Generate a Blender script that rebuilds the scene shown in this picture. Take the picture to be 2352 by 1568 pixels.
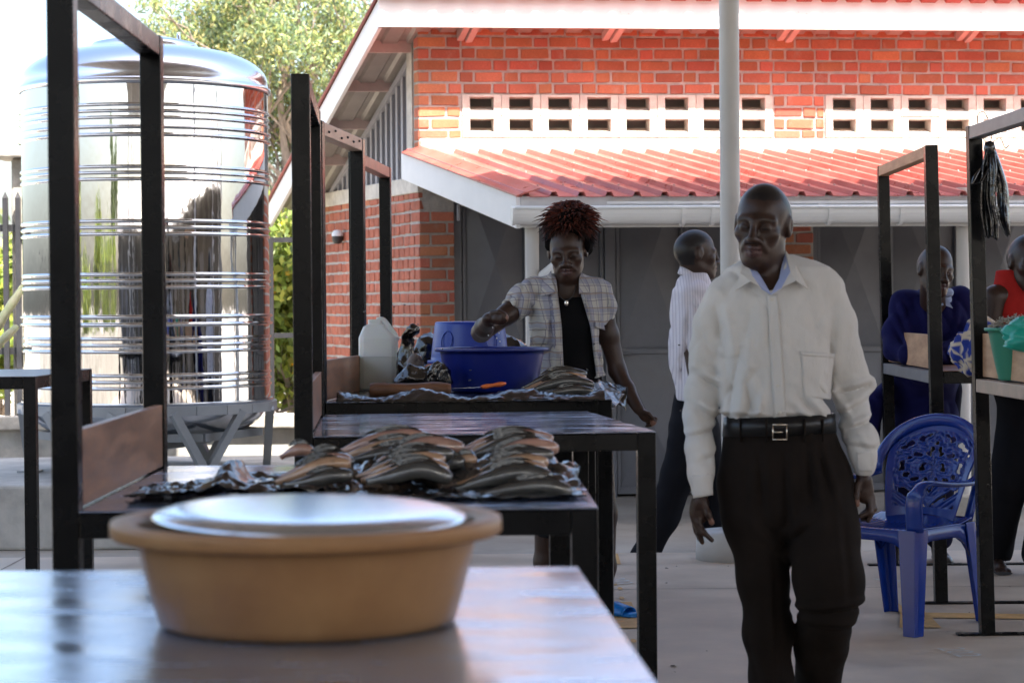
import bpy, bmesh, math, random
import numpy as np
from mathutils import Vector, Matrix

for o in list(bpy.data.objects):
    bpy.data.objects.remove(o, do_unlink=True)
SC = bpy.context.scene
COL = SC.collection
rnd = random.Random(7)
NR = np.random.default_rng(11)
R = math.radians

# ------------------------------------------------------------------ camera
FPX = 5000.0                       # focal length in pixels of a 2352 px wide picture
CAM = Vector((0, 0, 1.32))
PITCH, ROLL = math.atan(84 / FPX), R(0.45)
_f = Vector((0, math.cos(PITCH), -math.sin(PITCH)))
_r0, _u0 = Vector((1, 0, 0)), Vector((0, math.sin(PITCH), math.cos(PITCH)))
_r = _r0 * math.cos(ROLL) - _u0 * math.sin(ROLL)
_u = _u0 * math.cos(ROLL) + _r0 * math.sin(ROLL)
cam = bpy.data.cameras.new('camera')
cam.sensor_width = 36.0
cam.lens = FPX / 2352 * 36.0
cam.clip_end = 2000
cam.dof.use_dof = True
cam.dof.focus_distance = 9.2
cam.dof.aperture_fstop = 6.5
camo = bpy.data.objects.new('camera', cam)
COL.objects.link(camo)
camo.matrix_world = Matrix(((_r.x, _u.x, -_f.x, CAM.x), (_r.y, _u.y, -_f.y, CAM.y), (_r.z, _u.z, -_f.z, CAM.z), (0, 0, 0, 1)))
SC.camera = camo

def ray(u, v):
    return _f + _r * ((u - 1176) / FPX) - _u * ((v - 784) / FPX)
def P(u, v, Y):
    """the point at distance Y into the scene that is seen at (u, v)"""
    d = ray(u, v)
    return CAM + d * (Y / d.y)
def PZ(u, v, z):
    d = ray(u, v)
    return CAM + d * ((z - CAM.z) / d.z)

# ------------------------------------------------------------------ sky, sun, exposure
SUN = Vector((0.27, -0.45, 0.84)).normalized()
elev = math.asin(SUN.z)
w = bpy.data.worlds.new('World')
SC.world = w
w.use_nodes = True
nt = w.node_tree
bg = nt.nodes['Background']
sky = nt.nodes.new('ShaderNodeTexSky')
sky.sky_type = 'NISHITA'
sky.sun_disc = False
sky.sun_elevation = elev
sky.sun_rotation = math.atan2(SUN.x, SUN.y)
sky.air_density = 1.0
sky.dust_density = 4.0
sky.ozone_density = 1.0
nt.links.new(sky.outputs[0], bg.inputs[0])
bg.inputs[1].default_value = 0.15
sl = bpy.data.lights.new('sun', 'SUN')
sl.energy = 5.0
sl.angle = R(0.53)
sl.color = (1.0, 0.94, 0.85)
so = bpy.data.objects.new('sun', sl)
COL.objects.link(so)
so.location = (6, -10, 20)
so.rotation_euler = SUN.to_track_quat('Z', 'Y').to_euler()
SC.view_settings.view_transform = 'Standard'
SC.view_settings.look = 'None'
SC.view_settings.exposure = 2.1
SC.view_settings.gamma = 1.0
SC.cycles.max_bounces = 8
SC.cycles.diffuse_bounces = 5
SC.cycles.glossy_bounces = 5
SC.cycles.caustics_reflective = False
SC.cycles.caustics_refractive = False
SC.cycles.use_denoising = True
SC.cycles.sample_clamp_indirect = 6

# ------------------------------------------------------------------ object helpers
ORI = {}
def link(o, parent=None):
    COL.objects.link(o)
    if parent is not None:
        o.parent = parent
    return o
def tag(o, label=None, cat=None, group=None, kind=None):
    if label: o['label'] = label
    if cat: o['category'] = cat
    if group: o['group'] = group
    if kind: o['kind'] = kind
    return o
def empty(name, loc, label=None, cat=None, group=None):
    o = bpy.data.objects.new(name, None)
    o.empty_display_size = 0.1
    o.location = loc
    link(o)
    ORI[o.name] = Vector(loc)
    return tag(o, label, cat, group)
def origin_of(o):
    while o.parent is not None:
        o = o.parent
    return ORI.get(o.name, Vector((0, 0, 0)))
def mesh_obj(name, verts, faces, mat=None, parent=None, base=None, smooth=False, mats=None, fmat=None):
    org = origin_of(parent) if parent is not None else (Vector(base) if base is not None else Vector((0, 0, 0)))
    v = np.asarray(verts, dtype=np.float64).reshape(-1, 3) - np.array(org[:])
    me = bpy.data.meshes.new(name)
    me.from_pydata(v.tolist(), [], faces if isinstance(faces, list) else faces.tolist())
    if smooth:
        me.polygons.foreach_set('use_smooth', [True] * len(me.polygons))
    for m in (mats or ([mat] if mat else [])):
        me.materials.append(m)
    if fmat is not None:
        me.polygons.foreach_set('material_index', fmat)
    me.update()
    o = bpy.data.objects.new(name, me)
    link(o, parent)
    if parent is None:
        o.location = org
        ORI[o.name] = org
    return o

class MB:
    """collects solid shapes for one mesh"""
    def __init__(s):
        s.v, s.f, s.sm = [], [], []
    def add(s, verts, faces, smooth=False):
        n = len(s.v)
        s.v += [tuple(p) for p in verts]
        s.f += [tuple(i + n for i in f) for f in faces]
        s.sm += [smooth] * len(faces)
        return s
    def hexa(s, p):
        return s.add(p, [(0, 3, 2, 1), (4, 5, 6, 7), (0, 1, 5, 4), (1, 2, 6, 5), (2, 3, 7, 6), (3, 0, 4, 7)])
    def box(s, a, b):
        x0, y0, z0 = a; x1, y1, z1 = b
        return s.hexa([(x0, y0, z0), (x1, y0, z0), (x1, y1, z0), (x0, y1, z0), (x0, y0, z1), (x1, y0, z1), (x1, y1, z1), (x0, y1, z1)])
    def obox(s, c, ax, ay, az):
        c = Vector(c); ax = Vector(ax); ay = Vector(ay); az = Vector(az)
        return s.hexa([c + ax * i + ay * j + az * k for k in (-1, 1) for i, j in ((-1, -1), (1, -1), (1, 1), (-1, 1))])
    def beam(s, p, q, wd, ht, up=(0, 0, 1)):
        p = Vector(p); q = Vector(q)
        d = (q - p).normalized()
        side = d.cross(Vector(up)).normalized()
        upv = side.cross(d)
        return s.obox((p + q) / 2, side * (wd / 2), upv * (ht / 2), d * ((q - p).length / 2)) if False else \
            s.obox((p + q) / 2, d * ((q - p).length / 2), side * (wd / 2), upv * (ht / 2))
    def loft(s, rings, closed=True, cap=True, smooth=True):
        n = len(rings[0]); base = len(s.v)
        for r_ in rings: s.v += [tuple(p) for p in r_]
        for i in range(len(rings) - 1):
            for j in range(n if closed else n - 1):
                k = (j + 1) % n
                s.f.append((base + i * n + j, base + i * n + k, base + (i + 1) * n + k, base + (i + 1) * n + j)); s.sm.append(smooth)
        if cap and closed:
            s.f.append(tuple(base + j for j in range(n - 1, -1, -1))); s.sm.append(False)
            s.f.append(tuple(base + (len(rings) - 1) * n + j for j in range(n))); s.sm.append(False)
        return s
    def tube(s, pts, r, n=10, cap=True, smooth=True, squash=None):
        pts = [Vector(p) for p in pts]
        rs = r if isinstance(r, (list, tuple)) else [r] * len(pts)
        rings = []
        t0 = (pts[1] - pts[0]).normalized()
        a = t0.cross(Vector((0, 0, 1)))
        if a.length < 1e-3: a = t0.cross(Vector((1, 0, 0)))
        a.normalize()
        for i, p in enumerate(pts):
            t = (pts[min(i + 1, len(pts) - 1)] - pts[max(i - 1, 0)]).normalized()
            a = (a - t * a.dot(t)).normalized()
            b = t.cross(a)
            q = squash or 1.0
            rings.append([p + (a * math.cos(2 * math.pi * j / n) + b * (q * math.sin(2 * math.pi * j / n))) * rs[i] for j in range(n)])
        return s.loft(rings, True, cap, smooth)
    def lathe(s, prof, c=(0, 0, 0), n=48, smooth=True, cap=False):
        c = Vector(c)
        rings = [[c + Vector((r_ * math.cos(2 * math.pi * j / n), r_ * math.sin(2 * math.pi * j / n), z)) for j in range(n)] for r_, z in prof]
        return s.loft(rings, True, cap, smooth)
    def build(s, name, mat=None, parent=None, base=None, bevel=0, seg=2):
        o = mesh_obj(name, s.v, s.f, mat, parent, base)
        o.data.polygons.foreach_set('use_smooth', s.sm)
        if bevel:
            m = o.modifiers.new('bevel', 'BEVEL')
            m.width = bevel; m.segments = seg; m.limit_method = 'ANGLE'
            m.harden_normals = False
        return o

# ------------------------------------------------------------------ materials
MATS = {}
def mat(name, color, rough=0.6, metal=0.0, var=0.0, vscale=6.0, bump=0.0, bscale=40.0, tint=None, spec=None, stretch=None,
        rvar=0.0, coat=0.0, attr=None, trans=0.0, sheen=0.0, rand=0.0, sss=0.0, bdist=0.01):
    m = bpy.data.materials.new(name)
    m.use_nodes = True
    n, l = m.node_tree.nodes, m.node_tree.links
    b = n['Principled BSDF']
    b.inputs['Roughness'].default_value = rough
    b.inputs['Metallic'].default_value = metal
    if spec is not None: b.inputs['Specular IOR Level'].default_value = spec
    if coat: b.inputs['Coat Weight'].default_value = coat; b.inputs['Coat Roughness'].default_value = 0.08
    if trans: b.inputs['Transmission Weight'].default_value = trans
    if sheen: b.inputs['Sheen Weight'].default_value = sheen
    if sss:
        b.inputs['Subsurface Weight'].default_value = sss
        b.inputs['Subsurface Radius'].default_value = (0.03, 0.012, 0.006)
    c4 = (*color, 1)
    b.inputs['Base Color'].default_value = c4
    tc = n.new('ShaderNodeTexCoord')
    src = tc.outputs['Object']
    if stretch:
        mp = n.new('ShaderNodeMapping'); mp.inputs['Scale'].default_value = stretch
        l.new(src, mp.inputs[0]); src = mp.outputs[0]
    col = None
    if attr:
        a = n.new('ShaderNodeVertexColor'); a.layer_name = attr
        col = a.outputs[0]
    if var or tint:
        nz = n.new('ShaderNodeTexNoise'); nz.inputs['Scale'].default_value = vscale; nz.inputs['Detail'].default_value = 6; nz.inputs['Roughness'].default_value = 0.62
        l.new(src, nz.inputs['Vector'])
        rp = n.new('ShaderNodeValToRGB'); rp.color_ramp.elements[0].position = 0.3; rp.color_ramp.elements[1].position = 0.72
        t = tint or tuple(min(1, c * (1 - 1.6 * var)) for c in color)
        k = tuple(min(1, c * (1 + var)) for c in color)
        rp.color_ramp.elements[0].color = (*t, 1); rp.color_ramp.elements[1].color = (*k, 1)
        l.new(nz.outputs['Fac'], rp.inputs[0])
        if col is not None:
            mx = n.new('ShaderNodeMix'); mx.data_type = 'RGBA'; mx.blend_type = 'MULTIPLY'; mx.inputs['Factor'].default_value = 1
            g = tuple(1 - var, ) if False else None
            rp.color_ramp.elements[0].color = (1 - var, 1 - var, 1 - var, 1); rp.color_ramp.elements[1].color = (1, 1, 1, 1)
            l.new(col, mx.inputs['A']); l.new(rp.outputs[0], mx.inputs['B']); col = mx.outputs['Result']
        else:
            col = rp.outputs[0]
        if rvar:
            mr = n.new('ShaderNodeMapRange'); mr.inputs['To Min'].default_value = max(0.02, rough - rvar); mr.inputs['To Max'].default_value = min(1, rough + rvar)
            mr.inputs['From Min'].default_value = 0.3; mr.inputs['From Max'].default_value = 0.7
            l.new(nz.outputs['Fac'], mr.inputs['Value']); l.new(mr.outputs[0], b.inputs['Roughness'])
    if rand:
        oi = n.new('ShaderNodeObjectInfo')
        hs = n.new('ShaderNodeHueSaturation')
        mr2 = n.new('ShaderNodeMapRange'); mr2.inputs['To Min'].default_value = 1 - rand; mr2.inputs['To Max'].default_value = 1 + rand * 0.7
        l.new(oi.outputs['Random'], mr2.inputs['Value']); l.new(mr2.outputs[0], hs.inputs['Value'])
        ml = n.new('ShaderNodeMath'); ml.operation = 'MULTIPLY'; ml.inputs[1].default_value = 7.31
        fr = n.new('ShaderNodeMath'); fr.operation = 'FRACT'
        mr3 = n.new('ShaderNodeMapRange'); mr3.inputs['To Min'].default_value = 0.488; mr3.inputs['To Max'].default_value = 0.514
        l.new(oi.outputs['Random'], ml.inputs[0]); l.new(ml.outputs[0], fr.inputs[0]); l.new(fr.outputs[0], mr3.inputs['Value']); l.new(mr3.outputs[0], hs.inputs['Hue'])
        if col is not None: l.new(col, hs.inputs['Color'])
        else: hs.inputs['Color'].default_value = c4
        col = hs.outputs[0]
    if col is not None:
        l.new(col, b.inputs['Base Color'])
    if bump:
        bn = n.new('ShaderNodeTexNoise'); bn.inputs['Scale'].default_value = bscale; bn.inputs['Detail'].default_value = 5
        l.new(src, bn.inputs['Vector'])
        bp = n.new('ShaderNodeBump'); bp.inputs['Strength'].default_value = bump; bp.inputs['Distance'].default_value = bdist
        l.new(bn.outputs['Fac'], bp.inputs['Height']); l.new(bp.outputs[0], b.inputs['Normal'])
    MATS[name] = m
    return m

M_concrete = mat('floor_concrete', (0.57, 0.465, 0.36), 0.50, var=0.16, vscale=2.1, bump=0.15, bscale=25, rvar=0.14, tint=(0.41, 0.325, 0.245))
M_apron = mat('apron_concrete', (0.36, 0.32, 0.27), 0.8, var=0.2, vscale=1.1, bump=0.25, bscale=30)
M_plinth = mat('rough_concrete', (0.44, 0.42, 0.38), 0.85, var=0.25, vscale=3.5, bump=0.5, bscale=22)
M_vent = mat('vent_concrete', (0.60, 0.57, 0.51), 0.85, var=0.2, vscale=9, bump=0.4, bscale=60)
M_plaster = mat('plaster_band', (0.60, 0.56, 0.48), 0.85, var=0.12, vscale=5, bump=0.6, bscale=28)
M_mortar = mat('mortar', (0.43, 0.40, 0.37), 0.9, var=0.18, vscale=14, bump=0.6, bscale=60)
M_brick = mat('fired_brick', (0.53, 0.18, 0.105), 0.88, var=0.2, vscale=12, bump=0.35, bscale=70, rand=0.24)
M_whitepaint = mat('white_board', (0.80, 0.80, 0.80), 0.45, var=0.03, vscale=5)
M_pvc = mat('white_pvc', (0.78, 0.79, 0.80), 0.3, var=0.03, vscale=4)
M_redroof = mat('red_roof_sheet', (0.42, 0.105, 0.085), 0.34, var=0.16, vscale=5, rvar=0.12, tint=(0.33, 0.075, 0.06), bump=0.05, bscale=30)
M_soffit = mat('galvanised_underside', (0.36, 0.33, 0.30), 0.45, metal=0.3, var=0.12, vscale=4)
M_greysteel = mat('grey_door_paint', (0.135, 0.140, 0.160), 0.40, var=0.14, vscale=2.2, rvar=0.08)
M_purlin = mat('purlin_primer', (0.55, 0.42, 0.39), 0.6, var=0.12, vscale=6)
M_slat = mat('grey_slat', (0.36, 0.36, 0.39), 0.5)
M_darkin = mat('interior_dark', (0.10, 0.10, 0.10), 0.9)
M_innergrey = mat('inner_grey_wall', (0.30, 0.29, 0.28), 0.9)
M_column = mat('column_paint', (0.52, 0.51, 0.50), 0.42, var=0.05, vscale=3, bump=0.04, bscale=60)
M_blackpaint = mat('black_steel_paint', (0.0035, 0.0035, 0.004), 0.28, var=0.35, vscale=9, rvar=0.06, bump=0.04, bscale=35, spec=.16)
M_top = mat('worn_table_sheet', (0.46, 0.53, 0.70), 0.17, metal=0.8, var=0.2, vscale=5, rvar=0.13, bump=0.05, bscale=9, tint=(0.20, 0.25, 0.38), stretch=(1, 3.5, 1))
M_topnear = mat('scratched_table_sheet', (0.52, 0.64, 0.82), 0.22, metal=0.75, var=0.12, vscale=4, rvar=0.12, bump=0.10, bscale=7, stretch=(1, 2.2, 1))
M_wood = mat('brown_ply', (0.36, 0.19, 0.115), 0.42, var=0.3, vscale=4, bump=0.1, bscale=30, stretch=(6, 1, 6), tint=(0.17, 0.08, 0.05), rvar=0.1)
M_woodlight = mat('pale_ply', (0.50, 0.29, 0.16), 0.5, var=0.2, vscale=4, bump=0.1, bscale=30, stretch=(1, 1, 5), tint=(0.34, 0.17, 0.085))
M_chrome = mat('polished_steel', (0.58, 0.59, 0.61), 0.035, metal=1.0, bump=0.2, bscale=2.6, stretch=(1, 1, 0.3), bdist=0.02)
M_chromedome = mat('brushed_steel', (0.62, 0.65, 0.70), 0.2, metal=1.0, bump=0.05, bscale=3)
M_stand = mat('grey_stand_paint', (0.27, 0.29, 0.31), 0.4, var=0.08, vscale=6)
M_iron = mat('fence_iron', (0.03, 0.03, 0.034), 0.45, var=0.3, vscale=8)
M_render = mat('dark_block_render', (0.10, 0.095, 0.09), .9, var=.4, vscale=.8)  # kept dark so the added blocks mirror darkly in the tank
M_stone = mat('pillar_stone', (0.42, 0.39, 0.34), 0.9, var=0.25, vscale=8, bump=0.6, bscale=20)
M_bark = mat('bark', (0.24, 0.19, 0.15), 0.9, var=0.3, vscale=10, bump=0.6, bscale=30, stretch=(3, 3, 0.7))

def smear_bricks(m):
    """each brick its own noise, with pale mortar smears and darker burnt patches"""
    n, l = m.node_tree.nodes, m.node_tree.links
    oi = n.new('ShaderNodeObjectInfo'); ge = n.new('ShaderNodeNewGeometry')
    nz_ = n.new('ShaderNodeTexNoise'); nz_.inputs['Scale'].default_value = 7; nz_.inputs['Detail'].default_value = 8; nz_.inputs['Roughness'].default_value = .7
    l.new(ge.outputs['Position'], nz_.inputs['Vector'])
    rp = n.new('ShaderNodeValToRGB'); rp.color_ramp.elements[0].position = .56; rp.color_ramp.elements[1].position = .78
    rp.color_ramp.elements[0].color = (0, 0, 0, 1); rp.color_ramp.elements[1].color = (.6, .6, .6, 1)
    l.new(nz_.outputs['Fac'], rp.inputs[0])
    b = n['Principled BSDF']; src = b.inputs['Base Color'].links[0].from_socket
    mx = n.new('ShaderNodeMix'); mx.data_type = 'RGBA'; mx.inputs['B'].default_value = (.50, .40, .34, 1)
    l.new(rp.outputs[0], mx.inputs['Factor']); l.new(src, mx.inputs['A'])
    n2 = n.new('ShaderNodeTexNoise'); n2.inputs['Scale'].default_value = 2.3; n2.inputs['Detail'].default_value = 4; l.new(ge.outputs['Position'], n2.inputs['Vector'])
    r2 = n.new('ShaderNodeValToRGB'); r2.color_ramp.elements[0].position = .35; r2.color_ramp.elements[1].position = .7
    r2.color_ramp.elements[0].color = (.78, .74, .72, 1); r2.color_ramp.elements[1].color = (1.08, 1.06, 1.05, 1)
    l.new(n2.outputs['Fac'], r2.inputs[0])
    m2 = n.new('ShaderNodeMix'); m2.data_type = 'RGBA'; m2.blend_type = 'MULTIPLY'; m2.inputs['Factor'].default_value = 1
    l.new(mx.outputs['Result'], m2.inputs['A']); l.new(r2.outputs[0], m2.inputs['B']); l.new(m2.outputs['Result'], b.inputs['Base Color'])
smear_bricks(M_brick); smear_bricks(M_redroof)
[x for x in M_redroof.node_tree.nodes if x.type == 'VALTORGB' and abs(x.color_ramp.elements[0].position - .56) < .01][0].color_ramp.elements[1].color = (.22, .22, .22, 1)
# ------------------------------------------------------------------ ground and platform
ZL = -0.12                                      # level beyond the edge of the market floor
MB().add([(-300, -300, ZL), (300, -300, ZL), (300, 600, ZL), (-300, 600, ZL)], [(0, 1, 2, 3)]).build('ground', M_apron)
bpy.data.objects['ground']['kind'] = 'structure'
YE = PZ(1500, 1268, 0).y                        # front edge of the platform
fl = MB().box((-9, -14, ZL - 0.05), (12, YE, 0)).build('market_floor', M_concrete, bevel=0.006)
fl['kind'] = 'structure'
fl['label'] = 'smooth concrete market floor'
# drain covers beyond the edge: separate slabs with lifting holes
zc = ZL + 0.05
dr = empty('drain', (0, YE + 0.25, ZL))
dr['kind'] = 'structure'
x = -8.2
k = 0
holes = [P(1160, 1258, YE + 0.17).x, P(1546, 1256, YE + 0.17).x, P(2300, 1256, YE + 0.17).x]
while x < 7.5:
    L = 0.9 + 0.02 * rnd.random()
    h = [hx for hx in holes if x + 0.06 < hx < x + L - 0.06]
    m = MB()
    y0, y1 = YE + 0.012, YE + 0.40
    if h:
        hx, hy = h[0], YE + 0.19
        a, b = 0.04, 0.035
        zt = zc + rnd.uniform(-.004, .004)
        m.box((x, y0, ZL), (hx - a, y1, zt)); m.box((hx + a, y0, ZL), (x + L - .012, y1, zt))
        m.box((hx - a, y0, ZL), (hx + a, hy - b, zt)); m.box((hx - a, hy + b, ZL), (hx + a, y1, zt))
        c = m.build('drain_cover', M_plinth, dr)
        MB().tube([(hx, hy, ZL + .005), (hx, hy, zc + .03)], .006, 8).build('lifting_rod', M_iron, c)
    else:
        m.box((x, y0, ZL), (x + L - .012, y1, zc + rnd.uniform(-.004, .004)))
        m.build('drain_cover', M_plinth, dr)
    x += L
# ------------------------------------------------------------------ painted marks on the floor
M_yellow = mat('yellow_floor_paint', (0.62, 0.36, 0.12), 0.6, var=0.15, vscale=20)
M_whitemark = mat('white_floor_paint', (0.62, 0.61, 0.58), 0.7, var=0.2, vscale=60)
def floor_quad(name, px, m):
    v = [PZ(u, vv, 0.004) for u, vv in px]
    o = mesh_obj(name, v, [tuple(range(len(v)))], m, fl)
    return o
floor_quad('painted_square', [(1395, 1270), (1419, 1270), (1426, 1294), (1395, 1294)], M_yellow)
floor_quad('painted_square', [(1398, 1381), (1450, 1381), (1476, 1441), (1398, 1441)], M_yellow)
floor_quad('painted_square', [(2068, 1405), (2128, 1405), (2162, 1440), (2066, 1440)], M_yellow)
floor_quad('painted_line', [(2098, 1405), (2356, 1409), (2356, 1420), (2125, 1417)], M_yellow)
floor_quad('painted_line', [(2050, 1383), (2062, 1383), (2100, 1415), (2072, 1415)], M_yellow)
floor_quad('painted_line', [(2034, 1340), (2040, 1340), (2052, 1352), (2048, 1353)], M_yellow)
for (u, v_) in ((1404, 1319), (1428, 1372), (1424, 1350), (1455, 1470), (1412, 1340)):
    c = PZ(u, v_, 0.004)
    mesh_obj('paint_drip', [c + Vector((.012 * math.cos(a), .05 * math.sin(a), 0)) for a in np.linspace(0, 2 * math.pi, 9)[:-1]], [tuple(range(8))], M_yellow, fl)
def floor_text(s, u, v_, size, rz):
    cu = bpy.data.curves.new('stall_number', 'FONT'); cu.body = s; cu.size = size; cu.align_x = 'CENTER'; cu.align_y = 'CENTER'
    tmp = bpy.data.objects.new('tmp', cu); COL.objects.link(tmp)
    bpy.context.view_layer.update()
    dg = bpy.context.evaluated_depsgraph_get()
    me = bpy.data.meshes.new_from_object(tmp.evaluated_get(dg))
    bpy.data.objects.remove(tmp)
    me.materials.clear(); me.materials.append(M_whitemark)
    o = bpy.data.objects.new('stall_number', me); link(o, fl)
    o.location = PZ(u, v_, 0.005); o.rotation_euler = (0, 0, rz)
floor_text('202', 2202, 1496, 0.15, R(-78))
floor_text('203', 1418, 1333, 0.15, R(-78))
floor_text('201', 2045, 1333, 0.15, R(-78))

g_ = random.Random(21)
lv_, lf_ = [], []
for i in range(150):
    x_, y_ = g_.uniform(-2.2, 4.0), g_.uniform(5.5, YE - .1)
    s_ = g_.uniform(.004, .016); a_ = g_.uniform(0, 6.3)
    n0 = len(lv_)
    for k in range(5):
        t_ = a_ + k * 1.2566
        lv_.append((x_ + s_ * math.cos(t_) * g_.uniform(.5, 1.2), y_ + s_ * 1.6 * math.sin(t_) * g_.uniform(.5, 1.2), .002 + .004 * g_.random()))
    lf_.append(tuple(range(n0, n0 + 5)))
M_litter = mat('litter', (0.10, 0.075, 0.05), .8, var=.5, vscale=3)
tag(mesh_obj('floor_litter', lv_, lf_, M_litter), 'scattered dark specks of litter on the concrete floor', 'litter', kind='stuff')
for y_ in (YE - 1.5, YE - 6.5):
    mesh_obj('floor_joint', [(-9, y_, .0015), (12, y_ + .02, .0015), (12, y_ + .026, .0015), (-9, y_ + .006, .0015)], [(0, 1, 2, 3)], M_litter, fl)
for x_ in (-2.6, 4.4):
    mesh_obj('floor_joint', [(x_, -14, .0015), (x_ + .006, -14, .0015), (x_ + .006, YE, .0015), (x_, YE, .0015)], [(0, 1, 2, 3)], M_litter, fl)
# ------------------------------------------------------------------ brick building with lean-to
AL, BE = R(6.3), R(21)
E1 = Vector((math.cos(AL), math.sin(AL), 0))          # along the front wall
E2 = Vector((-math.sin(BE), math.cos(BE), 0))         # along the side wall, away from us
NF = Vector((math.sin(AL), -math.cos(AL), 0))         # outward normal of the front wall
NS = Vector((-math.cos(BE), -math.sin(BE), 0))        # outward normal of the side wall
YW = 16.0
C0 = P(963, 500, YW); C0.z = 0
def wt(u, v=300):
    """metres along the front wall at picture column u"""
    d = ray(u, v)
    t = (C0 - CAM).dot(NF) / d.dot(NF)
    p = CAM + d * t
    return (p - C0).dot(E1)
def wz(v, u=1100):
    d = ray(u, v)
    t = (C0 - CAM).dot(NF) / d.dot(NF)
    return (CAM + d * t).z
def W(t, n, z):                                       # wall coordinates -> world
    return C0 + E1 * t + NF * n + Vector((0, 0, z))
BLD = empty('brick_building', (C0.x, C0.y, ZL), 'red brick building with white eaves board and red sheet lean-to roof', 'building')
LW = 5.6
CH = 0.0853                                            # course height
Z_TOPWALL = wz(40)
z_vent0, z_vent1 = wz(316), wz(217)
z_band0 = wz(352)
NC_side = Vector((0, 0, 0))

def brick_mesh(seed):
    r_ = random.Random(seed)
    bm = bmesh.new()
    bmesh.ops.create_cube(bm, size=1.0)
    bmesh.ops.bevel(bm, geom=list(bm.edges), offset=0.055, segments=1, affect='EDGES')
    for v in bm.verts:
        v.co.x += r_.uniform(-.012, .012); v.co.z += r_.uniform(-.05, .05); v.co.y += r_.uniform(-.01, .01)
    me = bpy.data.meshes.new('brick'); bm.to_mesh(me); bm.free()
    me.materials.append(M_brick)
    return me
BRICKS = [brick_mesh(i) for i in range(8)]
n_brick = 0
def put_brick(c, length, height, depth, ang, parent):
    global n_brick
    o = bpy.data.objects.new('brick', BRICKS[rnd.randrange(8)])
    o.location = c - origin_of(parent)
    o.rotation_euler = (rnd.uniform(-.01, .01), rnd.uniform(-.006, .006), ang + rnd.uniform(-.008, .008))
    o.scale = (length / 1.0, depth, height)
    link(o, parent)
    n_brick += 1
STU_V, STU_F = [], []
def stuff_brick(c, length, height, depth, ang):
    ca, sa = math.cos(ang), math.sin(ang)
    me = BRICKS[rnd.randrange(8)]
    n = len(STU_V)
    for v in me.vertices:
        x_, y_, z_ = v.co.x * length, v.co.y * depth, v.co.z * height
        STU_V.append((c.x + x_ * ca - y_ * sa, c.y + x_ * sa + y_ * ca, c.z + z_))
    for p in me.polygons:
        STU_F.append(tuple(i + n for i in p.vertices))
def courses(t0, t1, z0, z1, place, stretch=0.203, head=0.097, joint=0.015, only_head=False, quoin=True, zref=0.0):
    k0 = int(math.floor((z0 - zref) / CH)); k1 = int(math.ceil((z1 - zref) / CH))
    for k in range(k0, k1):
        zc_ = zref + (k + .5) * CH
        zl, zh = max(z0, zc_ - CH / 2 + .008), min(z1, zc_ + CH / 2 - .008)
        if zh - zl < 0.025: continue
        t = t0 - (0.0 if quoin else 0.0)
        pat = k % 2
        first = True
        while t < t1 - 0.02:
            if only_head: L = head * rnd.uniform(.92, 1.08) if rnd.random() > .12 else stretch
            else: L = (head if pat else stretch) * rnd.uniform(.95, 1.05)
            if first and not only_head and k % 2: L = head * 0.8
            e = min(t + L, t1)
            if e - t > 0.03:
                place((t + e) / 2, (zl + zh) / 2 + rnd.uniform(-.002, .002), e - t, (zh - zl) * rnd.uniform(.95, 1.02))
            t = e + joint * rnd.uniform(.8, 1.3)
            pat = 1 - pat; first = False

# upper front wall
BD = 0.10
fw = MB()
def slab(m, t0, t1, n0, n1, z0, z1):
    return m.hexa([W(t, n, z) for z in (z0, z1) for t, n in ((t0, n1), (t1, n1), (t1, n0), (t0, n0))])
tA0, tA1 = wt(1062), wt(1775)
tB0 = wt(1896)
slab(fw, 0.004, LW, -.22, -.007, z_vent1, Z_TOPWALL + .25)
slab(fw, 0.004, tA0, -.22, -.007, z_band0 - .3, z_vent1 - .001)
slab(fw, tA1, tB0, -.22, -.007, z_band0 - .3, z_vent1 - .001)
slab(fw, tA0 + .001, tA1 - .001, -.22, -.007, z_band0 - .3, z_vent0)
slab(fw, tB0 + .001, LW, -.22, -.007, z_band0 - .3, z_vent0)
FW = fw.build('front_wall', M_mortar, BLD)
ib = MB(); slab(ib, tA0 - .05, LW, -.30, -.221, z_vent0 - .1, z_vent1 + .1)
ib.build('inner_wall', M_innergrey, BLD)
def front_brick(t, z, L, H):
    put_brick(W(t, -BD / 2 + rnd.uniform(-.002, .003), z), L, H, BD, AL, FW)
z_r = z_vent1
courses(0, 4.75, z_vent1 + .004, Z_TOPWALL + .02, front_brick, zref=z_r)
courses(0, tA0 - .012, z_vent0 + .0, z_vent1, front_brick, zref=z_r)
courses(tA1 + .012, tB0 - .012, z_vent0, z_vent1, front_brick, zref=z_r)
# plaster band under the vents, chipped at its end
pb = MB(); slab(pb, 0.012, LW, -.02, .012, z_band0 - .12, z_vent0 - .008)
pb.build('plaster_band', M_plaster, BLD, bevel=0.01)
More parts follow.
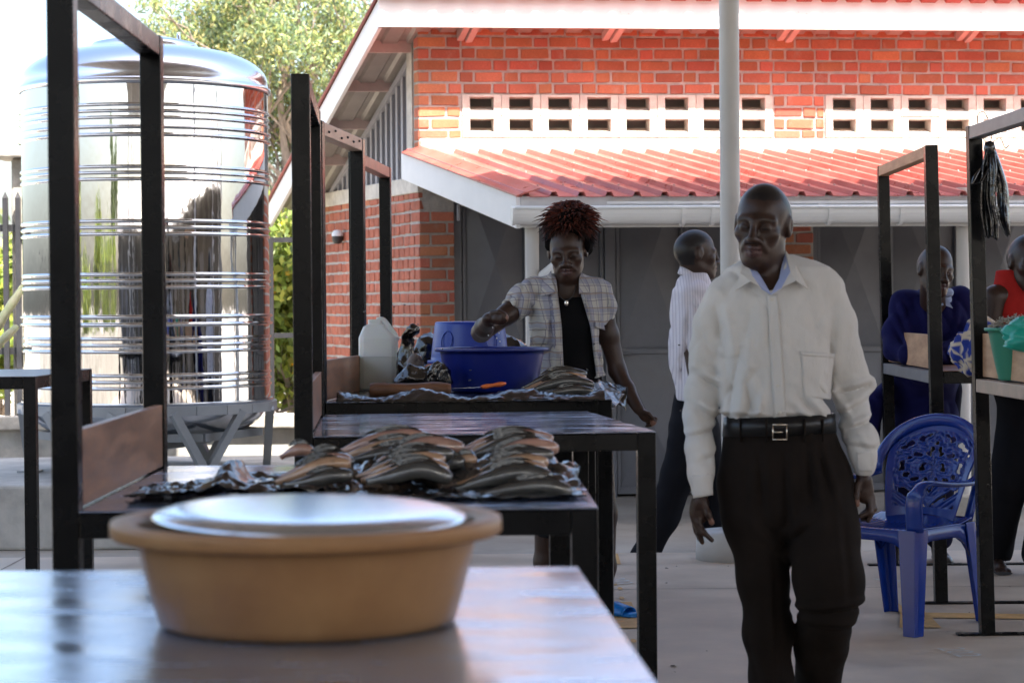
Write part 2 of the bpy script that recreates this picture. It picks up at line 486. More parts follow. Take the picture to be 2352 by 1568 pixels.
# pierced vent blocks
def vent_mesh(w_, h_, ow, oh):
    m = MB(); d = .15
    a, b = w_ / 2 - .002, h_ / 2 - .002
    x_, z_ = ow / 2, oh / 2
    zo = .008
    q = 1.0
    # front frame with a splayed hole
    fo = [(-a, 0, -b), (a, 0, -b), (a, 0, b), (-a, 0, b)]
    fi = [(-x_, 0, -z_ + zo), (x_, 0, -z_ + zo), (x_, 0, z_ + zo), (-x_, 0, z_ + zo)]
    bi = [(-x_ * .93, d, -z_ * .1 + zo), (x_ * .93, d, -z_ * .1 + zo), (x_ * .93, d, z_ * .95 + zo), (-x_ * .93, d, z_ * .95 + zo)]
    bo = [(-a, d, -b), (a, d, -b), (a, d, b), (-a, d, b)]
    v = fo + fi + bi + bo
    f = []
    for i in range(4):
        j = (i + 1) % 4
        f += [(i, j, 4 + j, 4 + i), (4 + i, 4 + j, 8 + j, 8 + i), (8 + i, 8 + j, 12 + j, 12 + i), (i, 12 + i, 12 + j, j)]
    me = bpy.data.meshes.new('vent_block'); me.from_pydata(v, [], f); me.materials.append(M_vent); me.update()
    return me
hv = (z_vent1 - z_vent0) / 2
def vents(t0, t1, ncol):
    pw = (t1 - t0) / ncol
    me = vent_mesh(pw, hv, pw * .61, hv * .66)
    for i in range(ncol):
        for j in range(2):
            o = bpy.data.objects.new('vent_block', me)
            o.location = W(t0 + (i + .5) * pw, .004 + rnd.uniform(-.003, .003), z_vent0 + (j + .5) * hv) - BLD.location
            o.rotation_euler = (0, 0, AL)
            link(o, FW)
vents(tA0, tA1, 8)
pB = (tA1 - tA0) / 8
nB = int((LW - .1 - tB0) / pB)
vents(tB0, tB0 + nB * pB, nB)

# side wall (its end is seen on the left): mortar core, bricks, concrete band, slatted gable
SD = 2.55                                              # depth of the building along E2
def S(t, n, z):
    return C0 + E2 * t + NS * n + Vector((0, 0, z))
z_sband = wz(404, 940)
z_sbrick = z_sband - .12
sw = MB()
sw.hexa([S(t, n, z) for z in (ZL, z_sbrick) for t, n in ((.004, -.007), (.004, -.2), (SD, -.2), (SD, -.007))])
SWO = sw.build('side_wall', M_mortar, BLD)
sidec = []
def side_brick(t, z, L, H):
    c = S(t, -BD / 2 + rnd.uniform(-.002, .003), z)
    sidec.append((c, L, H))
courses(0.0, SD - .02, .70, z_sbrick, side_brick, only_head=True, head=.112, zref=z_r - 40 * CH)
courses(0.0, SD - .02, ZL + .01, .70, side_brick, only_head=True, head=.112, zref=z_r - 40 * CH)
band = MB(); band.hexa([S(t, n, z) for z in (z_sbrick, z_sband) for t, n in ((0.0, .01), (0.0, -.2), (SD, -.2), (SD, .01))])
band.build('concrete_band', M_vent, BLD, bevel=.008)
# upper corner pier of the side wall (brick edge of the front wall)
cp = MB(); cp.hexa([S(t, n, z) for z in (z_sband, Z_TOPWALL - .05) for t, n in ((.004, -.008), (.004, -.2), (.13, -.2), (.13, -.008))])
CPO = cp.build('corner_pier', M_mortar, BLD)
for k in range(int((Z_TOPWALL - z_sband) / CH) - 1):
    zc_ = z_r + (k - int((z_r - z_sband) / CH) + .5) * CH
    put_brick(S(.055, -.05, zc_), .10, CH - .016, .1, BE + math.pi / 2, CPO)
jm = MB(); jm.hexa([S(t, n, z) for z in (z_sband, Z_TOPWALL - .12) for t, n in ((.15, .0), (.15, -.1), (.27, -.1), (.27, .0))])
jm.build('gable_jamb', M_vent, BLD)

# main roof: mono-pitch, high over the front wall, falling away behind
OV = 0.36
cornF = P(870, 62, YW - OV * .98)                     # lower front corner of the fascia
z_f0 = cornF.z
fasc_h = 0.27
def mainroof(t, s):                                    # t along E1 from the verge corner, s along E2; returns underside level point
    base = Vector((cornF.x, cornF.y, 0)) + E1 * t + E2 * s
    return base
cEnd = P(622, 524, YW - OV + 3.0)
# solve the verge length so that its lower end is seen at column 622
best = None
for i in range(400):
    s_ = .5 + i * .01
    p_ = mainroof(0, s_)
    d_ = p_ - CAM
    u_ = 1176 + FPX * d_.dot(_r) / d_.dot(_f)
    if best is None or abs(u_ - 622) < best[0]: best = (abs(u_ - 622), s_)
VL = best[1]
pe = mainroof(0, VL)
z_e0 = P(622, 522, pe.y).z                             # underside of the verge board at its far end
slope = (z_f0 - z_e0) / VL
def RP(t, s, dz=0):
    p_ = mainroof(t, s); p_.z = z_f0 - slope * s + dz
    return p_
LR = 6.6
# fascia
fa = MB(); fa.hexa([mainroof(t, s) + Vector((0, 0, z)) for z in (z_f0, z_f0 + fasc_h) for t, s in ((0.0, 0), (LR, 0), (LR, .025), (0.0, .025))])
fa.build('fascia_board', M_whitepaint, BLD, bevel=.004)
vb = MB(); vb.hexa([RP(0, .026) + Vector((0, 0, 0)), RP(0.03, .026), RP(0.03, VL), RP(0, VL), RP(0, .026, .20), RP(0.03, .026, .20), RP(0.03, VL, .20), RP(0, VL, .20)])
vb.build('verge_board', M_whitepaint, BLD, bevel=.004)
# ribbed roof sheet (real ribs), red above, bare below
def ribbed(m, A, du, dv, nrib, pitch, rib_h, nrm, th=0.004, lead=0.02, rb=.08):
    prof = [(0, 0)]
    for k in range(nrib):
        x0 = lead + k * pitch
        prof += [(x0, 0), (x0 + rb * .25, rib_h), (x0 + rb * .75, rib_h), (x0 + rb, 0)]
    prof += [(lead + nrib * pitch, 0)]
    top0 = [A + du * x_ + nrm * z_ for x_, z_ in prof]
    n = len(top0)
    v = top0 + [p_ + dv for p_ in top0] + [p_ - nrm * th for p_ in top0] + [p_ + dv - nrm * th for p_ in top0]
    f = []
    for i in range(n - 1):
        f.append((i, i + 1, n + i + 1, n + i)); f.append((2 * n + i, 3 * n + i, 3 * n + i + 1, 2 * n + i + 1))
        f.append((i, 2 * n + i, 2 * n + i + 1, i + 1)); f.append((n + i, n + i + 1, 3 * n + i + 1, 3 * n + i))
    f += [(0, n, 3 * n, 2 * n), (n - 1, 2 * n + n - 1, 3 * n + n - 1, n + n - 1)]
    return m.add(v, f)
rs = MB()
ribbed(rs, RP(-.03, -.09, .205), E1, RP(0, VL + .06) - RP(0, -.09), 35, .187, .032, Vector((0, 0, 1)))
RSO = rs.build('roof_sheet', M_redroof, BLD)
us = MB()
A_ = RP(.035, .03, .148)
ribbed(us, A_, E1, RP(0, VL) - RP(0, .03), 34, .187, .022, Vector((0, 0, 1)), lead=.06)
us.build('roof_lining', M_soffit, BLD)
# purlins under the verge and rafter ends under the fascia
for s_ in (.52, 1.08, 1.66, 2.25):
    m = MB(); m.beam(RP(.032, s_, .135), RP(.62, s_, .135), .05, .09); m.build('purlin', M_purlin, BLD)
for u_ in (1043, 1376, 1778, 2190):
    t_ = wt(u_, 80) + .06
    for dx in (0, .062):
        m = MB()
        a = W(t_ + dx - .02, -.02, wz(92, u_) + .03 - dx * .2); b = a - E2 * (OV - .03) + Vector((0, 0, .17))
        m.beam(a, b, .05, .085)
        m.build('rafter_end', M_purlin, BLD)
# slats of the gable
zt_line = lambda s_: z_f0 - slope * (s_ + OV / math.cos(BE) * .95) + .06
ns = 17
for k in range(ns):
    s_ = .30 + k * (SD - .45) / (ns - 1)
    zt = zt_line(s_)
    if zt < z_sband + .05: continue
    m = MB(); m.hexa([S(t, n, z) for z in (z_sband, zt) for t, n in ((s_, -.02), (s_, -.06), (s_ + .045, -.06), (s_ + .045, -.02))])
    m.build('slat', M_slat, BLD)
tr = MB(); a, b = S(.15, -.03, zt_line(.15) + .02), S(SD, -.03, zt_line(SD) + .02)
tr.beam(a, b, .05, .05).build('gable_rail', M_slat, BLD)
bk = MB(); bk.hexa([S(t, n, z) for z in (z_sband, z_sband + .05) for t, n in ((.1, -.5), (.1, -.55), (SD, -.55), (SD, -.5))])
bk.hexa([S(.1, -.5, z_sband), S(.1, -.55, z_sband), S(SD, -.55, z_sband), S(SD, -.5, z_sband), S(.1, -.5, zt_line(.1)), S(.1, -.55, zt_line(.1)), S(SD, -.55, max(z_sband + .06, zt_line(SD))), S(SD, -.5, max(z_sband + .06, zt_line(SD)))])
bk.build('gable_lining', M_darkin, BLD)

# lean-to roof
LZ0 = wz(351)                                           # at the wall
tV = wt(932)
Wv = W(tV, 0, 0)
bestL = None
for i in range(500):
    s_ = 1 + i * .005
    p_ = Wv - E2 * s_
    d_ = p_ - CAM
    u_ = 1176 + FPX * d_.dot(_r) / d_.dot(_f)
    if bestL is None or abs(u_ - 1201) < bestL[0]: bestL = (abs(u_ - 1201), s_)
LL = bestL[1]
EV = Wv - E2 * LL                                       # eave corner on plan
z_ev = P(1201, 449, EV.y).z
def LP(t, s, dz=0):
    """t along the eave from the verge, s from the eave up to the wall"""
    p_ = EV + E1 * t + E2 * s
    p_.z = z_ev + (LZ0 - z_ev) * s / LL + dz
    return p_
LLEN = 5.5
ls = MB()
ribbed(ls, LP(-.035, -.06, .002), E1, LP(0, LL - .02) - LP(0, -.06), 32, .178, .030, Vector((0, 0, 1)), rb=.058)
LSO = ls.build('lean_to_roof_sheet', M_redroof, BLD)
M_screw = mat('roof_screw', (0.36, 0.22, 0.20), 0.4, metal=.6)
for r_ in range(1, 32):
    for s_ in (.22, .95, 1.65):
        c = LP(-.035 + .02 + r_ * .178 + .029, s_ + rnd.uniform(-.04, .04), .034)
        m = MB(); m.lathe([(.008, -.004), (.008, .003), (.004, .008), (.001, .009)], c, 8); m.build('roof_screw', M_screw, LSO)
fl_ = MB(); fl_.hexa([LP(-.05, -.07, .0), LP(.10, -.07, .05), LP(.10, LL - .05, .05), LP(-.05, LL - .05, .0), LP(-.05, -.07, .012), LP(.10, -.07, .058), LP(.10, LL - .05, .058), LP(-.05, LL - .05, .012)])
fl_.build('verge_flashing', M_redroof, BLD)
bh = .205
lb = MB(); lb.hexa([LP(-.03, 0, -bh - .005), LP(0, 0, -bh - .005), LP(0, LL + .02, -bh + .01), LP(-.03, LL + .02, -bh + .01), LP(-.03, 0, -.004), LP(0, 0, -.004), LP(0, LL + .02, -.004), LP(-.03, LL + .02, -.004)])
lb.build('lean_to_verge_board', M_whitepaint, BLD, bevel=.004)
ef = MB(); ef.hexa([LP(t, s, dz) for dz in (-.205, -.004) for t, s in ((.001, 0), (LLEN, 0), (LLEN, .028), (.001, .028))])
M_eave = mat('eave_board', (0.62, 0.62, 0.62), 0.5, var=.05, vscale=4)
ef.build('eave_board', M_eave, BLD, bevel=.003)
lc = MB(); lc.hexa([LP(t, s, dz) for dz in (-.17, -.16) for t, s in ((.001, .03), (LLEN, .03), (LLEN, LL - .03), (.001, LL - .03))])
lc.build('lean_to_lining', M_soffit, BLD)
# gutter: half round, with a stop end, straps and downpipe
gc = lambda t: LP(t, -.085, -.085)
gx = -.075
prof = []
gr = .068
for k in range(13):
    a = math.pi + math.pi * k / 12
    prof.append((gr * math.cos(a), gr * 1.25 * math.sin(a)))
prof = [(-gr - .008, .012), (-gr, .012)] + prof[1:-1] + [(gr, .012), (gr + .004, .03)]
inner = [(a * .93, b * .93) for a, b in prof]
ring = prof + inner[::-1]
NE = -Vector((NF.x, NF.y, 0))
rings = [[gc(t) + NE * a + Vector((0, 0, b)) for a, b in ring] for t in (gx, LLEN)]
g = MB(); g.loft(rings, True, True, False)
GUT = g.build('gutter', M_pvc, BLD)
bead = MB(); bead.tube([gc(gx) - NE * (gr + .004) + Vector((0, 0, .016)), gc(LLEN) - NE * (gr + .004) + Vector((0, 0, .016))], .012, 10); bead.build('gutter_bead', M_pvc, GUT)
se = MB(); e_ = [gc(gx - .012) + NE * a * 1.12 + Vector((0, 0, b * 1.1)) for a, b in prof]; e2_ = [p_ + E1 * .02 for p_ in e_]
se.loft([e_, e2_], True, True, False); se.build('stop_end', M_pvc, GUT)
for u_ in (1350, 1560, 1628, 1895, 2060, 2262):
    t_ = None
    for i in range(600):
        p_ = gc(i * .01); d_ = p_ - CAM; uu = 1176 + FPX * d_.dot(_r) / d_.dot(_f)
        if uu >= u_: t_ = i * .01; break
    if t_ is None: continue
    pr = [(a * 1.06, b * 1.06 - .001) for a, b in prof]
    out = [(a * 1.16, b * 1.14 - .002) for a, b in prof]
    rg = pr + out[::-1]
    m = MB(); m.loft([[gc(t_ + dt) + NE * a + Vector((0, 0, b)) for a, b in rg] for dt in (0, .025)], True, True, False)
    m.build('gutter_strap', M_pvc, GUT)
    m = MB(); m.obox(LP(t_ + .012, -.006, -.075), E1 * .022, NE * .006, Vector((0, 0, .03))); m.build('strap_bracket', M_eave, GUT)
m = MB(); m.beam(LP(.55, -.012, -.045) , LP(LLEN, -.012, -.045), .014, .016); m.build('conduit', M_pvc, BLD)
# downpipe: outlet, offset and bend behind the woman
t_dp = .26
pd = gc(t_dp)
dp = MB(); dp.tube([pd + Vector((0, 0, -.06)), pd + Vector((0, 0, -.26)), pd + Vector((0, 0, -.30)) - E1 * .012, P(1229, 648, pd.y + .25), P(1222, 668, pd.y + .27), P(1222, 720, pd.y + .28), Vector((P(1222, 720, pd.y + .28).x, pd.y + .28, ZL + .02))], .034, 14)
dp.build('downpipe', M_pvc, BLD)
for (f0, f1) in ((-.235, -.275),):
    m = MB(); m.lathe([(.039, f0), (.039, f1)], pd, 14); m.build('pipe_collar', M_pvc, BLD)
# lean-to columns
def col_at(u, v, Y, name='lean_to_column'):
    b = P(u, v, Y)
    m = MB(); m.lathe([(.045, ZL), (.045, z_ev + .02)], (b.x, b.y, 0), 20); return m.build(name, M_column, BLD)
yc = LP(.3, .12).y
col_at(1223, 700, yc)
cr = None
for i in range(600):
    p_ = LP(i * .01, .12); d_ = p_ - CAM
    if 1176 + FPX * d_.dot(_r) / d_.dot(_f) >= 2209: cr = p_; break
if cr is not None:
    m = MB(); m.lathe([(.045, ZL), (.045, z_ev + .05)], (cr.x, cr.y, 0), 20); m.build('lean_to_column', M_column, BLD)
    m = MB(); m.box((cr.x - .16, cr.y - .14, ZL), (cr.x + .16, cr.y + .14, .06)); m.build('column_footing', M_plinth, BLD, bevel=.015)

# lower front: brick piers and pressed steel doors under the lean-to
lw = MB(); slab(lw, .004, LW, -.35, -.30, ZL, LZ0); lw.build('back_wall', M_darkin, BLD)
def pier(t0, t1, z0, z1):
    m = MB(); slab(m, t0 + .004, t1 - .004, -.24, -.007, ZL, z1 + .11)
    o = m.build('brick_pier', M_mortar, BLD)
    def pb1(t, z, L, H):
        c = W(t, -BD / 2 + rnd.uniform(-.002, .003), z)
        put_brick(c, L, H, BD, AL, o) if z > z0 else stuff_brick(c, L, H, BD, AL)
    courses(t0, t1 - .004, ZL + .02, z1, pb1, stretch=.197, head=.094, zref=z_r - 40 * CH)
pier(0, wt(1042), .55, wz(480))
pier(wt(1800), wt(1868), .95, wz(500))
z_mid = wz(811)
z_d0, z_d1 = ZL + .02, LZ0 - .12
def facet(t0, t1, z0, z1, n0, h):
    """pressed panel: four shallow triangular facets rising to a point"""
    m = MB()
    c = [W(t0, n0, z0), W(t1, n0, z0), W(t1, n0, z1), W(t0, n0, z1)]
    ap = W((t0 + t1) / 2, n0 + h, (z0 + z1) / 2)
    bk_ = [p_ - NF * .012 for p_ in c]
    m.add(c + [ap] + bk_, [(0, 1, 4), (1, 2, 4), (2, 3, 4), (3, 0, 4), (8, 7, 6, 5), (0, 5, 6, 1), (1, 6, 7, 2), (2, 7, 8, 3), (3, 8, 5, 0)])
    return m
def leaf(u0, u1, hinge=False):
    t0, t1 = wt(u0, 800), wt(u1, 800)
    fr = MB(); w_ = .026
    slab(fr, t0, t0 + w_, -.13, -.085, z_d0, z_d1); slab(fr, t1 - w_, t1, -.13, -.085, z_d0, z_d1)
    for za, zb in ((z_d0, z_d0 + .05), (z_mid - .02, z_mid + .02), (z_d1 - .04, z_d1)):
        slab(fr, t0 + w_, t1 - w_, -.13, -.0865, za, zb)
    D = fr.build('door', M_greysteel, BLD, bevel=.003)
    facet(t0 + w_, t1 - w_, z_mid + .02, z_d1 - .04, -.115, .05).build('door_panel', M_greysteel, D)
    facet(t0 + w_, t1 - w_, z_d0 + .05, z_mid - .02, -.115, .05).build('door_panel', M_greysteel, D)
    return D, t0, t1
def jamb(u0, u1):
    m = MB(); slab(m, wt(u0, 800), wt(u1, 800), -.16, -.06, ZL, LZ0 - .03); m.build('door_jamb', M_greysteel, BLD, bevel=.003)
jamb(1044, 1064)
leaf(1066, 1217); leaf(1219, 1392)
jamb(1394, 1418)
D3, a3, b3 = leaf(1420, 1577)
leaf(1579, 1730)
jamb(1732, 1752)
leaf(1754, 1799)
jamb(1869, 1882)
leaf(1884, 2050); leaf(2052, 2210); jamb(2212, 2230); leaf(2232, 2390)
bo = MB(); bo.tube([W(a3 - .02, -.055, z_mid - .02), W(a3 + .10, -.055, z_mid - .02)], .012, 8); bo.tube([W(a3 + .02, -.055, z_mid - .02), W(a3 + .02, -.055, z_mid - .16), W(a3 - .03, -.055, z_mid - .22)], .010, 8)
bo.build('door_bolt', M_greysteel, D3)
lin = MB(); slab(lin, wt(1042), LW, -.2, -.02, LZ0 - .14, LZ0 - .005); lin.build('door_lintel', M_greysteel, BLD)
# hanging conduit stub beside the pier
c = W(wt(1052, 480), .03, 0)
m = MB(); m.tube([(c.x, c.y, wz(470)), (c.x, c.y, wz(507))], .012, 10); m.build('conduit_stub', M_slat, BLD)
# bulkhead lamp on the side wall
lc_ = S(1.95, .05, wz(525, 760))
m = MB(); m.lathe([(.001, .05), (.03, .045), (.042, .02), (.045, 0)], lc_, 14); m.lathe([(.045, 0), (.045, -.03), (.03, -.055), (.001, -.06)], lc_, 14)
LAMP = m.build('bulkhead_lamp', M_iron, BLD)
m = MB(); m.lathe([(.001, .058), (.034, .05), (.048, .022), (.048, .004)], lc_, 14); m.build('lamp_cap', M_pvc, LAMP)

# distribute side bricks: the largest seen as parts, the rest as one piece of stuff
room = max(0, 296 - n_brick)
sidec.sort(key=lambda q: -q[0].z)
for i, (c, L, H) in enumerate(sidec):
    (put_brick(c, L, H, BD, BE + math.pi / 2, SWO) if i < room else stuff_brick(c, L, H, BD, BE + math.pi / 2))
if STU_V:
    so_ = mesh_obj('brickwork', STU_V, STU_F, M_brick, BLD)
    so_['kind'] = 'stuff'
print('bricks as parts', n_brick, 'stuff', len(STU_V) // 24)

# ------------------------------------------------------------------ hall over the camera: columns and roof
HALL = empty('market_hall_roof', (1, 0, 5.4), 'corrugated market hall roof above the stalls', 'roof')
HZ = 5.5
hy0, hy1, hx0, hx1 = -18.3, 12.75, -5.6, 11
m = MB()
ribbed(m, Vector((hx0, hy0, HZ)), Vector((1, 0, 0)), Vector((0, hy1 - hy0, 0)), int((hx1 - hx0 - .05) / .3), .3, .03, Vector((0, 0, 1)))
m.build('roof_sheet', M_soffit, HALL)
for y in np.arange(hy0 + .4, hy1, 1.8):
    MB().box((hx0, y, HZ - .12), (hx1, y + .06, HZ - .01)).build('purlin', M_column, HALL)
for x in (-3.2, 1.126, 5.4, 9.6):
    MB().box((x - .05, hy0, HZ - .4), (x + .05, hy1, HZ - .13)).build('truss_beam', M_column, HALL)
MB().box((hx0, hy1 + .005, HZ - .15), (hx1, hy1 + .035, HZ + .05)).build('eave_board', M_whitepaint, HALL)
cb = P(1682, 1290, PZ(1640, 1290, 0).y + .14)
def hall_col(x, y, label, visible=False):
    e = empty('hall_column', (x, y, 0), label, 'column', 'hall columns')
    MB().lathe([(.052, .13), (.052, HZ - .13)], (x, y, 0), 28).build('post', M_column, e)
    MB().lathe([(.19, .0), (.185, .13), (.18, .145), (.06, .16), (.05, .162)], (x, y, 0), 36, cap=True).build('footing', M_column, e)
    return e
hall_col(cb.x, cb.y, 'white round hall column behind the man in the white shirt')
yb = cb.y
for i, (x, y) in enumerate(((-3.2, yb - 6.2), (-3.2, yb - 12.6), (5.6, yb), (1.13, -6.5), (5.6, -6.5), (-3.2, -9), (9.8, yb))):
    hall_col(x, y, ['white hall column left of the stalls', 'white hall column behind the viewer at the left', 'white hall column outside the picture at the right', 'white hall column behind the viewer', 'white hall column behind the viewer at the right', 'white hall column farthest behind the viewer', 'white hall column at the far right end'][i])

# long dark block added unseen behind the viewer, to darken the tank's reflections
BB = empty('added_back_block', (1, -19, ZL), 'long low grey block added unseen behind the viewer', 'building')
MB().box((-12, -22, ZL), (13, -19, 2.9)).build('wall', M_render, BB)
MB().hexa([(-12.5, -22.5, 2.9), (14.5, -22.5, 2.9), (14.5, -18.4, 2.9), (-12.5, -18.4, 2.9), (-12.5, -20.6, 3.9), (14.5, -20.6, 3.9), (14.5, -20.3, 3.9), (-12.5, -20.3, 3.9)]).build('roof', M_soffit, BB)
for x_ in np.arange(-10.5, 13, 2.6):
    MB().box((x_, -19.02, ZL), (x_ + 1.1, -18.96, 2.1)).build('door', M_greysteel, BB)
SB = empty('added_side_block', (14, -3, ZL), 'long grey block added out of view at the right', 'building')  # unseen block added to keep sunlit ground out of the tank's reflections
MB().box((13.2, -18, ZL), (16.5, 11, 2.9)).build('wall', M_render, SB)
MB().hexa([(12.5, -18.4, 2.9), (17, -18.4, 2.9), (17, 11.4, 2.9), (12.5, 11.4, 2.9), (14.6, -18.4, 4.0), (14.9, -18.4, 4.0), (14.9, 11.4, 4.0), (14.6, 11.4, 4.0)]).build('roof', M_soffit, SB)
for y_ in np.arange(-17, 10, 2.7):
    MB().box((13.16, y_, ZL), (13.21, y_ + 1.3, 2.1)).build('door', M_greysteel, SB)
LWL = empty('garden_wall', (-10.2, -1, ZL), 'concrete wall with iron railing outside the picture at the left', 'wall')
MB().box((-10.3, -19, ZL), (-10.1, 16, 1.0)).build('wall_body', M_plinth, LWL)
for y_ in np.arange(-18.8, 16, .35):
    MB().box((-10.22, y_, 1.0), (-10.18, y_ + .04, 1.9)).build('picket', M_iron, LWL)
# ------------------------------------------------------------------ plinth and steel water tank
TY = 14.1
tc_ = P(337, 560, TY)
ts = FPX / TY
z_pl = PZ(60, 1114, 0).z
pf = P(60, 1262, 13.0)
PLY0 = 12.95
zpl = P(60, 1114, PLY0).z
pl = MB().box((-7.5, PLY0, ZL), (P(672, 1000, PLY0).x + .25, 15.4, zpl)).build('tank_plinth', M_plinth, bevel=.02)
pl['kind'] = 'structure'
rad = (615 - 57) / 2 / ts
def tz(v): return P(337, v, TY).z
TK = empty('water_tank', (tc_.x, tc_.y, zpl), 'tall polished steel water tank with ribbed bands on a grey stand', 'water tank')
prof = []
def rib(z, h=.016, o=.016):
    return [(rad, z + h), (rad + o, z + h * .5), (rad + o, z - h * .5), (rad, z - h)]
zt_, zb_ = tz(212), tz(918)
prof.append((rad, zt_))
ribv = [265, 279, 293, 400, 413, 427, 518, 532, 546, 634, 648, 662, 774, 788, 802, 854, 868, 882]
bands = [322, 735]
items = sorted([(v, 'r') for v in ribv] + [(v, 'b') for v in bands])
for v, kd in items:
    z = tz(v)
    if kd == 'r': prof += rib(z, .010, .010)
    else:
        prof += [(rad, z + .035), (rad + .02, z + .03), (rad + .02, z + .018), (rad + .004, z + .012), (rad + .004, z - .012), (rad + .02, z - .018), (rad + .02, z - .03), (rad, z - .035)]
prof.append((rad, zb_))
# keep the flat drum smooth between ribs
q = [prof[0]]
for a, b in zip(prof, prof[1:]):
    L_ = abs(b[1] - a[1])
    if L_ > .016 and abs(a[0] - b[0]) < 1e-6:          # flat stretch of the drum: hold it straight right up to the ribs
        for t_ in (.002 / L_, .006 / L_, .5, 1 - .006 / L_, 1 - .002 / L_):
            q.append((a[0], a[1] + (b[1] - a[1]) * t_))
    q.append(b)
MB().lathe(q, (tc_.x, tc_.y, 0), 128).build('drum', M_chrome, TK)
zd = tz(212); dome = [(rad + .006, zd - .02), (rad + .02, zd - .012), (rad + .02, zd + .012), (rad + .006, zd + .02), (rad + .004, zd + .024), (rad, zd + .05)]
for k in range(0, 13):
    a = k / 12 * math.pi / 2
    dome.append((.30 + (rad - .30) * math.cos(a), zd + .055 + .215 * math.sin(a)))
dome += [(.22, dome[-1][1] + .01)]
DO = MB().lathe(dome, (tc_.x, tc_.y, 0), 96).build('dome', M_chromedome, TK)
zh = dome[-1][1]
MB().lathe([(.34, zh - .02), (.345, zh + .01), (.33, zh + .03), (.20, zh + .06), (.001, zh + .07)], (tc_.x, tc_.y, 0), 48).build('hatch', M_chromedome, DO)
MB().lathe([(.012, zh + .05), (.012, zh + .10), (.001, zh + .105)], (tc_.x + .22, tc_.y, 0), 12).build('hatch_knob', M_chromedome, DO)
bt = [(rad + .015, zb_ + .01), (rad + .02, zb_ - .01)]
for k in range(0, 11):
    a = k / 10 * math.pi / 2
    bt.append(((rad - .02) * math.cos(a) + .001, zb_ - .012 - .31 * math.sin(a)))
MB().lathe(bt, (tc_.x, tc_.y, 0), 96).build('bowl_bottom', M_chromedome, TK)
# stand: ring, V legs, lower ring
sr = rad + .03
nl = 6
def rp(a, r_, z): return Vector((tc_.x + r_ * math.cos(a), tc_.y + r_ * math.sin(a), z))
RG = MB()
nseg = 24
for k in range(nseg):
    RG.beam(rp(2 * math.pi * k / nseg, sr, zb_ - .04), rp(2 * math.pi * (k + 1) / nseg, sr, zb_ - .04), .035, .06)
RG.build('stand_ring', M_stand, TK)
zmid = zpl + .24
for k in range(nl):
    a = 2 * math.pi * (k + .12) / nl
    foot = rp(a, sr - .06, zpl + .012)
    m = MB(); m.beam(foot, rp(a - .30, sr, zb_ - .05), .05, .05, up=rp(a, 1, 0) - rp(a, 0, 0)); m.beam(foot, rp(a + .30, sr, zb_ - .05), .048, .048, up=rp(a, 1, 0) - rp(a, 0, 0))
    m.obox(foot + Vector((0, 0, -.006)), (.07, 0, 0), (0, .07, 0), (0, 0, .006))
    m.build('stand_leg', M_stand, TK)
    b = 2 * math.pi * (k + 1.12) / nl
    MB().beam(rp(a, sr - .10, zmid), rp(b, sr - .10, zmid), .04, .05).build('stand_brace', M_stand, TK)

# ------------------------------------------------------------------ boundary: low wall, pillars, iron fence
FY = 15.9
wt0 = P(0, 985, FY).z
bw = empty('boundary_wall', (-5, FY, ZL), 'low concrete boundary wall with flat coping below the iron fence', 'wall')
MB().box((-12, FY - .1, ZL), (-1.55, FY + .029, wt0)).build('wall_body', M_plinth, bw)
MB().box((-12, FY - .17, wt0), (-1.55, FY + .028, wt0 + .1)).build('coping', M_stone, bw, bevel=.01)
pb_ = P(70, 700, FY)
pil = empty('stone_pillar', (pb_.x, FY, ZL), 'grey stone fence pillar with flat cap left of the tank', 'pillar')
zp = P(42, 362, FY).z
MB().box((pb_.x - .14, FY + .03, ZL), (pb_.x + .16, FY + .34, zp)).build('shaft', M_stone, pil, bevel=.02)
MB().box((pb_.x - .28, FY - .09, zp), (pb_.x + .30, FY + .46, zp + .055)).build('cap', M_stone, pil, bevel=.01)
def fence(x0, x1, label, us=None):
    fe = empty('iron_fence', ((x0 + x1) / 2, FY, wt0 + .1), label, 'fence')
    z0, z1 = wt0 + .1, P(20, 440, FY).z
    for zr in (P(20, 524, FY).z, P(20, 806, FY).z):
        MB().box((x0, FY - .02, zr - .025), (x1, FY + .02, zr + .025)).build('rail', M_iron, fe)
    xs = us if us else list(np.arange(x0 + .05, x1, .14))
    for x in xs:
        m = MB(); m.box((x - .018, FY - .062, z0), (x + .018, FY - .024, z1 - .05))
        m.add([(x - .018, FY - .062, z1 - .05), (x + .018, FY - .062, z1 - .05), (x + .018, FY - .024, z1 - .05), (x - .018, FY - .024, z1 - .05), (x, FY - .043, z1)], [(0, 1, 4), (1, 2, 4), (2, 3, 4), (3, 0, 4)])
        m.build('picket', M_iron, fe)
fence(-6.2, P(95, 700, FY).x, 'black iron picket fence left of the tank before the stone pillar', [P(u, 700, FY).x for u in (-120, -75, -30, 18, 47)])
fr_ = empty('iron_railing', (P(650, 700, FY).x, FY, wt0 + .1), 'black iron rails between tank and brick building', 'fence')
for v in (551, 770):
    z = P(650, v, FY).z
    MB().box((P(590, v, FY).x, FY - .02, z - .018), (-1.45, FY + .02, z + .018)).build('rail', M_iron, fr_)
x_ = P(624, 700, FY).x
MB().box((x_ - .018, FY - .06, wt0 + .1), (x_ + .018, FY - .022, P(624, 545, FY).z)).build('post', M_iron, fr_)
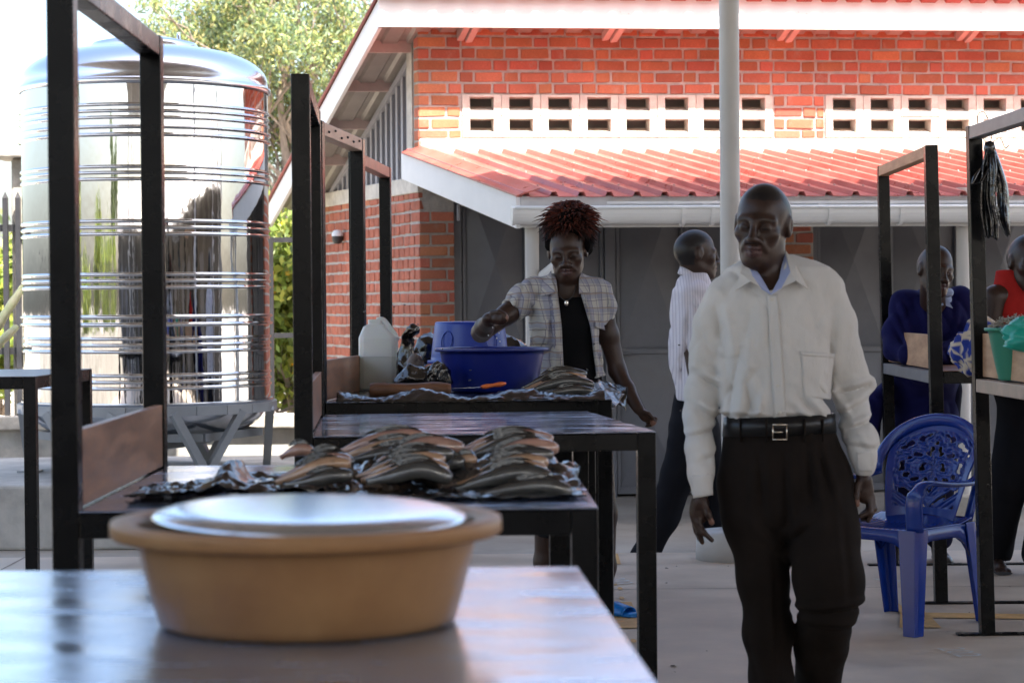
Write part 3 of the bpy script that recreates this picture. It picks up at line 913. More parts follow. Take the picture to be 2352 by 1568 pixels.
# bamboo canes leaning at the left edge
M_cane = mat('green_cane', (0.55, 0.48, 0.27), 0.5, var=.2, vscale=10, tint=(0.42, 0.45, 0.18))
for i, (a, b, lab) in enumerate((((-40, 800), (52, 660), 'taller pale cane leaning by the fence at the left edge'), ((-45, 830), (36, 752), 'shorter pale cane leaning by the fence at the left edge'))):
    p0, p1 = P(*a, 14.6), P(*b, 15.2)
    pts = [p0.lerp(p1, k / 8) for k in range(9)]
    MB().tube(pts, [.040 - .002 * k + (.004 if k % 3 == 0 else 0) for k in range(9)], 10).build('cane', M_cane, base=p0)
    o = bpy.data.objects['cane' if i == 0 else 'cane.001']; tag(o, lab, 'cane')
# ------------------------------------------------------------------ trees
def leaf_mat(name):
    m = mat(name, (0.1, 0.15, 0.04), 0.5, attr='tint')
    n, l = m.node_tree.nodes, m.node_tree.links
    b = n['Principled BSDF']
    tr = n.new('ShaderNodeBsdfTranslucent'); mx = n.new('ShaderNodeMixShader'); mx.inputs[0].default_value = .4
    vc = [x for x in n if x.type == 'VERTEX_COLOR'][0]
    l.new(vc.outputs[0], tr.inputs[0]); l.new(b.outputs[0], mx.inputs[1]); l.new(tr.outputs[0], mx.inputs[2])
    l.new(mx.outputs[0], n['Material Output'].inputs['Surface'])
    return m
M_leaf = leaf_mat('leaf')
def leaves(name, centers, sizes, cols, parent, droop=.3, aspect=.28, seed=1):
    r_ = np.random.default_rng(seed)
    n = len(centers)
    d = r_.normal(size=(n, 3)); d[:, 2] -= droop * 2; d /= np.linalg.norm(d, axis=1)[:, None]
    s = np.cross(d, r_.normal(size=(n, 3))); s /= np.linalg.norm(s, axis=1)[:, None]
    L = sizes[:, None]
    a = centers - d * L * .5; b = centers + s * L * aspect; c = centers + d * L * .5; e = centers - s * L * aspect
    v = np.stack([a, b, c, e], 1).reshape(-1, 3)
    f = np.arange(4 * n).reshape(-1, 4)
    o = mesh_obj(name, v, f, M_leaf, parent)
    at = o.data.color_attributes.new('tint', 'FLOAT_COLOR', 'POINT')
    cc = np.repeat(np.c_[cols, np.ones(n)], 4, axis=0)
    at.data.foreach_set('color', cc.ravel())
    return o
def branch_path(r_, p, q, wob, n=7):
    pts = []
    for k in range(n):
        t = k / (n - 1)
        pts.append(p.lerp(q, t) + Vector((r_.uniform(-1, 1), r_.uniform(-1, 1), r_.uniform(-1, 1))) * wob * math.sin(math.pi * t))
    return pts
def tree(label, base, trunk_h, trunk_r, clusters, nleaf, lsize, palette, seed, name='feathery_tree', cr=.55, flower=None, droop=.5, asp=.28):
    r_ = random.Random(seed); g = np.random.default_rng(seed)
    T = empty(name, base, label, 'tree')
    base = Vector(base)
    top = base + Vector((r_.uniform(-.3, .3), 0, trunk_h))
    MB().tube(branch_path(r_, base, top, .15, 9), list(np.linspace(trunk_r, trunk_r * .45, 9)), 12).build('trunk', M_bark, T)
    lm = MB()
    cen, cols, sz = [], [], []
    for (c, rad_) in clusters:
        c = Vector(c)
        t = min(.98, max(.25, (c.z - base.z - 1.2) / trunk_h * .8))
        st = base.lerp(top, t)
        pts = branch_path(r_, st, c, .25, 7)
        r0 = trunk_r * .34
        lm.tube(pts, list(np.linspace(r0, .012, 7)), 6)
        subs = []
        for k in range(7):
            dv = Vector((r_.gauss(0, 1), r_.gauss(0, 1), r_.gauss(.1, .8))).normalized() * rad_ * r_.uniform(.45, 1.0)
            e = c + dv
            lm.tube(branch_path(r_, pts[-2 if k % 2 else -3], e, .08, 5), list(np.linspace(.018, .005, 5)), 5)
            subs.append(e)
        m_ = int(nleaf * rad_ ** 2 / sum(q[1] ** 2 for q in clusters))
        idx = g.integers(0, len(subs), m_)
        S_ = np.array([list(s[:]) for s in subs])[idx]
        x = S_ + g.normal(size=(m_, 3)) * rad_ * .24
        cen.append(x); sz.append(g.uniform(.6, 1.4, m_) * lsize)
        pal = np.array(palette)[g.integers(0, len(palette), m_)]
        sh = g.uniform(.75, 1.25, (len(subs), 1))[idx]
        cols.append(pal * sh * g.uniform(.8, 1.2, (m_, 1)))
    lm.build('limbs', M_bark, T)
    cen = np.concatenate(cen); cols = np.concatenate(cols); sz = np.concatenate(sz)
    leaves('crown', cen, sz, cols, T, droop, aspect=asp, seed=seed)
    if flower:
        nf, fc, fs = flower
        i = g.integers(0, len(clusters), nf)
        ctr = np.array([list(Vector(c)[:]) for c, _ in clusters])[i]
        rr = np.array([q for _, q in clusters])[i]
        d = g.normal(size=(nf, 3)); d /= np.linalg.norm(d, axis=1)[:, None]
        d[:, 1] = -abs(d[:, 1])
        fcen = np.repeat(ctr + d * rr[:, None] * .9, 14, axis=0) + g.normal(size=(nf * 14, 3)) * .07
        leaves('flowers', fcen, g.uniform(.7, 1.3, len(fcen)) * fs, np.tile(np.array([fc]), (len(fcen), 1)) * g.uniform(.8, 1.1, (len(fcen), 1)), T, 0, aspect=.5, seed=seed + 1)
    return T
TYD = 27.0
pal1 = [(.21, .27, .09), (.14, .20, .09), (.28, .31, .10), (.10, .15, .08), (.18, .23, .13), (.33, .30, .11)]
cl = []
for (u, v, r_) in ((430, 30, .55), (400, 110, .5), (510, 70, .7), (470, 160, .55), (600, 20, .7), (640, 130, .75), (560, 190, .6), (700, 60, .7), (740, 180, .65), (790, 40, .55), (680, 250, .6), (650, 350, .5), (620, -60, .8), (740, -70, .8), (500, -60, .7), (540, 130, .6), (780, 130, .5), (655, 440, .4), (720, 300, .45), (600, 260, .45), (370, 60, .35), (850, -40, .6)):
    p_ = P(u, v, TYD + rnd.uniform(-1.2, 1.2))
    cl.append((p_, r_))
bt_ = P(665, 700, TYD)
tree('tall feathery green tree behind the tank and brick building', (bt_.x, TYD, ZL), 6.6, .065, cl, 40000, .078, pal1, 5, asp=.15)
pal2 = [(.30, .36, .06), (.22, .30, .06), (.38, .40, .08), (.16, .22, .05)]
cl2 = []
for (u, v, r_) in ((650, 590, .45), (640, 680, .5), (670, 760, .5), (640, 840, .5), (690, 640, .5), (700, 820, .5), (600, 620, .5), (600, 780, .5)):
    cl2.append((P(u, v, 19.5 + rnd.uniform(-.5, .5)), r_))
b2 = P(700, 700, 19.6)
tree('bright green shrub with yellow flowers behind the iron rails', (b2.x, 19.6, ZL), 1.7, .06, cl2, 12000, .10, pal2, 9, name='flowering_shrub', flower=(26, (.75, .42, .02), .045))
cl3 = []
for (u, v, r_) in ((10, 640, .4), (-30, 700, .5), (40, 700, .4), (10, 760, .4), (-40, 800, .4), (60, 800, .4)):
    cl3.append((P(u, v, 20.5 + rnd.uniform(-.4, .4)), r_))
b3_ = P(10, 700, 20.5)
tree('yellow green shrub behind the picket fence at the left edge', (b3_.x, 20.5, ZL), 1.6, .05, cl3, 6000, .10, pal2, 13, name='garden_shrub')
for i, y_ in enumerate((-9.5, -4.5, .5, 5.5, 10.5)):
    cs = [((-11.6 + rnd.uniform(-.5, .5), y_ + rnd.uniform(-2.2, 2.2), rnd.uniform(.6, 2.3)), .75) for _ in range(8)]
    tree(['first', 'second', 'third', 'fourth', 'fifth'][i] + ' hedge shrub behind the left garden wall counted from behind the viewer', (-11.6, y_, ZL), 1.6, .06, cs, 2600, .16, pal2, 60 + i, name='hedge_shrub')
# distant low trees closing the view round the yard
pal3 = [(.12, .17, .05), (.18, .22, .06), (.09, .13, .05)]
for i, (x, y, h, lab) in enumerate(((-12, 40, 3.0, 'low dark tree far off beyond the left end of the fence'), (9, 44, 4.2, 'distant tree hidden behind the brick building'), (-16, -22, 5, 'tree behind the viewer at the left'), (-18, 4, 5, 'broad tree standing left of the market hall'))):
    cs = [((x + rnd.uniform(-1.8, 1.8), y + rnd.uniform(-1.5, 1.5), h * rnd.uniform(.5, 1.0)), .9) for _ in range(9)]
    tree(lab, (x, y, ZL), h * .8, .16, cs, 5000, .22, pal3, 30 + i, name='broad_tree')
# ------------------------------------------------------------------ market stalls (tables with a post frame on the left)
from mathutils import noise as mnoise
TB = .055
M_barpale = mat('scuffed_bar', (0.42, 0.31, 0.24), 0.4, var=.2, vscale=12, rvar=.1)
M_barred = mat('red_oxide_bar', (0.36, 0.15, 0.11), 0.4, var=.15, vscale=12)
M_bargrey = mat('grey_bar', (0.17, 0.17, 0.185), 0.35, var=.15, vscale=10)
def stall(label, nl, fl_, nr, fr, zt, ztop, top=M_top, board=M_wood, bar=M_blackpaint, bh=.15, lean=0.0, frame=True, screws=False, rail=M_blackpaint, zfoot=0.0, bgroup=None):
    """nl, fl, nr, fr: plan positions of near-left, far-left posts and near-right, far-right legs"""
    nl, fl_, nr, fr = [Vector((p[0], p[1], 0)) for p in (nl, fl_, nr, fr)]
    c = (nl + fl_ + nr + fr) / 4
    E = empty('market_stall', (c.x, c.y, zfoot), label, 'stall')
    ex = (nr - nl).normalized(); ey = (fl_ - nl).normalized()
    def post(p, z0, z1, name, ln=0):
        q = Vector((p.x + ln * (z1 - z0), p.y, z1)); b = Vector((p.x - ln * z0 * 0, p.y, z0))
        MB().beam(b, q, TB, TB, up=ey).build(name, M_blackpaint, E, bevel=.003)
    for p in (nl, fl_):
        post(p, zfoot + .008, ztop if frame else zt - .002, 'post', lean)
    for p in (nr, fr):
        post(p, zfoot + .008, zt - .0045, 'leg')
    if frame:
        o_ = Vector((lean * (ztop - zfoot), 0, 0))
        a, b = nl + o_, fl_ + o_
        m = MB().beam(a + ey * (TB / 2 + .001) + Vector((0, 0, ztop - TB / 2)), b - ey * (TB / 2 + .001) + Vector((0, 0, ztop - TB / 2)), TB - .004, TB - .004)
        BO = m.build('top_bar', bar, E, bevel=.003)
        if screws:
            for k in range(6):
                q = a.lerp(b, .12 + .15 * k) + Vector((0, 0, ztop - TB / 2 + rnd.uniform(-.012, .012))) + ex * (TB / 2)
                MB().lathe([(.006, -.004), (.006, .003), (.001, .005)], q, 8).build('screw', M_iron, BO)
    # rails round the top
    zr = zt - .004 - TB / 2
    h = TB / 2 + .001
    lo = Vector((lean * zr, 0, 0))
    for p, q in ((nl + lo, nr), (fl_ + lo, fr)):
        d = (q - p).normalized()
        MB().beam(p + d * h + Vector((0, 0, zr)), q - d * h + Vector((0, 0, zr)), TB - .003, TB - .003).build('rail', M_blackpaint, E, bevel=.003)
    for p, q, mm in ((nl + lo, fl_ + lo, rail), (nr, fr, M_blackpaint)):
        d = (q - p).normalized()
        MB().beam(p + d * h + Vector((0, 0, zr)), q - d * h + Vector((0, 0, zr)), TB - .004, TB - .003).build('rail', mm, E, bevel=.003)
    # sheet top, between the posts on the left
    i_ = TB / 2 + .002
    a, b, c_, d_ = nl + lo + ex * i_ - ey * (TB / 2), nr + ex * (TB / 2) - ey * (TB / 2), fr + ex * (TB / 2) + ey * (TB / 2), fl_ + lo + ex * i_ + ey * (TB / 2)
    zz = [Vector((0, 0, zt - .004)), Vector((0, 0, zt))]
    MB().hexa([p + z for z in zz for p in (a, b, c_, d_)]).build('tabletop', top, E, bevel=.0015)
    if frame:
        q = nl + lo + ex * .012; r_ = fl_ + lo + ex * .012
        d = (r_ - q).normalized()
        MB().beam(q + d * (TB / 2 + .004) + Vector((0, 0, zt + .003 + bh / 2)), r_ - d * (TB / 2 + .004) + Vector((0, 0, zt + .003 + bh / 2)), .022, bh).build('side_board', board, E, bevel=.002)
    for p, q in ((nl, nr), (fl_, fr)):
        d = (q - p).normalized()
        MB().beam(p - d * .12 + Vector((0, 0, zfoot + .004)), q + d * .06 + Vector((0, 0, zfoot + .004)), .05, .008).build('foot_bar', M_blackpaint, E, bevel=.001)
    return E
def X(u, Y): return P(u, 700, Y).x
Z1, Z2, Z3 = .905, .94, .965
ZF = 2.0
# table in front (its posts stand outside the picture)
stall('scratched bare steel table nearest the viewer holding the tan basin', (-.86, 2.25), (-.90, 3.42), (X(1478, 2.25), 2.25), (X(1285, 3.42), 3.42), Z1, ZF, top=M_topnear)
stall('stall with the pile of fish, its frame before the tank', (X(150, 4.48), 4.48), (X(354, 5.68), 5.68), (X(1338, 4.48), 4.48), (X(1282, 5.68), 5.68), Z1, P(300, 90, 5.4).z + .04, bar=M_blackpaint, bh=.16)
stall('bare stall with blue-grey top between the fish pile and the woman', (X(695, 6.40), 6.40), (X(722, 7.6), 7.6), (X(1481, 6.52), 6.52), (X(1330, 7.72), 7.72), Z2, ZF, bh=.15)
stall('stall the woman works at, with basins, jug and black plastic', (X(730, 8.12), 8.12), (X(824, 9.0), 9.0), (X(1388, 8.2), 8.2), (X(1350, 9.05), 9.05), Z3, ZF + .01, bar=M_barpale, screws=True)
stall('farthest stall on the left, behind the jug', (X(819, 9.65), 9.65), (X(887, 10.7), 10.7), (X(1330, 9.72), 9.72), (X(1290, 10.75), 10.75), Z3, ZF, bar=M_barred)
stall('plain table cut off by the left edge of the picture', (X(68, 9.7) - 1.0, 9.7), (X(68, 9.7) - 1.0, 10.8), (X(68, 9.7), 9.7), (X(68, 9.7) + .03, 10.8), 1.02, ZF, frame=False, top=M_bargrey, rail=M_bargrey)
stall('stall with pale board where the man in the blue coat leans', (X(2158, 9.5), 9.5), (X(2046, 10.9), 10.9), (X(2158, 9.5) + .98, 9.5), (X(2046, 10.9) + .98, 10.9), 1.02, 2.0, board=M_woodlight, bar=M_woodlight, rail=M_bargrey, lean=-.018, top=M_wood, bh=.15)
stall('stall at the right edge with black plastic strips on its bar', (X(2262, 8.6) + .04, 7.35), (X(2264, 8.6), 8.6), (X(2264, 8.6) + 1.0, 7.35), (X(2264, 8.6) + .98, 8.6), 1.02, 2.01, board=M_woodlight, bar=M_bargrey, rail=M_barpale, lean=-.022, bh=.17)

# unseen stalls added behind the viewer, as dark shapes for the tank to mirror
for i, (x_, y_) in enumerate(((-2.4, -3.0), (-2.3, -5.2), (.6, -3.2), (2.6, -2.4))):
    stall(['unseen stall added behind the viewer at the left', 'second unseen stall added behind the viewer at the left', 'unseen stall added straight behind the viewer', 'unseen stall added behind the viewer at the right'][i], (x_, y_), (x_, y_ + 1.1), (x_ + .95, y_), (x_ + .95, y_ + 1.1), .95, 2.0)
# ------------------------------------------------------------------ helpers for soft things
def nz(p, sc, seed=0.0):
    return mnoise.noise(Vector((p[0] * sc + seed, p[1] * sc - seed * 1.7, p[2] * sc + seed * .3)))
def catmull(pts, n):
    pts = [Vector(p) for p in pts]
    out = []
    k = len(pts)
    for i in range(n):
        t = i / (n - 1) * (k - 1)
        j = min(int(t), k - 2); f = t - j
        p0, p1, p2, p3 = pts[max(j - 1, 0)], pts[j], pts[j + 1], pts[min(j + 2, k - 1)]
        out.append(.5 * ((2 * p1) + (p2 - p0) * f + (2 * p0 - 5 * p1 + 4 * p2 - p3) * f * f + (3 * p1 - p0 - 3 * p2 + p3) * f ** 3))
    return out
def setcol(o, cols, name='tint'):
    at = o.data.color_attributes.new(name, 'FLOAT_COLOR', 'POINT')
    c = np.c_[np.asarray(cols, float), np.ones(len(cols))]
    at.data.foreach_set('color', c.ravel())
M_plastic = mat('black_polythene', (0.008, 0.008, 0.009), 0.11, var=.3, vscale=12, bump=.5, bscale=28, rvar=.07, spec=.8)
M_clearsheet = mat('greyish_clear_polythene', (0.22, 0.20, 0.20), 0.15, var=.3, vscale=14, bump=.5, bscale=24, spec=.8)
def sheet(name, fn, nu, nv, m, base, parent=None, th=.0015, label=None, cat=None):
    V_ = [fn(i / (nu - 1), j / (nv - 1)) for j in range(nv) for i in range(nu)]
    F_ = [(j * nu + i, j * nu + i + 1, (j + 1) * nu + i + 1, (j + 1) * nu + i) for j in range(nv - 1) for i in range(nu - 1)]
    o = mesh_obj(name, V_, F_, m, parent, base, smooth=True)
    s_ = o.modifiers.new('solid', 'SOLIDIFY'); s_.thickness = th; s_.offset = 1
    if label: tag(o, label, cat)
    return o

# ------------------------------------------------------------------ tan basin with a steel lid
M_tan = mat('tan_plastic', (0.40, 0.21, 0.085), 0.45, var=.14, vscale=9, tint=(0.33, 0.155, 0.058), rvar=.1, bump=.05, bscale=30)
M_blue = mat('blue_plastic', (0.004, 0.013, 0.16), 0.32, var=.05, vscale=4)
M_bluebright = mat('brighter_blue_plastic', (0.008, 0.04, 0.33), 0.34, var=.05, vscale=4)
M_green = mat('green_plastic', (0.03, 0.22, 0.13), 0.4)
M_lid = mat('aluminium_lid', (0.66, 0.73, 0.84), 0.22, metal=1.0, bump=.04, bscale=12)
def basin(name, c, r_rim, r_bot, h, m, label, flip=False, lip=.016, n=72, shape=(1, 1)):
    """open tub with wall thickness, rolled rim and a foot"""
    t = .0035
    pr = [(.001, .0), (r_bot * .93, .0), (r_bot * .985, .004), (r_bot, .014)]
    for k in range(1, 9):
        f = k / 8
        pr.append((r_bot + (r_rim - lip - r_bot) * f ** .9, .014 + (h - .024) * f))
    pr += [(r_rim - lip * .6, h - .008), (r_rim - .003, h - (.022 if lip > .025 else .014)), (r_rim, h - (.019 if lip > .025 else .010)), (r_rim, h - .005), (r_rim - .001, h - .001), (r_rim - lip * .6, h), (r_rim - lip - t, h - .004)]
    for k in range(8, 0, -1):
        f = k / 8
        pr.append((r_bot + (r_rim - lip - r_bot) * f ** .9 - t, .014 + (h - .026) * f))
    pr += [(r_bot - .012, .008), (.001, .006)]
    if flip: pr = [(a, h - b) for a, b in pr][::-1]
    m_ = MB(); m_.lathe(pr, (0, 0, 0), n)
    m_.v = [(x * shape[0] + c[0], y * shape[1] + c[1], z + c[2]) for x, y, z in m_.v]
    o = m_.build(name, m, base=c)
    return tag(o, label, 'basin')
YB = 2.86
cbx = P(705, 1170, YB)
basin('tan_basin', (cbx.x, YB, Z1 + .0008), .256, .197, .138, M_tan, 'wide tan plastic basin on the nearest table', lip=.03, n=96)
zl = Z1 + .133
heap = MB()
heap.lathe([(.205, zl - .045), (.18, zl - .03), (.13, zl - .014), (.001, zl - .008)], (cbx.x, YB, 0), 32)
M_flesh = mat('fish_flesh', (0.28, 0.19, 0.15), 0.35, var=.4, vscale=30, bump=.6, bscale=40)
hp = heap.build('fish_pieces', M_flesh, base=(cbx.x, YB, zl - .045)); tag(hp, 'mass of cut fish under the lid in the tan basin', 'fish pieces')
lid = MB()
lp = P(712, 1153, YB - .01)
lid.lathe([(.001, .010), (.06, .0098), (.12, .0092), (.165, .008), (.183, .006), (.190, .003), (.202, .000), (.206, -.004), (.204, -.009), (.196, -.006), (.187, -.001), (.001, .006)], (0, 0, 0), 96)
lo_ = lid.build('steel_lid', M_lid, base=(0, 0, 0))
lo_.location = (lp.x, YB - .005, zl + .011); lo_.rotation_euler = (R(1.2), R(1.0), 0); ORI[lo_.name] = Vector(lo_.location)
tag(lo_, 'shiny aluminium lid lying in the tan basin', 'lid')

# ------------------------------------------------------------------ fish
M_fish = mat('wet_fish_skin', (0.2, 0.2, 0.2), 0.16, attr='tint', var=.25, vscale=40, bump=.15, bscale=150, rvar=.05, spec=.9, bdist=.003, coat=.5)
def fish(pts, r, kind, label, group, seed):
    """pts: spine from tail to head in world space"""
    g = random.Random(seed)
    n, m_ = 22, 14
    sp = catmull(pts, n)
    V_, C_ = [], []
    dark = {'dark': (.012, .013, .015), 'tan': (.07, .055, .045), 'pink': (.10, .065, .06)}[kind]
    belly = {'dark': (.11, .105, .095), 'tan': (.62, .36, .20), 'pink': (.56, .31, .22)}[kind]
    side = {'dark': (.042, .045, .046), 'tan': (.30, .17, .10), 'pink': (.33, .15, .12)}[kind]
    for i, p in enumerate(sp):
        t = i / (n - 1)
        rr = .76 * r * (0.16 + .84 * math.sin(min(1, t / .62) * math.pi / 2) ** 1.1) * (1 if t < .72 else math.sqrt(max(0.0, 1 - ((t - .72) / .30) ** 2)))
        rr = max(rr, r * .10)
        tg = (sp[min(i + 1, n - 1)] - sp[max(i - 1, 0)]).normalized()
        side_v = tg.cross(Vector((0, 0, 1))).normalized(); up = side_v.cross(tg)
        flat = .62 if t > .2 else .35 + .27 * t / .2
        hi = 1.0 if t > .12 else 1.0 + (.12 - t) * 9
        for j in range(m_):
            a = 2 * math.pi * j / m_
            s_, c_ = math.sin(a), math.cos(a)
            w_ = 1 + .02 * nz(p + side_v * s_, 60, seed)
            V_.append(p + (side_v * (s_ * rr * flat * 1.35) + up * (c_ * rr * hi)) * w_)
            # top of section is the back; tone runs back -> flank -> belly
            q = c_ * math.cos(.5) - s_ * math.sin(.5) + .12 * nz(p + up * c_ * .02, 30, seed + 3)
            th = (.52, -.02) if kind == 'dark' else (.86, .52)
            f1 = min(1, max(0, (q - th[0]) / .22 + .5)); f2 = min(1, max(0, (q - th[1]) / .25 + .5))
            k = [belly[e] * (1 - f2) + (side[e] * (1 - f1) + dark[e] * f1) * f2 for e in range(3)]
            blot = .9 + .35 * nz(p + side_v * s_ * .03, 30, seed + 9)
            C_.append([max(0.008, x * blot) for x in k])
    F_ = [(i * m_ + j, i * m_ + (j + 1) % m_, (i + 1) * m_ + (j + 1) % m_, (i + 1) * m_ + j) for i in range(n - 1) for j in range(m_)]
    F_.append(tuple(range(m_ - 1, -1, -1))); F_.append(tuple((n - 1) * m_ + j for j in range(m_)))
    o = mesh_obj('fish', V_, F_, M_fish, None, sp[n // 2], smooth=True)
    setcol(o, C_)
    # dorsal fin ridge as part
    fv, ff = [], []
    for i in range(7, 18):
        p = sp[i]; t = i / (n - 1)
        tg = (sp[i + 1] - sp[i - 1]).normalized(); sv = tg.cross(Vector((0, 0, 1))).normalized(); up = sv.cross(tg)
        b = p + up * r * .70
        hgt = .010 * math.sin((i - 7) / 10 * math.pi) + .002
        fv += [b + sv * .0015, b - sv * .0015, b - tg * .006 + up * hgt]
    for i in range(10):
        a = 3 * i
        ff += [(a, a + 3, a + 5, a + 2), (a + 1, a + 2, a + 5, a + 4)]
    fo = mesh_obj('fin', fv, ff, M_plastic, o)
    return tag(o, label, 'fish', group)
def fz(z, Y, k=.3874, ox=636, oy=756.5):
    return [P(a * k + ox, b * k + oy, Y) for a, b in z]
FG = 'fish piled on the stall behind the tan basin'
pile = [
 ('dark', .024, 4.70, [(1190, 985), (1390, 945), (1590, 925), (1750, 965)], 'dark fish lowest and nearest in the right heap'),
 ('dark', .028, 4.76, [(1040, 955), (1230, 895), (1440, 850), (1630, 875)], 'blue-black fish lying above the lowest one in the right heap'),
 ('tan', .026, 4.85, [(1050, 930), (1240, 850), (1430, 790), (1610, 785)], 'cream bellied fish third from the front in the right heap'),
 ('pink', .029, 4.94, [(1100, 900), (1270, 790), (1460, 705), (1670, 705)], 'pinkish pale fish with a blunt end at the middle of the right heap'),
 ('dark', .026, 5.03, [(1100, 780), (1260, 715), (1440, 668), (1630, 690)], 'dark fish second from the back in the right heap'),
 ('pink', .024, 5.12, [(1090, 720), (1240, 668), (1440, 635), (1640, 650)], 'reddish fish at the very back of the right heap'),
 ('dark', .027, 4.72, [(530, 905), (690, 868), (870, 830), (1040, 890)], 'dark fish lowest and nearest in the middle heap'),
 ('tan', .025, 4.82, [(470, 880), (640, 825), (820, 775), (1000, 770)], 'cream fish second from the front in the middle heap'),
 ('pink', .030, 4.92, [(510, 860), (700, 755), (890, 690), (1110, 705)], 'thick pink and cream fish on top of the middle heap'),
 ('dark', .022, 4.88, [(930, 860), (1010, 810), (1060, 785), (1110, 800)], 'short black fish between the middle and right heaps'),
 ('tan', .018, 4.90, [(1030, 800), (1090, 775), (1140, 770), (1185, 785)], 'small orange fish end poking out between the two heaps'),
 ('dark', .024, 5.02, [(400, 790), (580, 745), (760, 720), (920, 740)], 'grey-black fish behind the thick pink one'),
 ('pink', .028, 5.12, [(340, 745), (540, 672), (760, 640), (950, 672)], 'long brownish fish at the back of the middle heap'),
 ('tan', .023, 4.80, [(-10, 910), (140, 855), (290, 800), (440, 795)], 'orange bellied fish at the front of the left heap'),
 ('dark', .024, 4.90, [(110, 810), (220, 765), (330, 755), (460, 800)], 'black backed fish curved over the left heap'),
 ('dark', .022, 4.72, [(40, 925), (190, 900), (320, 868), (450, 862)], 'dark fish lying flat under the left heap'),
 ('pink', .020, 5.05, [(20, 760), (90, 725), (160, 712), (215, 735)], 'small reddish brown fish at the left end of the pile'),
]
pile += [
 ('tan', .024, 4.80, [(1060, 925), (1250, 872), (1440, 822), (1600, 832)], 'thin tan fish squeezed between the dark ones of the right heap'),
 ('dark', .025, 4.90, [(1080, 890), (1260, 812), (1450, 745), (1640, 742)], 'black backed fish under the pinkish one in the right heap'),
 ('tan', .022, 5.08, [(1100, 745), (1250, 690), (1440, 652), (1630, 668)], 'tan fish near the back of the right heap'),
 ('tan', .024, 4.76, [(500, 895), (660, 850), (840, 805), (1020, 828)], 'speckled tan fish above the lowest one in the middle heap'),
 ('dark', .025, 4.87, [(480, 870), (660, 795), (850, 735), (1050, 738)], 'black backed fish under the thick pink one in the middle heap'),
 ('tan', .023, 5.06, [(370, 765), (560, 708), (760, 680), (930, 702)], 'brown fish second from the back in the middle heap'),
 ('pink', .022, 4.85, [(20, 880), (160, 825), (300, 775), (440, 772)], 'pinkish fish in the middle of the left heap'),
]
for i, (kd, r_, Y, z, lab) in enumerate(pile):
    fish(fz(z, Y), r_, kd, lab, FG, i + 1)
# black plastic the pile lies on, heaped up under the fish
def heapz(x, y):
    z = 0
    for (u, Y, h, sx, sy) in ((1210, 4.98, .075, .13, .16), (940, 4.98, .07, .15, .16), (790, 4.9, .03, .1, .13), (1090, 4.95, .02, .1, .12)):
        cx = P(u, 1050, Y).x
        z += h * math.exp(-((x - cx) / sx) ** 2 - ((y - Y) / sy) ** 2)
    return z
def pile_sheet(a, b):
    x0, x1 = P(640, 1100, 4.7).x, P(1335, 1100, 4.7).x
    x = x0 + (x1 - x0) * a + .02 * nz((a, b, 0), 6, 4); y = 4.60 + .66 * b + .02 * nz((a, b, 0), 5, 9)
    w_ = abs(nz((x, y, 0), 22, 2)) * .03 + abs(nz((x, y, 0), 60, 5)) * .012
    return Vector((x, y, Z1 + .003 + heapz(x, y) * .62 + w_ * (.4 + 1.0 * min(1, 20 * heapz(x, y)))))
sheet('black_plastic_sheet', pile_sheet, 70, 46, M_plastic, (P(900, 1100, 4.9).x, 4.9, Z1), label='crumpled black plastic sheet under the big fish pile', cat='plastic sheet')
def left_sheet(a, b):
    x0, x1 = P(300, 1100, 4.75).x, P(800, 1100, 4.75).x
    x = x0 + (x1 - x0) * a; y = 4.64 + .60 * b * (0.55 + .45 * a)
    z = Z1 + .004 + abs(nz((x, y, 0), 18, 12)) * .045 * (a ** .6) + abs(nz((x, y, 0), 50, 3)) * .014
    if b < .12: z += .008
    fold = math.exp(-((a - .42) / .06) ** 2 - ((b - .6) / .3) ** 2) * .055
    return Vector((x + .02 * nz((a, b, 0), 9, 7), y + .02 * nz((a, b, 1), 8, 8), z + fold))
sheet('black_plastic_sheet', left_sheet, 64, 36, M_plastic, (P(520, 1100, 4.8).x, 4.8, Z1), label='torn black plastic spread left of the fish pile', cat='plastic sheet')

# ------------------------------------------------------------------ the woman's table
def q5(a, b, Y): return P(a * .2997 + 756.5, b * .2997 + 670.5, Y)
def wsheet(a, b):
    x0, x1 = P(775, 900, 8.15).x, P(1388, 900, 8.15).x
    x = x0 + (x1 - x0) * a; y = 8.085 + .92 * b
    z = Z3 + .004 + .010 * abs(nz((x, y, 0), 14, 1)) + .006 * abs(nz((x, y, 0), 45, 6))
    if b < .16:
        k_ = (.16 - b) / .16
        z += .030 * math.sin(math.pi * min(1, k_ * 1.15)) * (.55 + .45 * math.sin(x * 17 + 1)) + .012 * abs(nz((x, b * 2, 0), 30, 4))
        z -= .012 * max(0, k_ - .8) / .2; y -= .012 * k_
    return Vector((x, y, z))
sheet('black_plastic_sheet', wsheet, 130, 60, M_plastic, (P(1080, 900, 8.5).x, 8.6, Z3), label='shiny black plastic sheet covering the table the woman works at', cat='plastic sheet')
zw = Z3 + .012
def quadsheet(c, wob, seed):
    A, B_, C_, D_ = [Vector(p) for p in c]
    def fn(a, b):
        p = (A * (1 - a) + B_ * a) * (1 - b) + (D_ * (1 - a) + C_ * a) * b
        return p + Vector((0, -wob * math.sin(a * 9 + b * 3 + seed), wob * nz((a * 3, b * 3, 0), 1.3, seed)))
    return fn
sheet('grey_plastic_flap', quadsheet([P(1350, 884, 8.55), P(1376, 872, 8.62), P(1434, 906, 8.34), P(1404, 944, 8.16)], .012, 2), 24, 20, M_clearsheet, P(1362, 890, 8.3), label='pale crinkled plastic hanging over the right end of the working table', cat='plastic sheet')
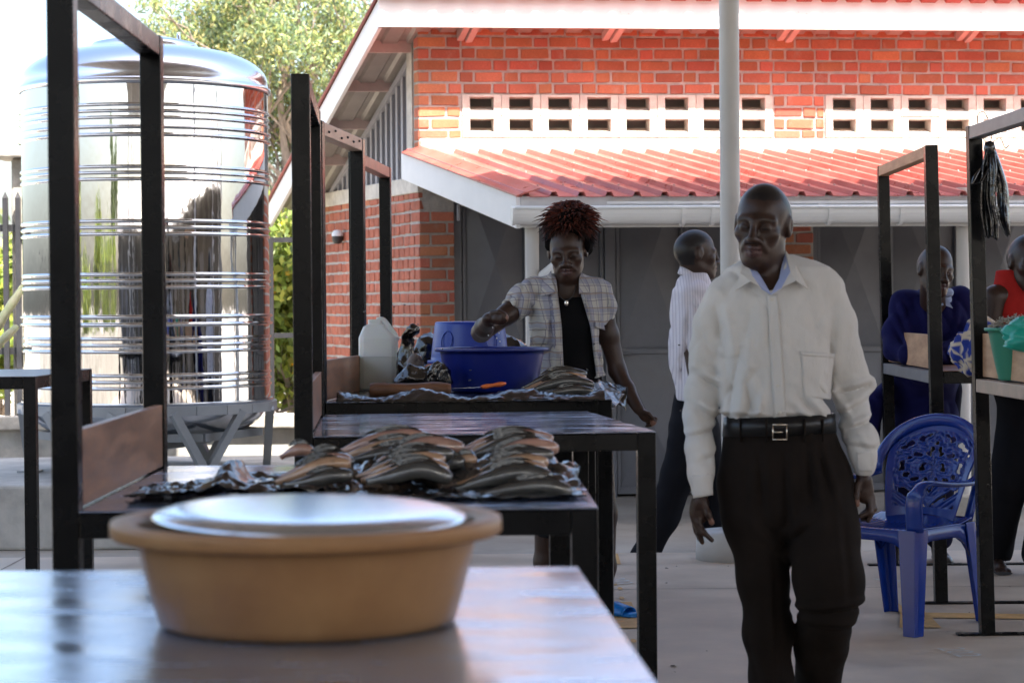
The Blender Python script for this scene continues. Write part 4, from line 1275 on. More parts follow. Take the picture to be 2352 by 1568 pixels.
sheet('black_plastic_flap', quadsheet([P(1374, 872, 8.66), P(1440, 888, 8.5), P(1438, 940, 8.42), P(1408, 920, 8.38)], .010, 5), 24, 20, M_plastic, P(1400, 890, 8.5), label='black plastic corner hanging stiffly beside the woman', cat='plastic sheet')
# jug
M_jug = mat('translucent_jug', (0.62, 0.64, 0.64), 0.35, sss=.3)
M_liquid = mat('cloudy_liquid', (0.50, 0.52, 0.49), 0.35, sss=.2)
jc = P(870, 890, 8.92); jc.z = zw
js = 8.92 / FPX
def rrect(w_, d, z, n=28, e=4.0, cx=0, cy=0):
    out = []
    for j in range(n):
        a = 2 * math.pi * j / n
        c_, s_ = math.cos(a), math.sin(a)
        k = (abs(c_) ** e + abs(s_) ** e) ** (-1 / e)
        out.append(Vector((jc.x + cx + w_ * c_ * k, jc.y + cy + d * s_ * k, jc.z + z)))
    return out
JW, JD, JH = 44.5 * js, .055, (892 - 730) * js
lv = .47 * JH
jr = [rrect(JW * .96, JD * .94, .0, 40, 7), rrect(JW, JD, .006, 40, 7), rrect(JW, JD, lv, 40, 7)]
JG = empty('plastic_jug', jc, 'white translucent plastic jug half full of cloudy liquid', 'jug')
MB().loft(jr, smooth=False).build('liquid_part', M_liquid, JG)
jr2 = [rrect(JW, JD, lv + .0005, 40, 7), rrect(JW, JD, JH * .715, 40, 7), rrect(JW * .985, JD * .98, JH * .745, 40, 7), rrect(JW * .56, JD * .78, JH * .895, 40, 6, cx=-JW * .20), rrect(JW * .36, JD * .6, JH * .93, 40, 5, cx=-JW * .16), rrect(JW * .36, JD * .6, JH * .995, 40, 5, cx=-JW * .16)]
MB().loft(jr2, smooth=False).build('body', M_jug, JG)
hp_ = [jc + Vector((-JW * .05, -.02, JH * .985)), jc + Vector((JW * .18, -.022, JH * .99)), jc + Vector((JW * .34, -.022, JH * .965)), jc + Vector((JW * .62, -.022, JH * .86)), jc + Vector((JW * .90, -.022, JH * .755)), jc + Vector((JW * .94, -.02, JH * .70))]
MB().tube(catmull(hp_, 20), .0085, 10, squash=1.5).build('handle', M_jug, JG)
# crumpled bags
def bag(label, spine, radii, seed, name='black_plastic_bag', m=M_plastic, n=40, ring=30):
    sp = catmull(spine, n); rr = np.interp(np.linspace(0, 1, n), np.linspace(0, 1, len(radii)), radii)
    V_ = []
    for i, p in enumerate(sp):
        tg = (sp[min(i + 1, n - 1)] - sp[max(i - 1, 0)]).normalized()
        a = tg.cross(Vector((0, 1, .2))).normalized(); b = tg.cross(a)
        for j in range(ring):
            t = 2 * math.pi * j / ring
            d = a * math.cos(t) + b * math.sin(t)
            k = 1 + .45 * nz((d + p * 14), 1.3, seed) + .30 * abs(nz(d * 2 + p * 30, 1.5, seed + 4)) + .15 * nz(d * 6 + p * 60, 1.5, seed + 8)
            V_.append(p + d * rr[i] * max(.25, k))
    zmin = min(v.z for v in V_)
    F_ = [(i * ring + j, i * ring + (j + 1) % ring, (i + 1) * ring + (j + 1) % ring, (i + 1) * ring + j) for i in range(n - 1) for j in range(ring)]
    F_ += [tuple(range(ring - 1, -1, -1)), tuple((n - 1) * ring + j for j in range(ring))]
    o = mesh_obj(name, V_, F_, m, None, sp[0], smooth=True)
    return tag(o, label, 'bag')
bag('tall twisted black plastic bag standing beside the jug', [q5(590, 720, 8.8), q5(585, 560, 8.8), q5(600, 420, 8.8), q5(600, 330, 8.78), q5(650, 285, 8.75), q5(670, 262, 8.75)], [.030, .036, .028, .020, .022, .012], 3)
bag('low crumpled black plastic bag in front of the blue basin', [q5(500, 700, 8.45), q5(620, 660, 8.45), q5(740, 665, 8.46), q5(830, 640, 8.47), q5(880, 670, 8.47), q5(930, 710, 8.46)], [.012, .040, .036, .046, .036, .012], 8)
bag('thin knotted tail of black plastic on the low bag', [q5(770, 690, 8.38), q5(790, 620, 8.38), q5(830, 560, 8.38), q5(850, 540, 8.38)], [.016, .02, .016, .008], 12)
bag('greyish clear plastic bag against the tall black bag', [q5(660, 700, 8.72), q5(655, 600, 8.72), q5(655, 520, 8.72), q5(650, 470, 8.72)], [.055, .045, .025, .008], 15, m=M_clearsheet, name='clear_plastic_bag')
bag('black plastic sack slumped behind the upturned blue basin', [q5(640, 560, 10.25), q5(720, 480, 10.25), q5(820, 430, 10.27), q5(1000, 430, 10.3), q5(1250, 430, 10.3), q5(1480, 500, 10.25)], [.03, .05, .07, .06, .08, .05], 21, name='black_sack')
# wooden block
M_log = mat('brown_wood', (0.17, 0.07, 0.03), 0.55, var=.35, vscale=7, bump=.35, bscale=26, stretch=(1, 6, 6))
lgc = [q5(312, 752, 8.26), q5(500, 752, 8.25), q5(760, 750, 8.25), q5(932, 752, 8.24)]
wl = MB()
rings = []
for i, p in enumerate(catmull(lgc, 12)):
    rr = .024 + .004 * math.sin(i * .9) + (.003 if 3 < i < 9 else 0)
    rings.append([p + Vector((0, 0, .002)) + Vector((0, math.cos(a) * rr * 1.25, math.sin(a) * rr)) * (1 + .1 * nz((i * .3, math.cos(a), math.sin(a)), 1.6, 5)) for a in np.linspace(0, 2 * math.pi, 15)[:-1]])
wl.loft(rings)
tag(wl.build('wooden_block', M_log, base=lgc[1]), 'dark brown rounded block of wood at the front of the table', 'wood block')
# basins
bc = P(1130, 800, 8.68)
basin('blue_basin', (bc.x, 8.68, zw), .2285, .178, P(1130, 798, 8.68).z - zw, M_blue, 'deep blue plastic basin the woman reaches over', lip=.02)
YU = 9.98
bb = P(1079, 800, YU)
zb1 = P(1079, 738, YU).z
zu = Z3 + .002
basin('blue_basin', (bb.x, YU, zb1 - .19), .196, .160, .19, M_bluebright, 'brighter blue basin turned upside down behind the deep blue one', flip=True, lip=.016)
for a in (-.62, .62):
    # moulded ring on its wall
    d = Vector((math.sin(a), -math.cos(a), 0))
    ctr = Vector((bb.x, YU, zb1 - .085)) + d * .174
    s_ = Vector((math.cos(a), math.sin(a), 0)); up = (Vector((0, 0, 1)) - d * .22).normalized()
    pts = [ctr + s_ * (.030 * math.cos(t)) + up * (.042 * math.sin(t)) for t in np.linspace(0, 2 * math.pi, 25)]
    MB().tube(pts, .003, 6).build('moulded_ring', M_bluebright, bpy.data.objects['blue_basin.001'])
M_blackplas = mat('black_moulded_plastic', (0.014, 0.014, 0.015), 0.35)
cr_ = empty('black_crate', (bb.x, YU, zu), 'low black crate under the upturned blue basin', 'crate')
hz = zb1 - .19 - zu - .001
zw_, zw = zw, zu
MB().box((bb.x - .17, YU - .17, zw), (bb.x + .17, YU + .15, zw + .012)).build('floor_panel', M_blackplas, cr_)
for (a, b) in (((-.17, YU - .17), (.17, YU - .158)), ((-.17, YU + .138), (.17, YU + .15)), ((-.17, YU - .1575), (-.158, YU + .1375)), ((.158, YU - .1575), (.17, YU + .1375))):
    MB().box((bb.x + a[0], a[1], zw + .0125), (bb.x + b[0], b[1], zw + hz)).build('side_panel', M_blackplas, cr_)
zw = zw_
# orange knife handle
M_orange = mat('orange_plastic', (0.75, 0.16, 0.03), 0.4)
k0, k1 = q5(1165, 728, 8.36), q5(1352, 700, 8.40)
kn = empty('knife', k0.lerp(k1, .5), 'knife with a bright orange handle lying before the blue basin', 'knife')
kp = [k0.lerp(k1, t) for t in np.linspace(0, 1, 9)]
MB().tube(kp, [.007, .011, .012, .010, .009, .011, .012, .011, .006], 10, squash=.8).build('handle', M_orange, kn)
MB().tube([k0 - Vector((.14, .05, .004)), k0 - Vector((.07, .02, .002)), k0], [.002, .010, .008], 8, squash=.15).build('blade', M_lid, kn)
# fish beside her
WG = 'fish on the table the woman works at'
wf = [('dark', .024, 8.50, [(1470, 745), (1640, 660), (1790, 612), (1975, 628)], 'black fish on top of the heap before the woman'),
      ('tan', .024, 8.42, [(1450, 765), (1640, 700), (1800, 650), (1970, 655)], 'pale bellied fish second from the top before the woman'),
      ('dark', .026, 8.34, [(1480, 785), (1650, 722), (1840, 682), (2030, 710)], 'thick dark fish third from the top before the woman'),
      ('dark', .023, 8.26, [(1560, 800), (1720, 775), (1880, 748), (2025, 762)], 'dark fish at the bottom front of the heap before the woman'),
      ('tan', .022, 8.38, [(1470, 778), (1640, 712), (1820, 668), (1990, 682)], 'tan fish squeezed into the middle of the heap before the woman'),
      ('dark', .020, 8.60, [(1500, 735), (1650, 690), (1800, 660), (1950, 670)], 'fish at the back of the heap before the woman')]
for i, (kd, r_, Y, z, lab) in enumerate(wf):
    fish(fz(z, Y, .2997, 756.5, 670.5), r_, kd, lab, WG, 40 + i)

# ------------------------------------------------------------------ right hand stalls: goods
def z2(a, b, Y): return P(a * .3565 + 2003, b * .3565 + 300.9, Y)
gc_ = z2(940, 1330, 8.2)
basin('green_bowl', (gc_.x, 8.2, 1.022), .125, .075, P(2300, 752, 8.2).z - 1.022, M_green, 'green plastic bowl heaped with small dried fish at the right edge', lip=.014)
gr_ = MB(); g = random.Random(3)
ctop = Vector((gc_.x, 8.2, P(2300, 752, 8.2).z))
for i in range(260):
    a = g.uniform(0, 2 * math.pi); rr = .105 * math.sqrt(g.random())
    p0 = ctop + Vector((rr * math.cos(a), rr * math.sin(a), .045 * (1 - (rr / .11) ** 2) - .006))
    d = Vector((g.gauss(0, 1), g.gauss(0, 1), g.gauss(0, .45))).normalized() * .022
    gr_.tube([p0 - d, p0, p0 + d], [.0008, .0028, .0008], 5)
M_dry = mat('dried_fish', (0.34, 0.29, 0.22), .5, var=.3, vscale=30)
o = gr_.build('dried_fish', M_dry, base=ctop); tag(o, 'heap of tiny dried silver fish in the green bowl', 'dried fish', kind='stuff')
M_teal = mat('teal_plastic', (0.012, 0.36, 0.26), 0.35, bump=.2, bscale=12)
bag('smooth teal green plastic bag cut off by the right edge', [z2(960, 1420, 7.95), z2(985, 1330, 7.95), z2(1010, 1240, 7.95), z2(1020, 1200, 7.95)], [.06, .07, .05, .02], 31, name='teal_bag', m=M_teal)
# blue and cream cloth bundle
mcl = mat('patterned_cloth', (0.02, 0.05, 0.30), .8)
n_, l_ = mcl.node_tree.nodes, mcl.node_tree.links
tcn = n_.new('ShaderNodeTexCoord'); wv = n_.new('ShaderNodeTexVoronoi'); wv.inputs['Scale'].default_value = 15; wv.feature = 'DISTANCE_TO_EDGE'
rmp = n_.new('ShaderNodeValToRGB'); rmp.color_ramp.elements[0].position = .05; rmp.color_ramp.elements[1].position = .16
rmp.color_ramp.elements[0].color = (.62, .50, .36, 1); rmp.color_ramp.elements[1].color = (.012, .035, .26, 1)
l_.new(tcn.outputs['Object'], wv.inputs['Vector']); l_.new(wv.outputs['Distance'], rmp.inputs[0]); l_.new(rmp.outputs[0], n_['Principled BSDF'].inputs['Base Color'])
bag('bundle of blue and cream patterned cloth behind the green bowl', [z2(590, 1440, 8.95), z2(650, 1420, 8.85), z2(740, 1400, 8.75), z2(830, 1400, 8.65), z2(900, 1420, 8.6)], [.05, .085, .10, .075, .02], 27, name='cloth_bundle', m=mcl)
# black plastic strips tied to the bar
hs = empty('plastic_strips', z2(760, 80, 8.48), 'strip bundle of torn black plastic hanging from the right hand bar', 'plastic strips')
def strip(p, ws, seed, m=M_plastic):
    sp = catmull(p, 22); V_, F_ = [], []
    wl_ = np.interp(np.linspace(0, 1, 22), np.linspace(0, 1, len(ws)), ws)
    for i, c in enumerate(sp):
        for j in range(7):
            t = j / 6 - .5
            V_.append(c + Vector((t * wl_[i], .018 * math.sin(t * 7 + seed) * wl_[i] / .05 + .01 * nz((i * .2, j, 0), 1, seed), .012 * nz((j * .9, i * .05, seed), 1.4, seed) * (i / 21))))
    F_ = [(i * 7 + j, i * 7 + j + 1, (i + 1) * 7 + j + 1, (i + 1) * 7 + j) for i in range(21) for j in range(6)]
    o = mesh_obj('strip', V_, F_, m, hs, smooth=True)
    s_ = o.modifiers.new('solid', 'SOLIDIFY'); s_.thickness = .002
YS = 8.48
strip([z2(755, 110, YS), z2(735, 210, YS), z2(690, 290, YS - .02), z2(660, 340, YS - .03)], [.025, .03, .045, .035], 1)
strip([z2(752, 120, YS), z2(738, 250, YS - .01), z2(735, 420, YS - .01), z2(740, 560, YS), z2(755, 690, YS)], [.03, .045, .05, .055, .035], 2)
strip([z2(765, 120, YS), z2(775, 260, YS - .02), z2(765, 420, YS - .02), z2(785, 560, YS - .02), z2(800, 700, YS - .02)], [.03, .04, .035, .03, .012], 3)
strip([z2(770, 110, YS + .01), z2(815, 260, YS + .01), z2(845, 400, YS + .01), z2(850, 560, YS), z2(880, 680, YS)], [.03, .045, .05, .045, .015], 4)
MB().lathe([(.001, .03), (.018, .024), (.024, .0), (.018, -.024), (.001, -.03)], z2(757, 112, YS), 10).build('knot', M_plastic, hs)
M_string = mat('twine', (0.35, 0.28, 0.2), .8)
a_ = z2(757, 95, YS)
MB().tube(catmull([a_, a_ + Vector((-.03, .03, .05)), a_ + Vector((-.035, .05, .12)), a_ + Vector((.0, .085, .135)), a_ + Vector((.02, .05, .06)), a_], 20), .0022, 6).build('tie', M_string, hs)
MB().tube(catmull([a_, a_ + Vector((.04, 0, .03)), a_ + Vector((.06, 0, -.01)), a_ + Vector((.075, 0, .0)), a_ + Vector((.05, -.01, -.02))], 16), .002, 6).build('loose_end', M_string, hs)

# ------------------------------------------------------------------ blue moulded chair
M_chair = mat('chair_blue', (0.005, 0.032, 0.24), 0.2, var=.08, vscale=5, rvar=.05)
CC = Vector((1.57, 8.92, 0))
FW_ = Vector((-.72, -.694, 0)).normalized(); SD_ = Vector((.694, -.72, 0)).normalized()
def C(x, y, z): return CC + SD_ * x + FW_ * y + Vector((0, 0, z))
CH_ = empty('plastic_chair', CC, 'glossy blue moulded plastic armchair with floral pierced back', 'chair')
def grid(fn, nu, nv, name, th=.005, keep=None, parent=CH_):
    V_ = [fn(i / (nu - 1), j / (nv - 1)) for j in range(nv) for i in range(nu)]
    F_ = []
    for j in range(nv - 1):
        for i in range(nu - 1):
            if keep is None or keep((i + .5) / (nu - 1), (j + .5) / (nv - 1)):
                F_.append((j * nu + i, j * nu + i + 1, (j + 1) * nu + i + 1, (j + 1) * nu + i))
    o = mesh_obj(name, V_, F_, M_chair, parent, smooth=True)
    s_ = o.modifiers.new('solid', 'SOLIDIFY'); s_.thickness = th; s_.offset = 0
    return o
def seatf(a, b):
    x = (a - .5) * 2; y = -.21 + .43 * b
    w_ = .225 + .02 * b
    z = .415 - .028 * (1 - x * x) * math.sin(math.pi * min(1, b * 1.05)) - .05 * max(0, b - .86) / .14 * .5 + .02 * max(0, .2 - b) / .2
    z += .0015 * math.sin(x * 60) * (1 if .15 < b < .9 else 0)
    return C(x * w_, y, z)
grid(seatf, 60, 30, 'seat', .006)
# apron under the seat
for (x0, y0, x1, y1) in ((-.245, .222, .245, .222), (-.245, .222, -.222, -.20), (.245, .222, .222, -.20), (-.222, -.20, .222, -.20)):
    m = MB()
    pts = []
    n = 12
    top = [C(x0 + (x1 - x0) * t, y0 + (y1 - y0) * t, .412) for t in np.linspace(0, 1, n)]
    bot = [C(x0 + (x1 - x0) * t, y0 + (y1 - y0) * t, .365 - .09 * (abs(2 * t - 1) ** 5)) for t in np.linspace(0, 1, n)]
    V_ = top + bot
    o = mesh_obj('apron', V_, [(i, i + 1, n + i + 1, n + i) for i in range(n - 1)], M_chair, CH_, smooth=True)
    s_ = o.modifiers.new('solid', 'SOLIDIFY'); s_.thickness = .008; s_.offset = 0
def leg(xt, yt, xb, yb, zt, w0, w1, sx, sy):
    """angle-section leg: two flanges meeting in a rounded ridge"""
    rings = []
    for k in range(9):
        t = k / 8
        cx, cy, z = xt + (xb - xt) * t, yt + (yb - yt) * t, zt * (1 - t)
        w_ = w0 + (w1 - w0) * t
        prof = [(0, -w_), (0.0, -w_ * .3), (.004, 0.0), (w_ * .3, .0), (w_, .0), (w_, -.007), (w_ * .35, -.009), (.010, -.014), (.0085, -w_ * .35), (.0075, -w_)]
        rings.append([C(cx - sx * (a - w_ * .35), cy + sy * (b + w_ * .35), z) for a, b in prof])
    if sx * sy < 0: rings = [r_[::-1] for r_ in rings]
    MB().loft(rings, smooth=False).build('leg', M_chair, CH_, bevel=.002)
leg(.235, .205, .262, .245, .415, .085, .058, 1, 1)
leg(-.235, .205, -.262, .245, .415, .085, .058, -1, 1)
leg(.215, -.195, .225, -.27, .42, .07, .045, 1, -1)
leg(-.215, -.195, -.225, -.27, .42, .07, .045, -1, -1)
# back panel, pierced
def backf(a, b):
    x = (a - .5) * 2
    w_ = .165 + .055 * math.sin(min(1, b * 1.1) * math.pi / 2)
    y = -.20 - .10 * b - .035 * b * b + .045 * x * x
    z = .40 + .415 * b - (.075 * x * x) * max(0, b - .5) * 2
    return C(x * w_, y, z)
def flower(a, b):
    x = (a - .5) * 2
    if abs(x) > .84 or b < .16 or b > .88: return True
    if b > .90 - .16 * x * x: return True
    r1 = math.hypot(x * 1.1, (b - .55) * 2.1)
    th_ = math.atan2((b - .55) * 2.1, abs(x) * 1.1)
    q = math.sin(r1 * 15 - 3.2 * math.cos(3 * th_)) + .7 * math.sin(abs(x) * 21 + 5 * math.sin(b * 13)) * math.cos(b * 26 - abs(x) * 5)
    return q < .62
def backrel(a, b):
    p = backf(a, b)
    x = (a - .5) * 2
    if abs(x) < .84 and .16 < b < .9:
        r1 = math.hypot(x * 1.1, (b - .55) * 2.1); th_ = math.atan2((b - .55) * 2.1, abs(x) * 1.1)
        q = math.sin(r1 * 15 - 3.2 * math.cos(3 * th_)) + .7 * math.sin(abs(x) * 21 + 5 * math.sin(b * 13)) * math.cos(b * 26 - abs(x) * 5)
        p = p + FW_ * (.0045 * math.sin(q * 3))
    return p
grid(backrel, 110, 110, 'backrest', .006, flower)
# rim running over the back and down into the arms
rim = []
for t in np.linspace(-1, 1, 33):
    a = t * math.pi / 2
    x = .245 * math.sin(a) * (1 + .05 * abs(math.sin(a))); 
    z = .60 + .225 * max(0, math.cos(a)) ** .75
    y = -.325 + .11 * (1 - math.cos(a)) * 1.0
    rim.append(C(x, y, z))
rings = []
for i, p in enumerate(rim):
    tg = (rim[min(i + 1, 32)] - rim[max(i - 1, 0)]).normalized()
    nrm = FW_; out = tg.cross(nrm).normalized()
    rings.append([p + out * (.026 * math.cos(q)) + nrm * (.013 * math.sin(q)) for q in np.linspace(0, 2 * math.pi, 13)[:-1]])
MB().loft(rings).build('back_rim', M_chair, CH_)
for sx in (-1, 1):
    ap = catmull([C(sx * .255, -.215, .60), C(sx * .275, -.12, .585), C(sx * .278, .02, .588), C(sx * .272, .15, .60), C(sx * .262, .20, .585), C(sx * .25, .222, .53), C(sx * .248, .215, .41)], 26)
    rings = []
    for i, p in enumerate(ap):
        tg = (ap[min(i + 1, 25)] - ap[max(i - 1, 0)]).normalized()
        sd = SD_; up = sd.cross(tg).normalized()
        w_ = .030 + (.012 if i > 18 else 0)
        rings.append([p + sd * (w_ * math.cos(q)) + up * (.012 * math.sin(q)) for q in np.linspace(0, 2 * math.pi, 13)[:-1]])
    MB().loft(rings).build('armrest', M_chair, CH_)
    st_ = [C(sx * .19, -.235, .42), C(sx * .205, -.27, .55), C(sx * .225, -.30, .66), C(sx * .215, -.318, .73)]
    sp = catmull(st_, 10)
    MB().loft([[p + SD_ * (.022 * math.cos(q)) + FW_ * (.009 * math.sin(q)) for q in np.linspace(0, 2 * math.pi, 11)[:-1]] for p in sp]).build('back_stile', M_chair, CH_)
# ------------------------------------------------------------------ implicit-surface modelling for people and clothes
_perm = np.random.default_rng(5).integers(0, 2 ** 31, 4096)
def vnoise(x, y, z):
    xi, yi, zi = np.floor(x).astype(np.int64), np.floor(y).astype(np.int64), np.floor(z).astype(np.int64)
    fx, fy, fz_ = x - xi, y - yi, z - zi
    fx, fy, fz_ = fx * fx * (3 - 2 * fx), fy * fy * (3 - 2 * fy), fz_ * fz_ * (3 - 2 * fz_)
    def h(a, b, c):
        return (_perm[(a * 73 + b * 1931 + c * 337) % 4096] % 1000) / 500.0 - 1
    r_ = 0
    for i in (0, 1):
        for j in (0, 1):
            for k in (0, 1):
                r_ = r_ + (fx if i else 1 - fx) * (fy if j else 1 - fy) * (fz_ if k else 1 - fz_) * h(xi + i, yi + j, zi + k)
    return r_
class Field:
    def __init__(s, lo, hi, h):
        s.lo = np.array(lo, float); s.h = h
        s.n = np.ceil((np.array(hi, float) - s.lo) / h).astype(int) + 1
        s.ax = [s.lo[i] + h * np.arange(s.n[i]) for i in range(3)]
        s.F = np.full(s.n, .3, np.float32)
    def sub(s, lo, hi):
        a = np.clip(np.floor((np.array(lo) - s.lo) / s.h).astype(int), 0, s.n)
        b = np.clip(np.ceil((np.array(hi) - s.lo) / s.h).astype(int) + 1, 0, s.n)
        sl = tuple(slice(a[i], b[i]) for i in range(3))
        X_, Y_, Z_ = np.meshgrid(s.ax[0][sl[0]], s.ax[1][sl[1]], s.ax[2][sl[2]], indexing='ij')
        return sl, X_, Y_, Z_
    def put(s, fn, lo, hi, k=.02, cut=False, mg=.045):
        sl, X_, Y_, Z_ = s.sub(np.array(lo) - mg, np.array(hi) + mg)
        if X_.size == 0: return
        d = fn(X_, Y_, Z_).astype(np.float32)
        f = s.F[sl]
        if cut:
            d = -d
            hh = np.clip(.5 - .5 * (f - d) / k, 0, 1)
            s.F[sl] = f * (1 - hh) + d * hh + k * hh * (1 - hh)
        else:
            hh = np.clip(.5 + .5 * (d - f) / k, 0, 1)
            s.F[sl] = d * (1 - hh) + f * hh - k * hh * (1 - hh)
    def cone(s, a, b, ra, rb, k=.02, cut=False):
        a, b = np.array(a[:], float), np.array(b[:], float)
        ba = b - a; L2 = max(1e-9, ba @ ba)
        def fn(X_, Y_, Z_):
            t = np.clip(((X_ - a[0]) * ba[0] + (Y_ - a[1]) * ba[1] + (Z_ - a[2]) * ba[2]) / L2, 0, 1)
            return np.sqrt((X_ - a[0] - t * ba[0]) ** 2 + (Y_ - a[1] - t * ba[1]) ** 2 + (Z_ - a[2] - t * ba[2]) ** 2) - (ra + (rb - ra) * t)
        r_ = max(ra, rb)
        s.put(fn, np.minimum(a, b) - r_, np.maximum(a, b) + r_, k, cut)
    def chain(s, pts, rs, k=.02):
        for i in range(len(pts) - 1):
            s.cone(pts[i], pts[i + 1], rs[i], rs[i + 1], k)
    def ell(s, c, r_, k=.02, M=None, cut=False):
        c, r_ = np.array(c[:], float), np.array(r_, float)
        Mi = np.eye(3) if M is None else np.array(M).T
        def fn(X_, Y_, Z_):
            x, y, z = X_ - c[0], Y_ - c[1], Z_ - c[2]
            u = Mi[0, 0] * x + Mi[0, 1] * y + Mi[0, 2] * z; v = Mi[1, 0] * x + Mi[1, 1] * y + Mi[1, 2] * z; w_ = Mi[2, 0] * x + Mi[2, 1] * y + Mi[2, 2] * z
            k0 = np.sqrt((u / r_[0]) ** 2 + (v / r_[1]) ** 2 + (w_ / r_[2]) ** 2)
            k1 = np.sqrt((u / r_[0] ** 2) ** 2 + (v / r_[1] ** 2) ** 2 + (w_ / r_[2] ** 2) ** 2)
            return k0 * (k0 - 1) / np.maximum(k1, 1e-6)
        m_ = r_.max()
        s.put(fn, c - m_, c + m_, k, cut)
    def loft(s, rows, k=.02, e=2.3):
        """rows: (z, cx, cy, a, b) upward; an elliptic body"""
        rows = sorted(rows); R_ = np.array(rows, float)
        lo = [(R_[:, 1] - R_[:, 3]).min(), (R_[:, 2] - R_[:, 4]).min(), R_[0, 0]]
        hi = [(R_[:, 1] + R_[:, 3]).max(), (R_[:, 2] + R_[:, 4]).max(), R_[-1, 0]]
        zs = R_[:, 0]
        def fn(X_, Y_, Z_):
            z1 = Z_[0, 0, :]
            zc_ = np.clip(z1, zs[0], zs[-1])
            cx, cy, a, b = [np.interp(zc_, zs, R_[:, i])[None, None, :] for i in (1, 2, 3, 4)]
            q = ((np.abs(X_ - cx) / a) ** e + (np.abs(Y_ - cy) / b) ** e) ** (1 / e)
            d = (q - 1) * np.minimum(a, b)
            dz = np.maximum(np.maximum(zs[0] - Z_, Z_ - zs[-1]), 0)
            return np.where(dz > 0, np.sqrt(np.maximum(d, 0) ** 2 + dz ** 2) + np.minimum(d, 0) * 0, d)
        s.put(fn, lo, hi, k)
    def displace(s, fn, band=.035):
        m_ = np.abs(s.F) < band
        i = np.nonzero(m_)
        s.F[m_] += fn(s.ax[0][i[0]], s.ax[1][i[1]], s.ax[2][i[2]]).astype(np.float32)
    def plane(s, p, n, lo, hi):
        """remove what lies beyond the plane through p with normal n, inside a box"""
        n = np.array(Vector(n).normalized()[:]); p = np.array(p[:])
        sl, X_, Y_, Z_ = s.sub(lo, hi)
        d = (X_ - p[0]) * n[0] + (Y_ - p[1]) * n[1] + (Z_ - p[2]) * n[2]
        s.F[sl] = np.maximum(s.F[sl], d.astype(np.float32))
    def clip_below(s, z):  # keep only what is above z
        d = (z - s.ax[2])[None, None, :].astype(np.float32)
        s.F = np.maximum(s.F, d)
    def mesh(s):
        F, n = s.F, s.n
        S_ = F < 0
        cnt = np.zeros(n - 1, np.int8)
        for i in (0, 1):
            for j in (0, 1):
                for k in (0, 1):
                    cnt += S_[i:n[0] - 1 + i, j:n[1] - 1 + j, k:n[2] - 1 + k]
        act = (cnt > 0) & (cnt < 8)
        c = np.argwhere(act)
        idx = np.full(n - 1, -1, np.int64); idx[act] = np.arange(len(c))
        pos = np.zeros((len(c), 3)); num = np.zeros(len(c))
        cor = [(i, j, k) for i in (0, 1) for j in (0, 1) for k in (0, 1)]
        val = {q: F[c[:, 0] + q[0], c[:, 1] + q[1], c[:, 2] + q[2]] for q in cor}
        for q in cor:
            for a in range(3):
                if q[a]: continue
                p = list(q); p[a] = 1; p = tuple(p)
                f0, f1 = val[q], val[p]
                x = (f0 < 0) != (f1 < 0)
                t = np.where(x, f0 / np.where(x, f0 - f1, 1), 0)
                e = np.tile(np.array(q, float), (len(c), 1)); e[:, a] = t
                pos += np.where(x[:, None], e, 0); num += x
        v = (c + pos / num[:, None]) * s.h + s.lo
        faces = []
        for a in range(3):
            b, d = (a + 1) % 3, (a + 2) % 3
            A = np.take(S_, range(0, n[a] - 1), axis=a); B = np.take(S_, range(1, n[a]), axis=a)
            ed = np.argwhere(A != B)
            ed = ed[(ed[:, b] > 0) & (ed[:, d] > 0) & (ed[:, b] < n[b] - 1) & (ed[:, d] < n[d] - 1)]
            ins = A[ed[:, 0], ed[:, 1], ed[:, 2]]
            def at(db, dd):
                q = ed.copy(); q[:, b] -= db; q[:, d] -= dd
                return idx[q[:, 0], q[:, 1], q[:, 2]]
            qd = np.stack([at(1, 1), at(0, 1), at(0, 0), at(1, 0)], 1)
            qd[~ins] = qd[~ins][:, ::-1]
            faces.append(qd)
        f = np.concatenate(faces)
        return v, f[(f >= 0).all(1)]
    def value(s, p):
        q = (np.array(p[:]) - s.lo) / s.h
        i = np.round(q).astype(int)
        if (i < 0).any() or (i >= s.n).any(): return .3
        return s.F[tuple(i)]
    def hit(s, u, v, y0, y1, step=.002):
        """first surface met by the sight line through (u, v) between depths y0 and y1"""
        d = ray(u, v)
        prev = None
        for k in range(int((y1 - y0) / step)):
            Y = y0 + k * step
            p = CAM + d * (Y / d.y)
            f = s.value(p)
            if f < 0:
                return Y
        return None
def smooth_mesh(v, f, it=2, lam=.5):
    n = len(v)
    e = np.concatenate([f[:, [0, 1]], f[:, [1, 2]], f[:, [2, 3]], f[:, [3, 0]]])
    e = np.concatenate([e, e[:, ::-1]])
    cnt = np.bincount(e[:, 0], minlength=n)[:, None]
    for _ in range(it):
        for l_ in (lam, -lam * .98):
            a = np.stack([np.bincount(e[:, 0], v[e[:, 1], k], n) for k in range(3)], 1) / np.maximum(cnt, 1)
            v = v + l_ * (a - v)
    return v
def field_obj(F, name, m, parent, it=2, cols=None):
    v, f = F.mesh()
    v = smooth_mesh(v, f, it)
    o = mesh_obj(name, v, f, m, parent, smooth=True)
    if cols is not None: setcol(o, cols(v))
    return o
def rot3(yaw, pitch, roll):
    """columns: picture right, back, up of the head; yaw > 0 turns the face to picture left"""
    m_ = Matrix.Rotation(roll, 3, 'Y') @ Matrix.Rotation(-yaw, 3, 'Z') @ Matrix.Rotation(pitch, 3, 'X')
    return np.array(m_)
SKIN = np.array((.043, .0215, .0145)); LIP = np.array((.070, .032, .030)); HAIRC = np.array((.012, .010, .010)); PALM = np.array((.24, .12, .085))
M_skin = mat('skin', (.06, .035, .027), .42, attr='tint', var=.2, vscale=26, bump=.15, bscale=120, spec=.34, bdist=.003)
M_eye = mat('eye_white', (.5, .46, .42), .25)
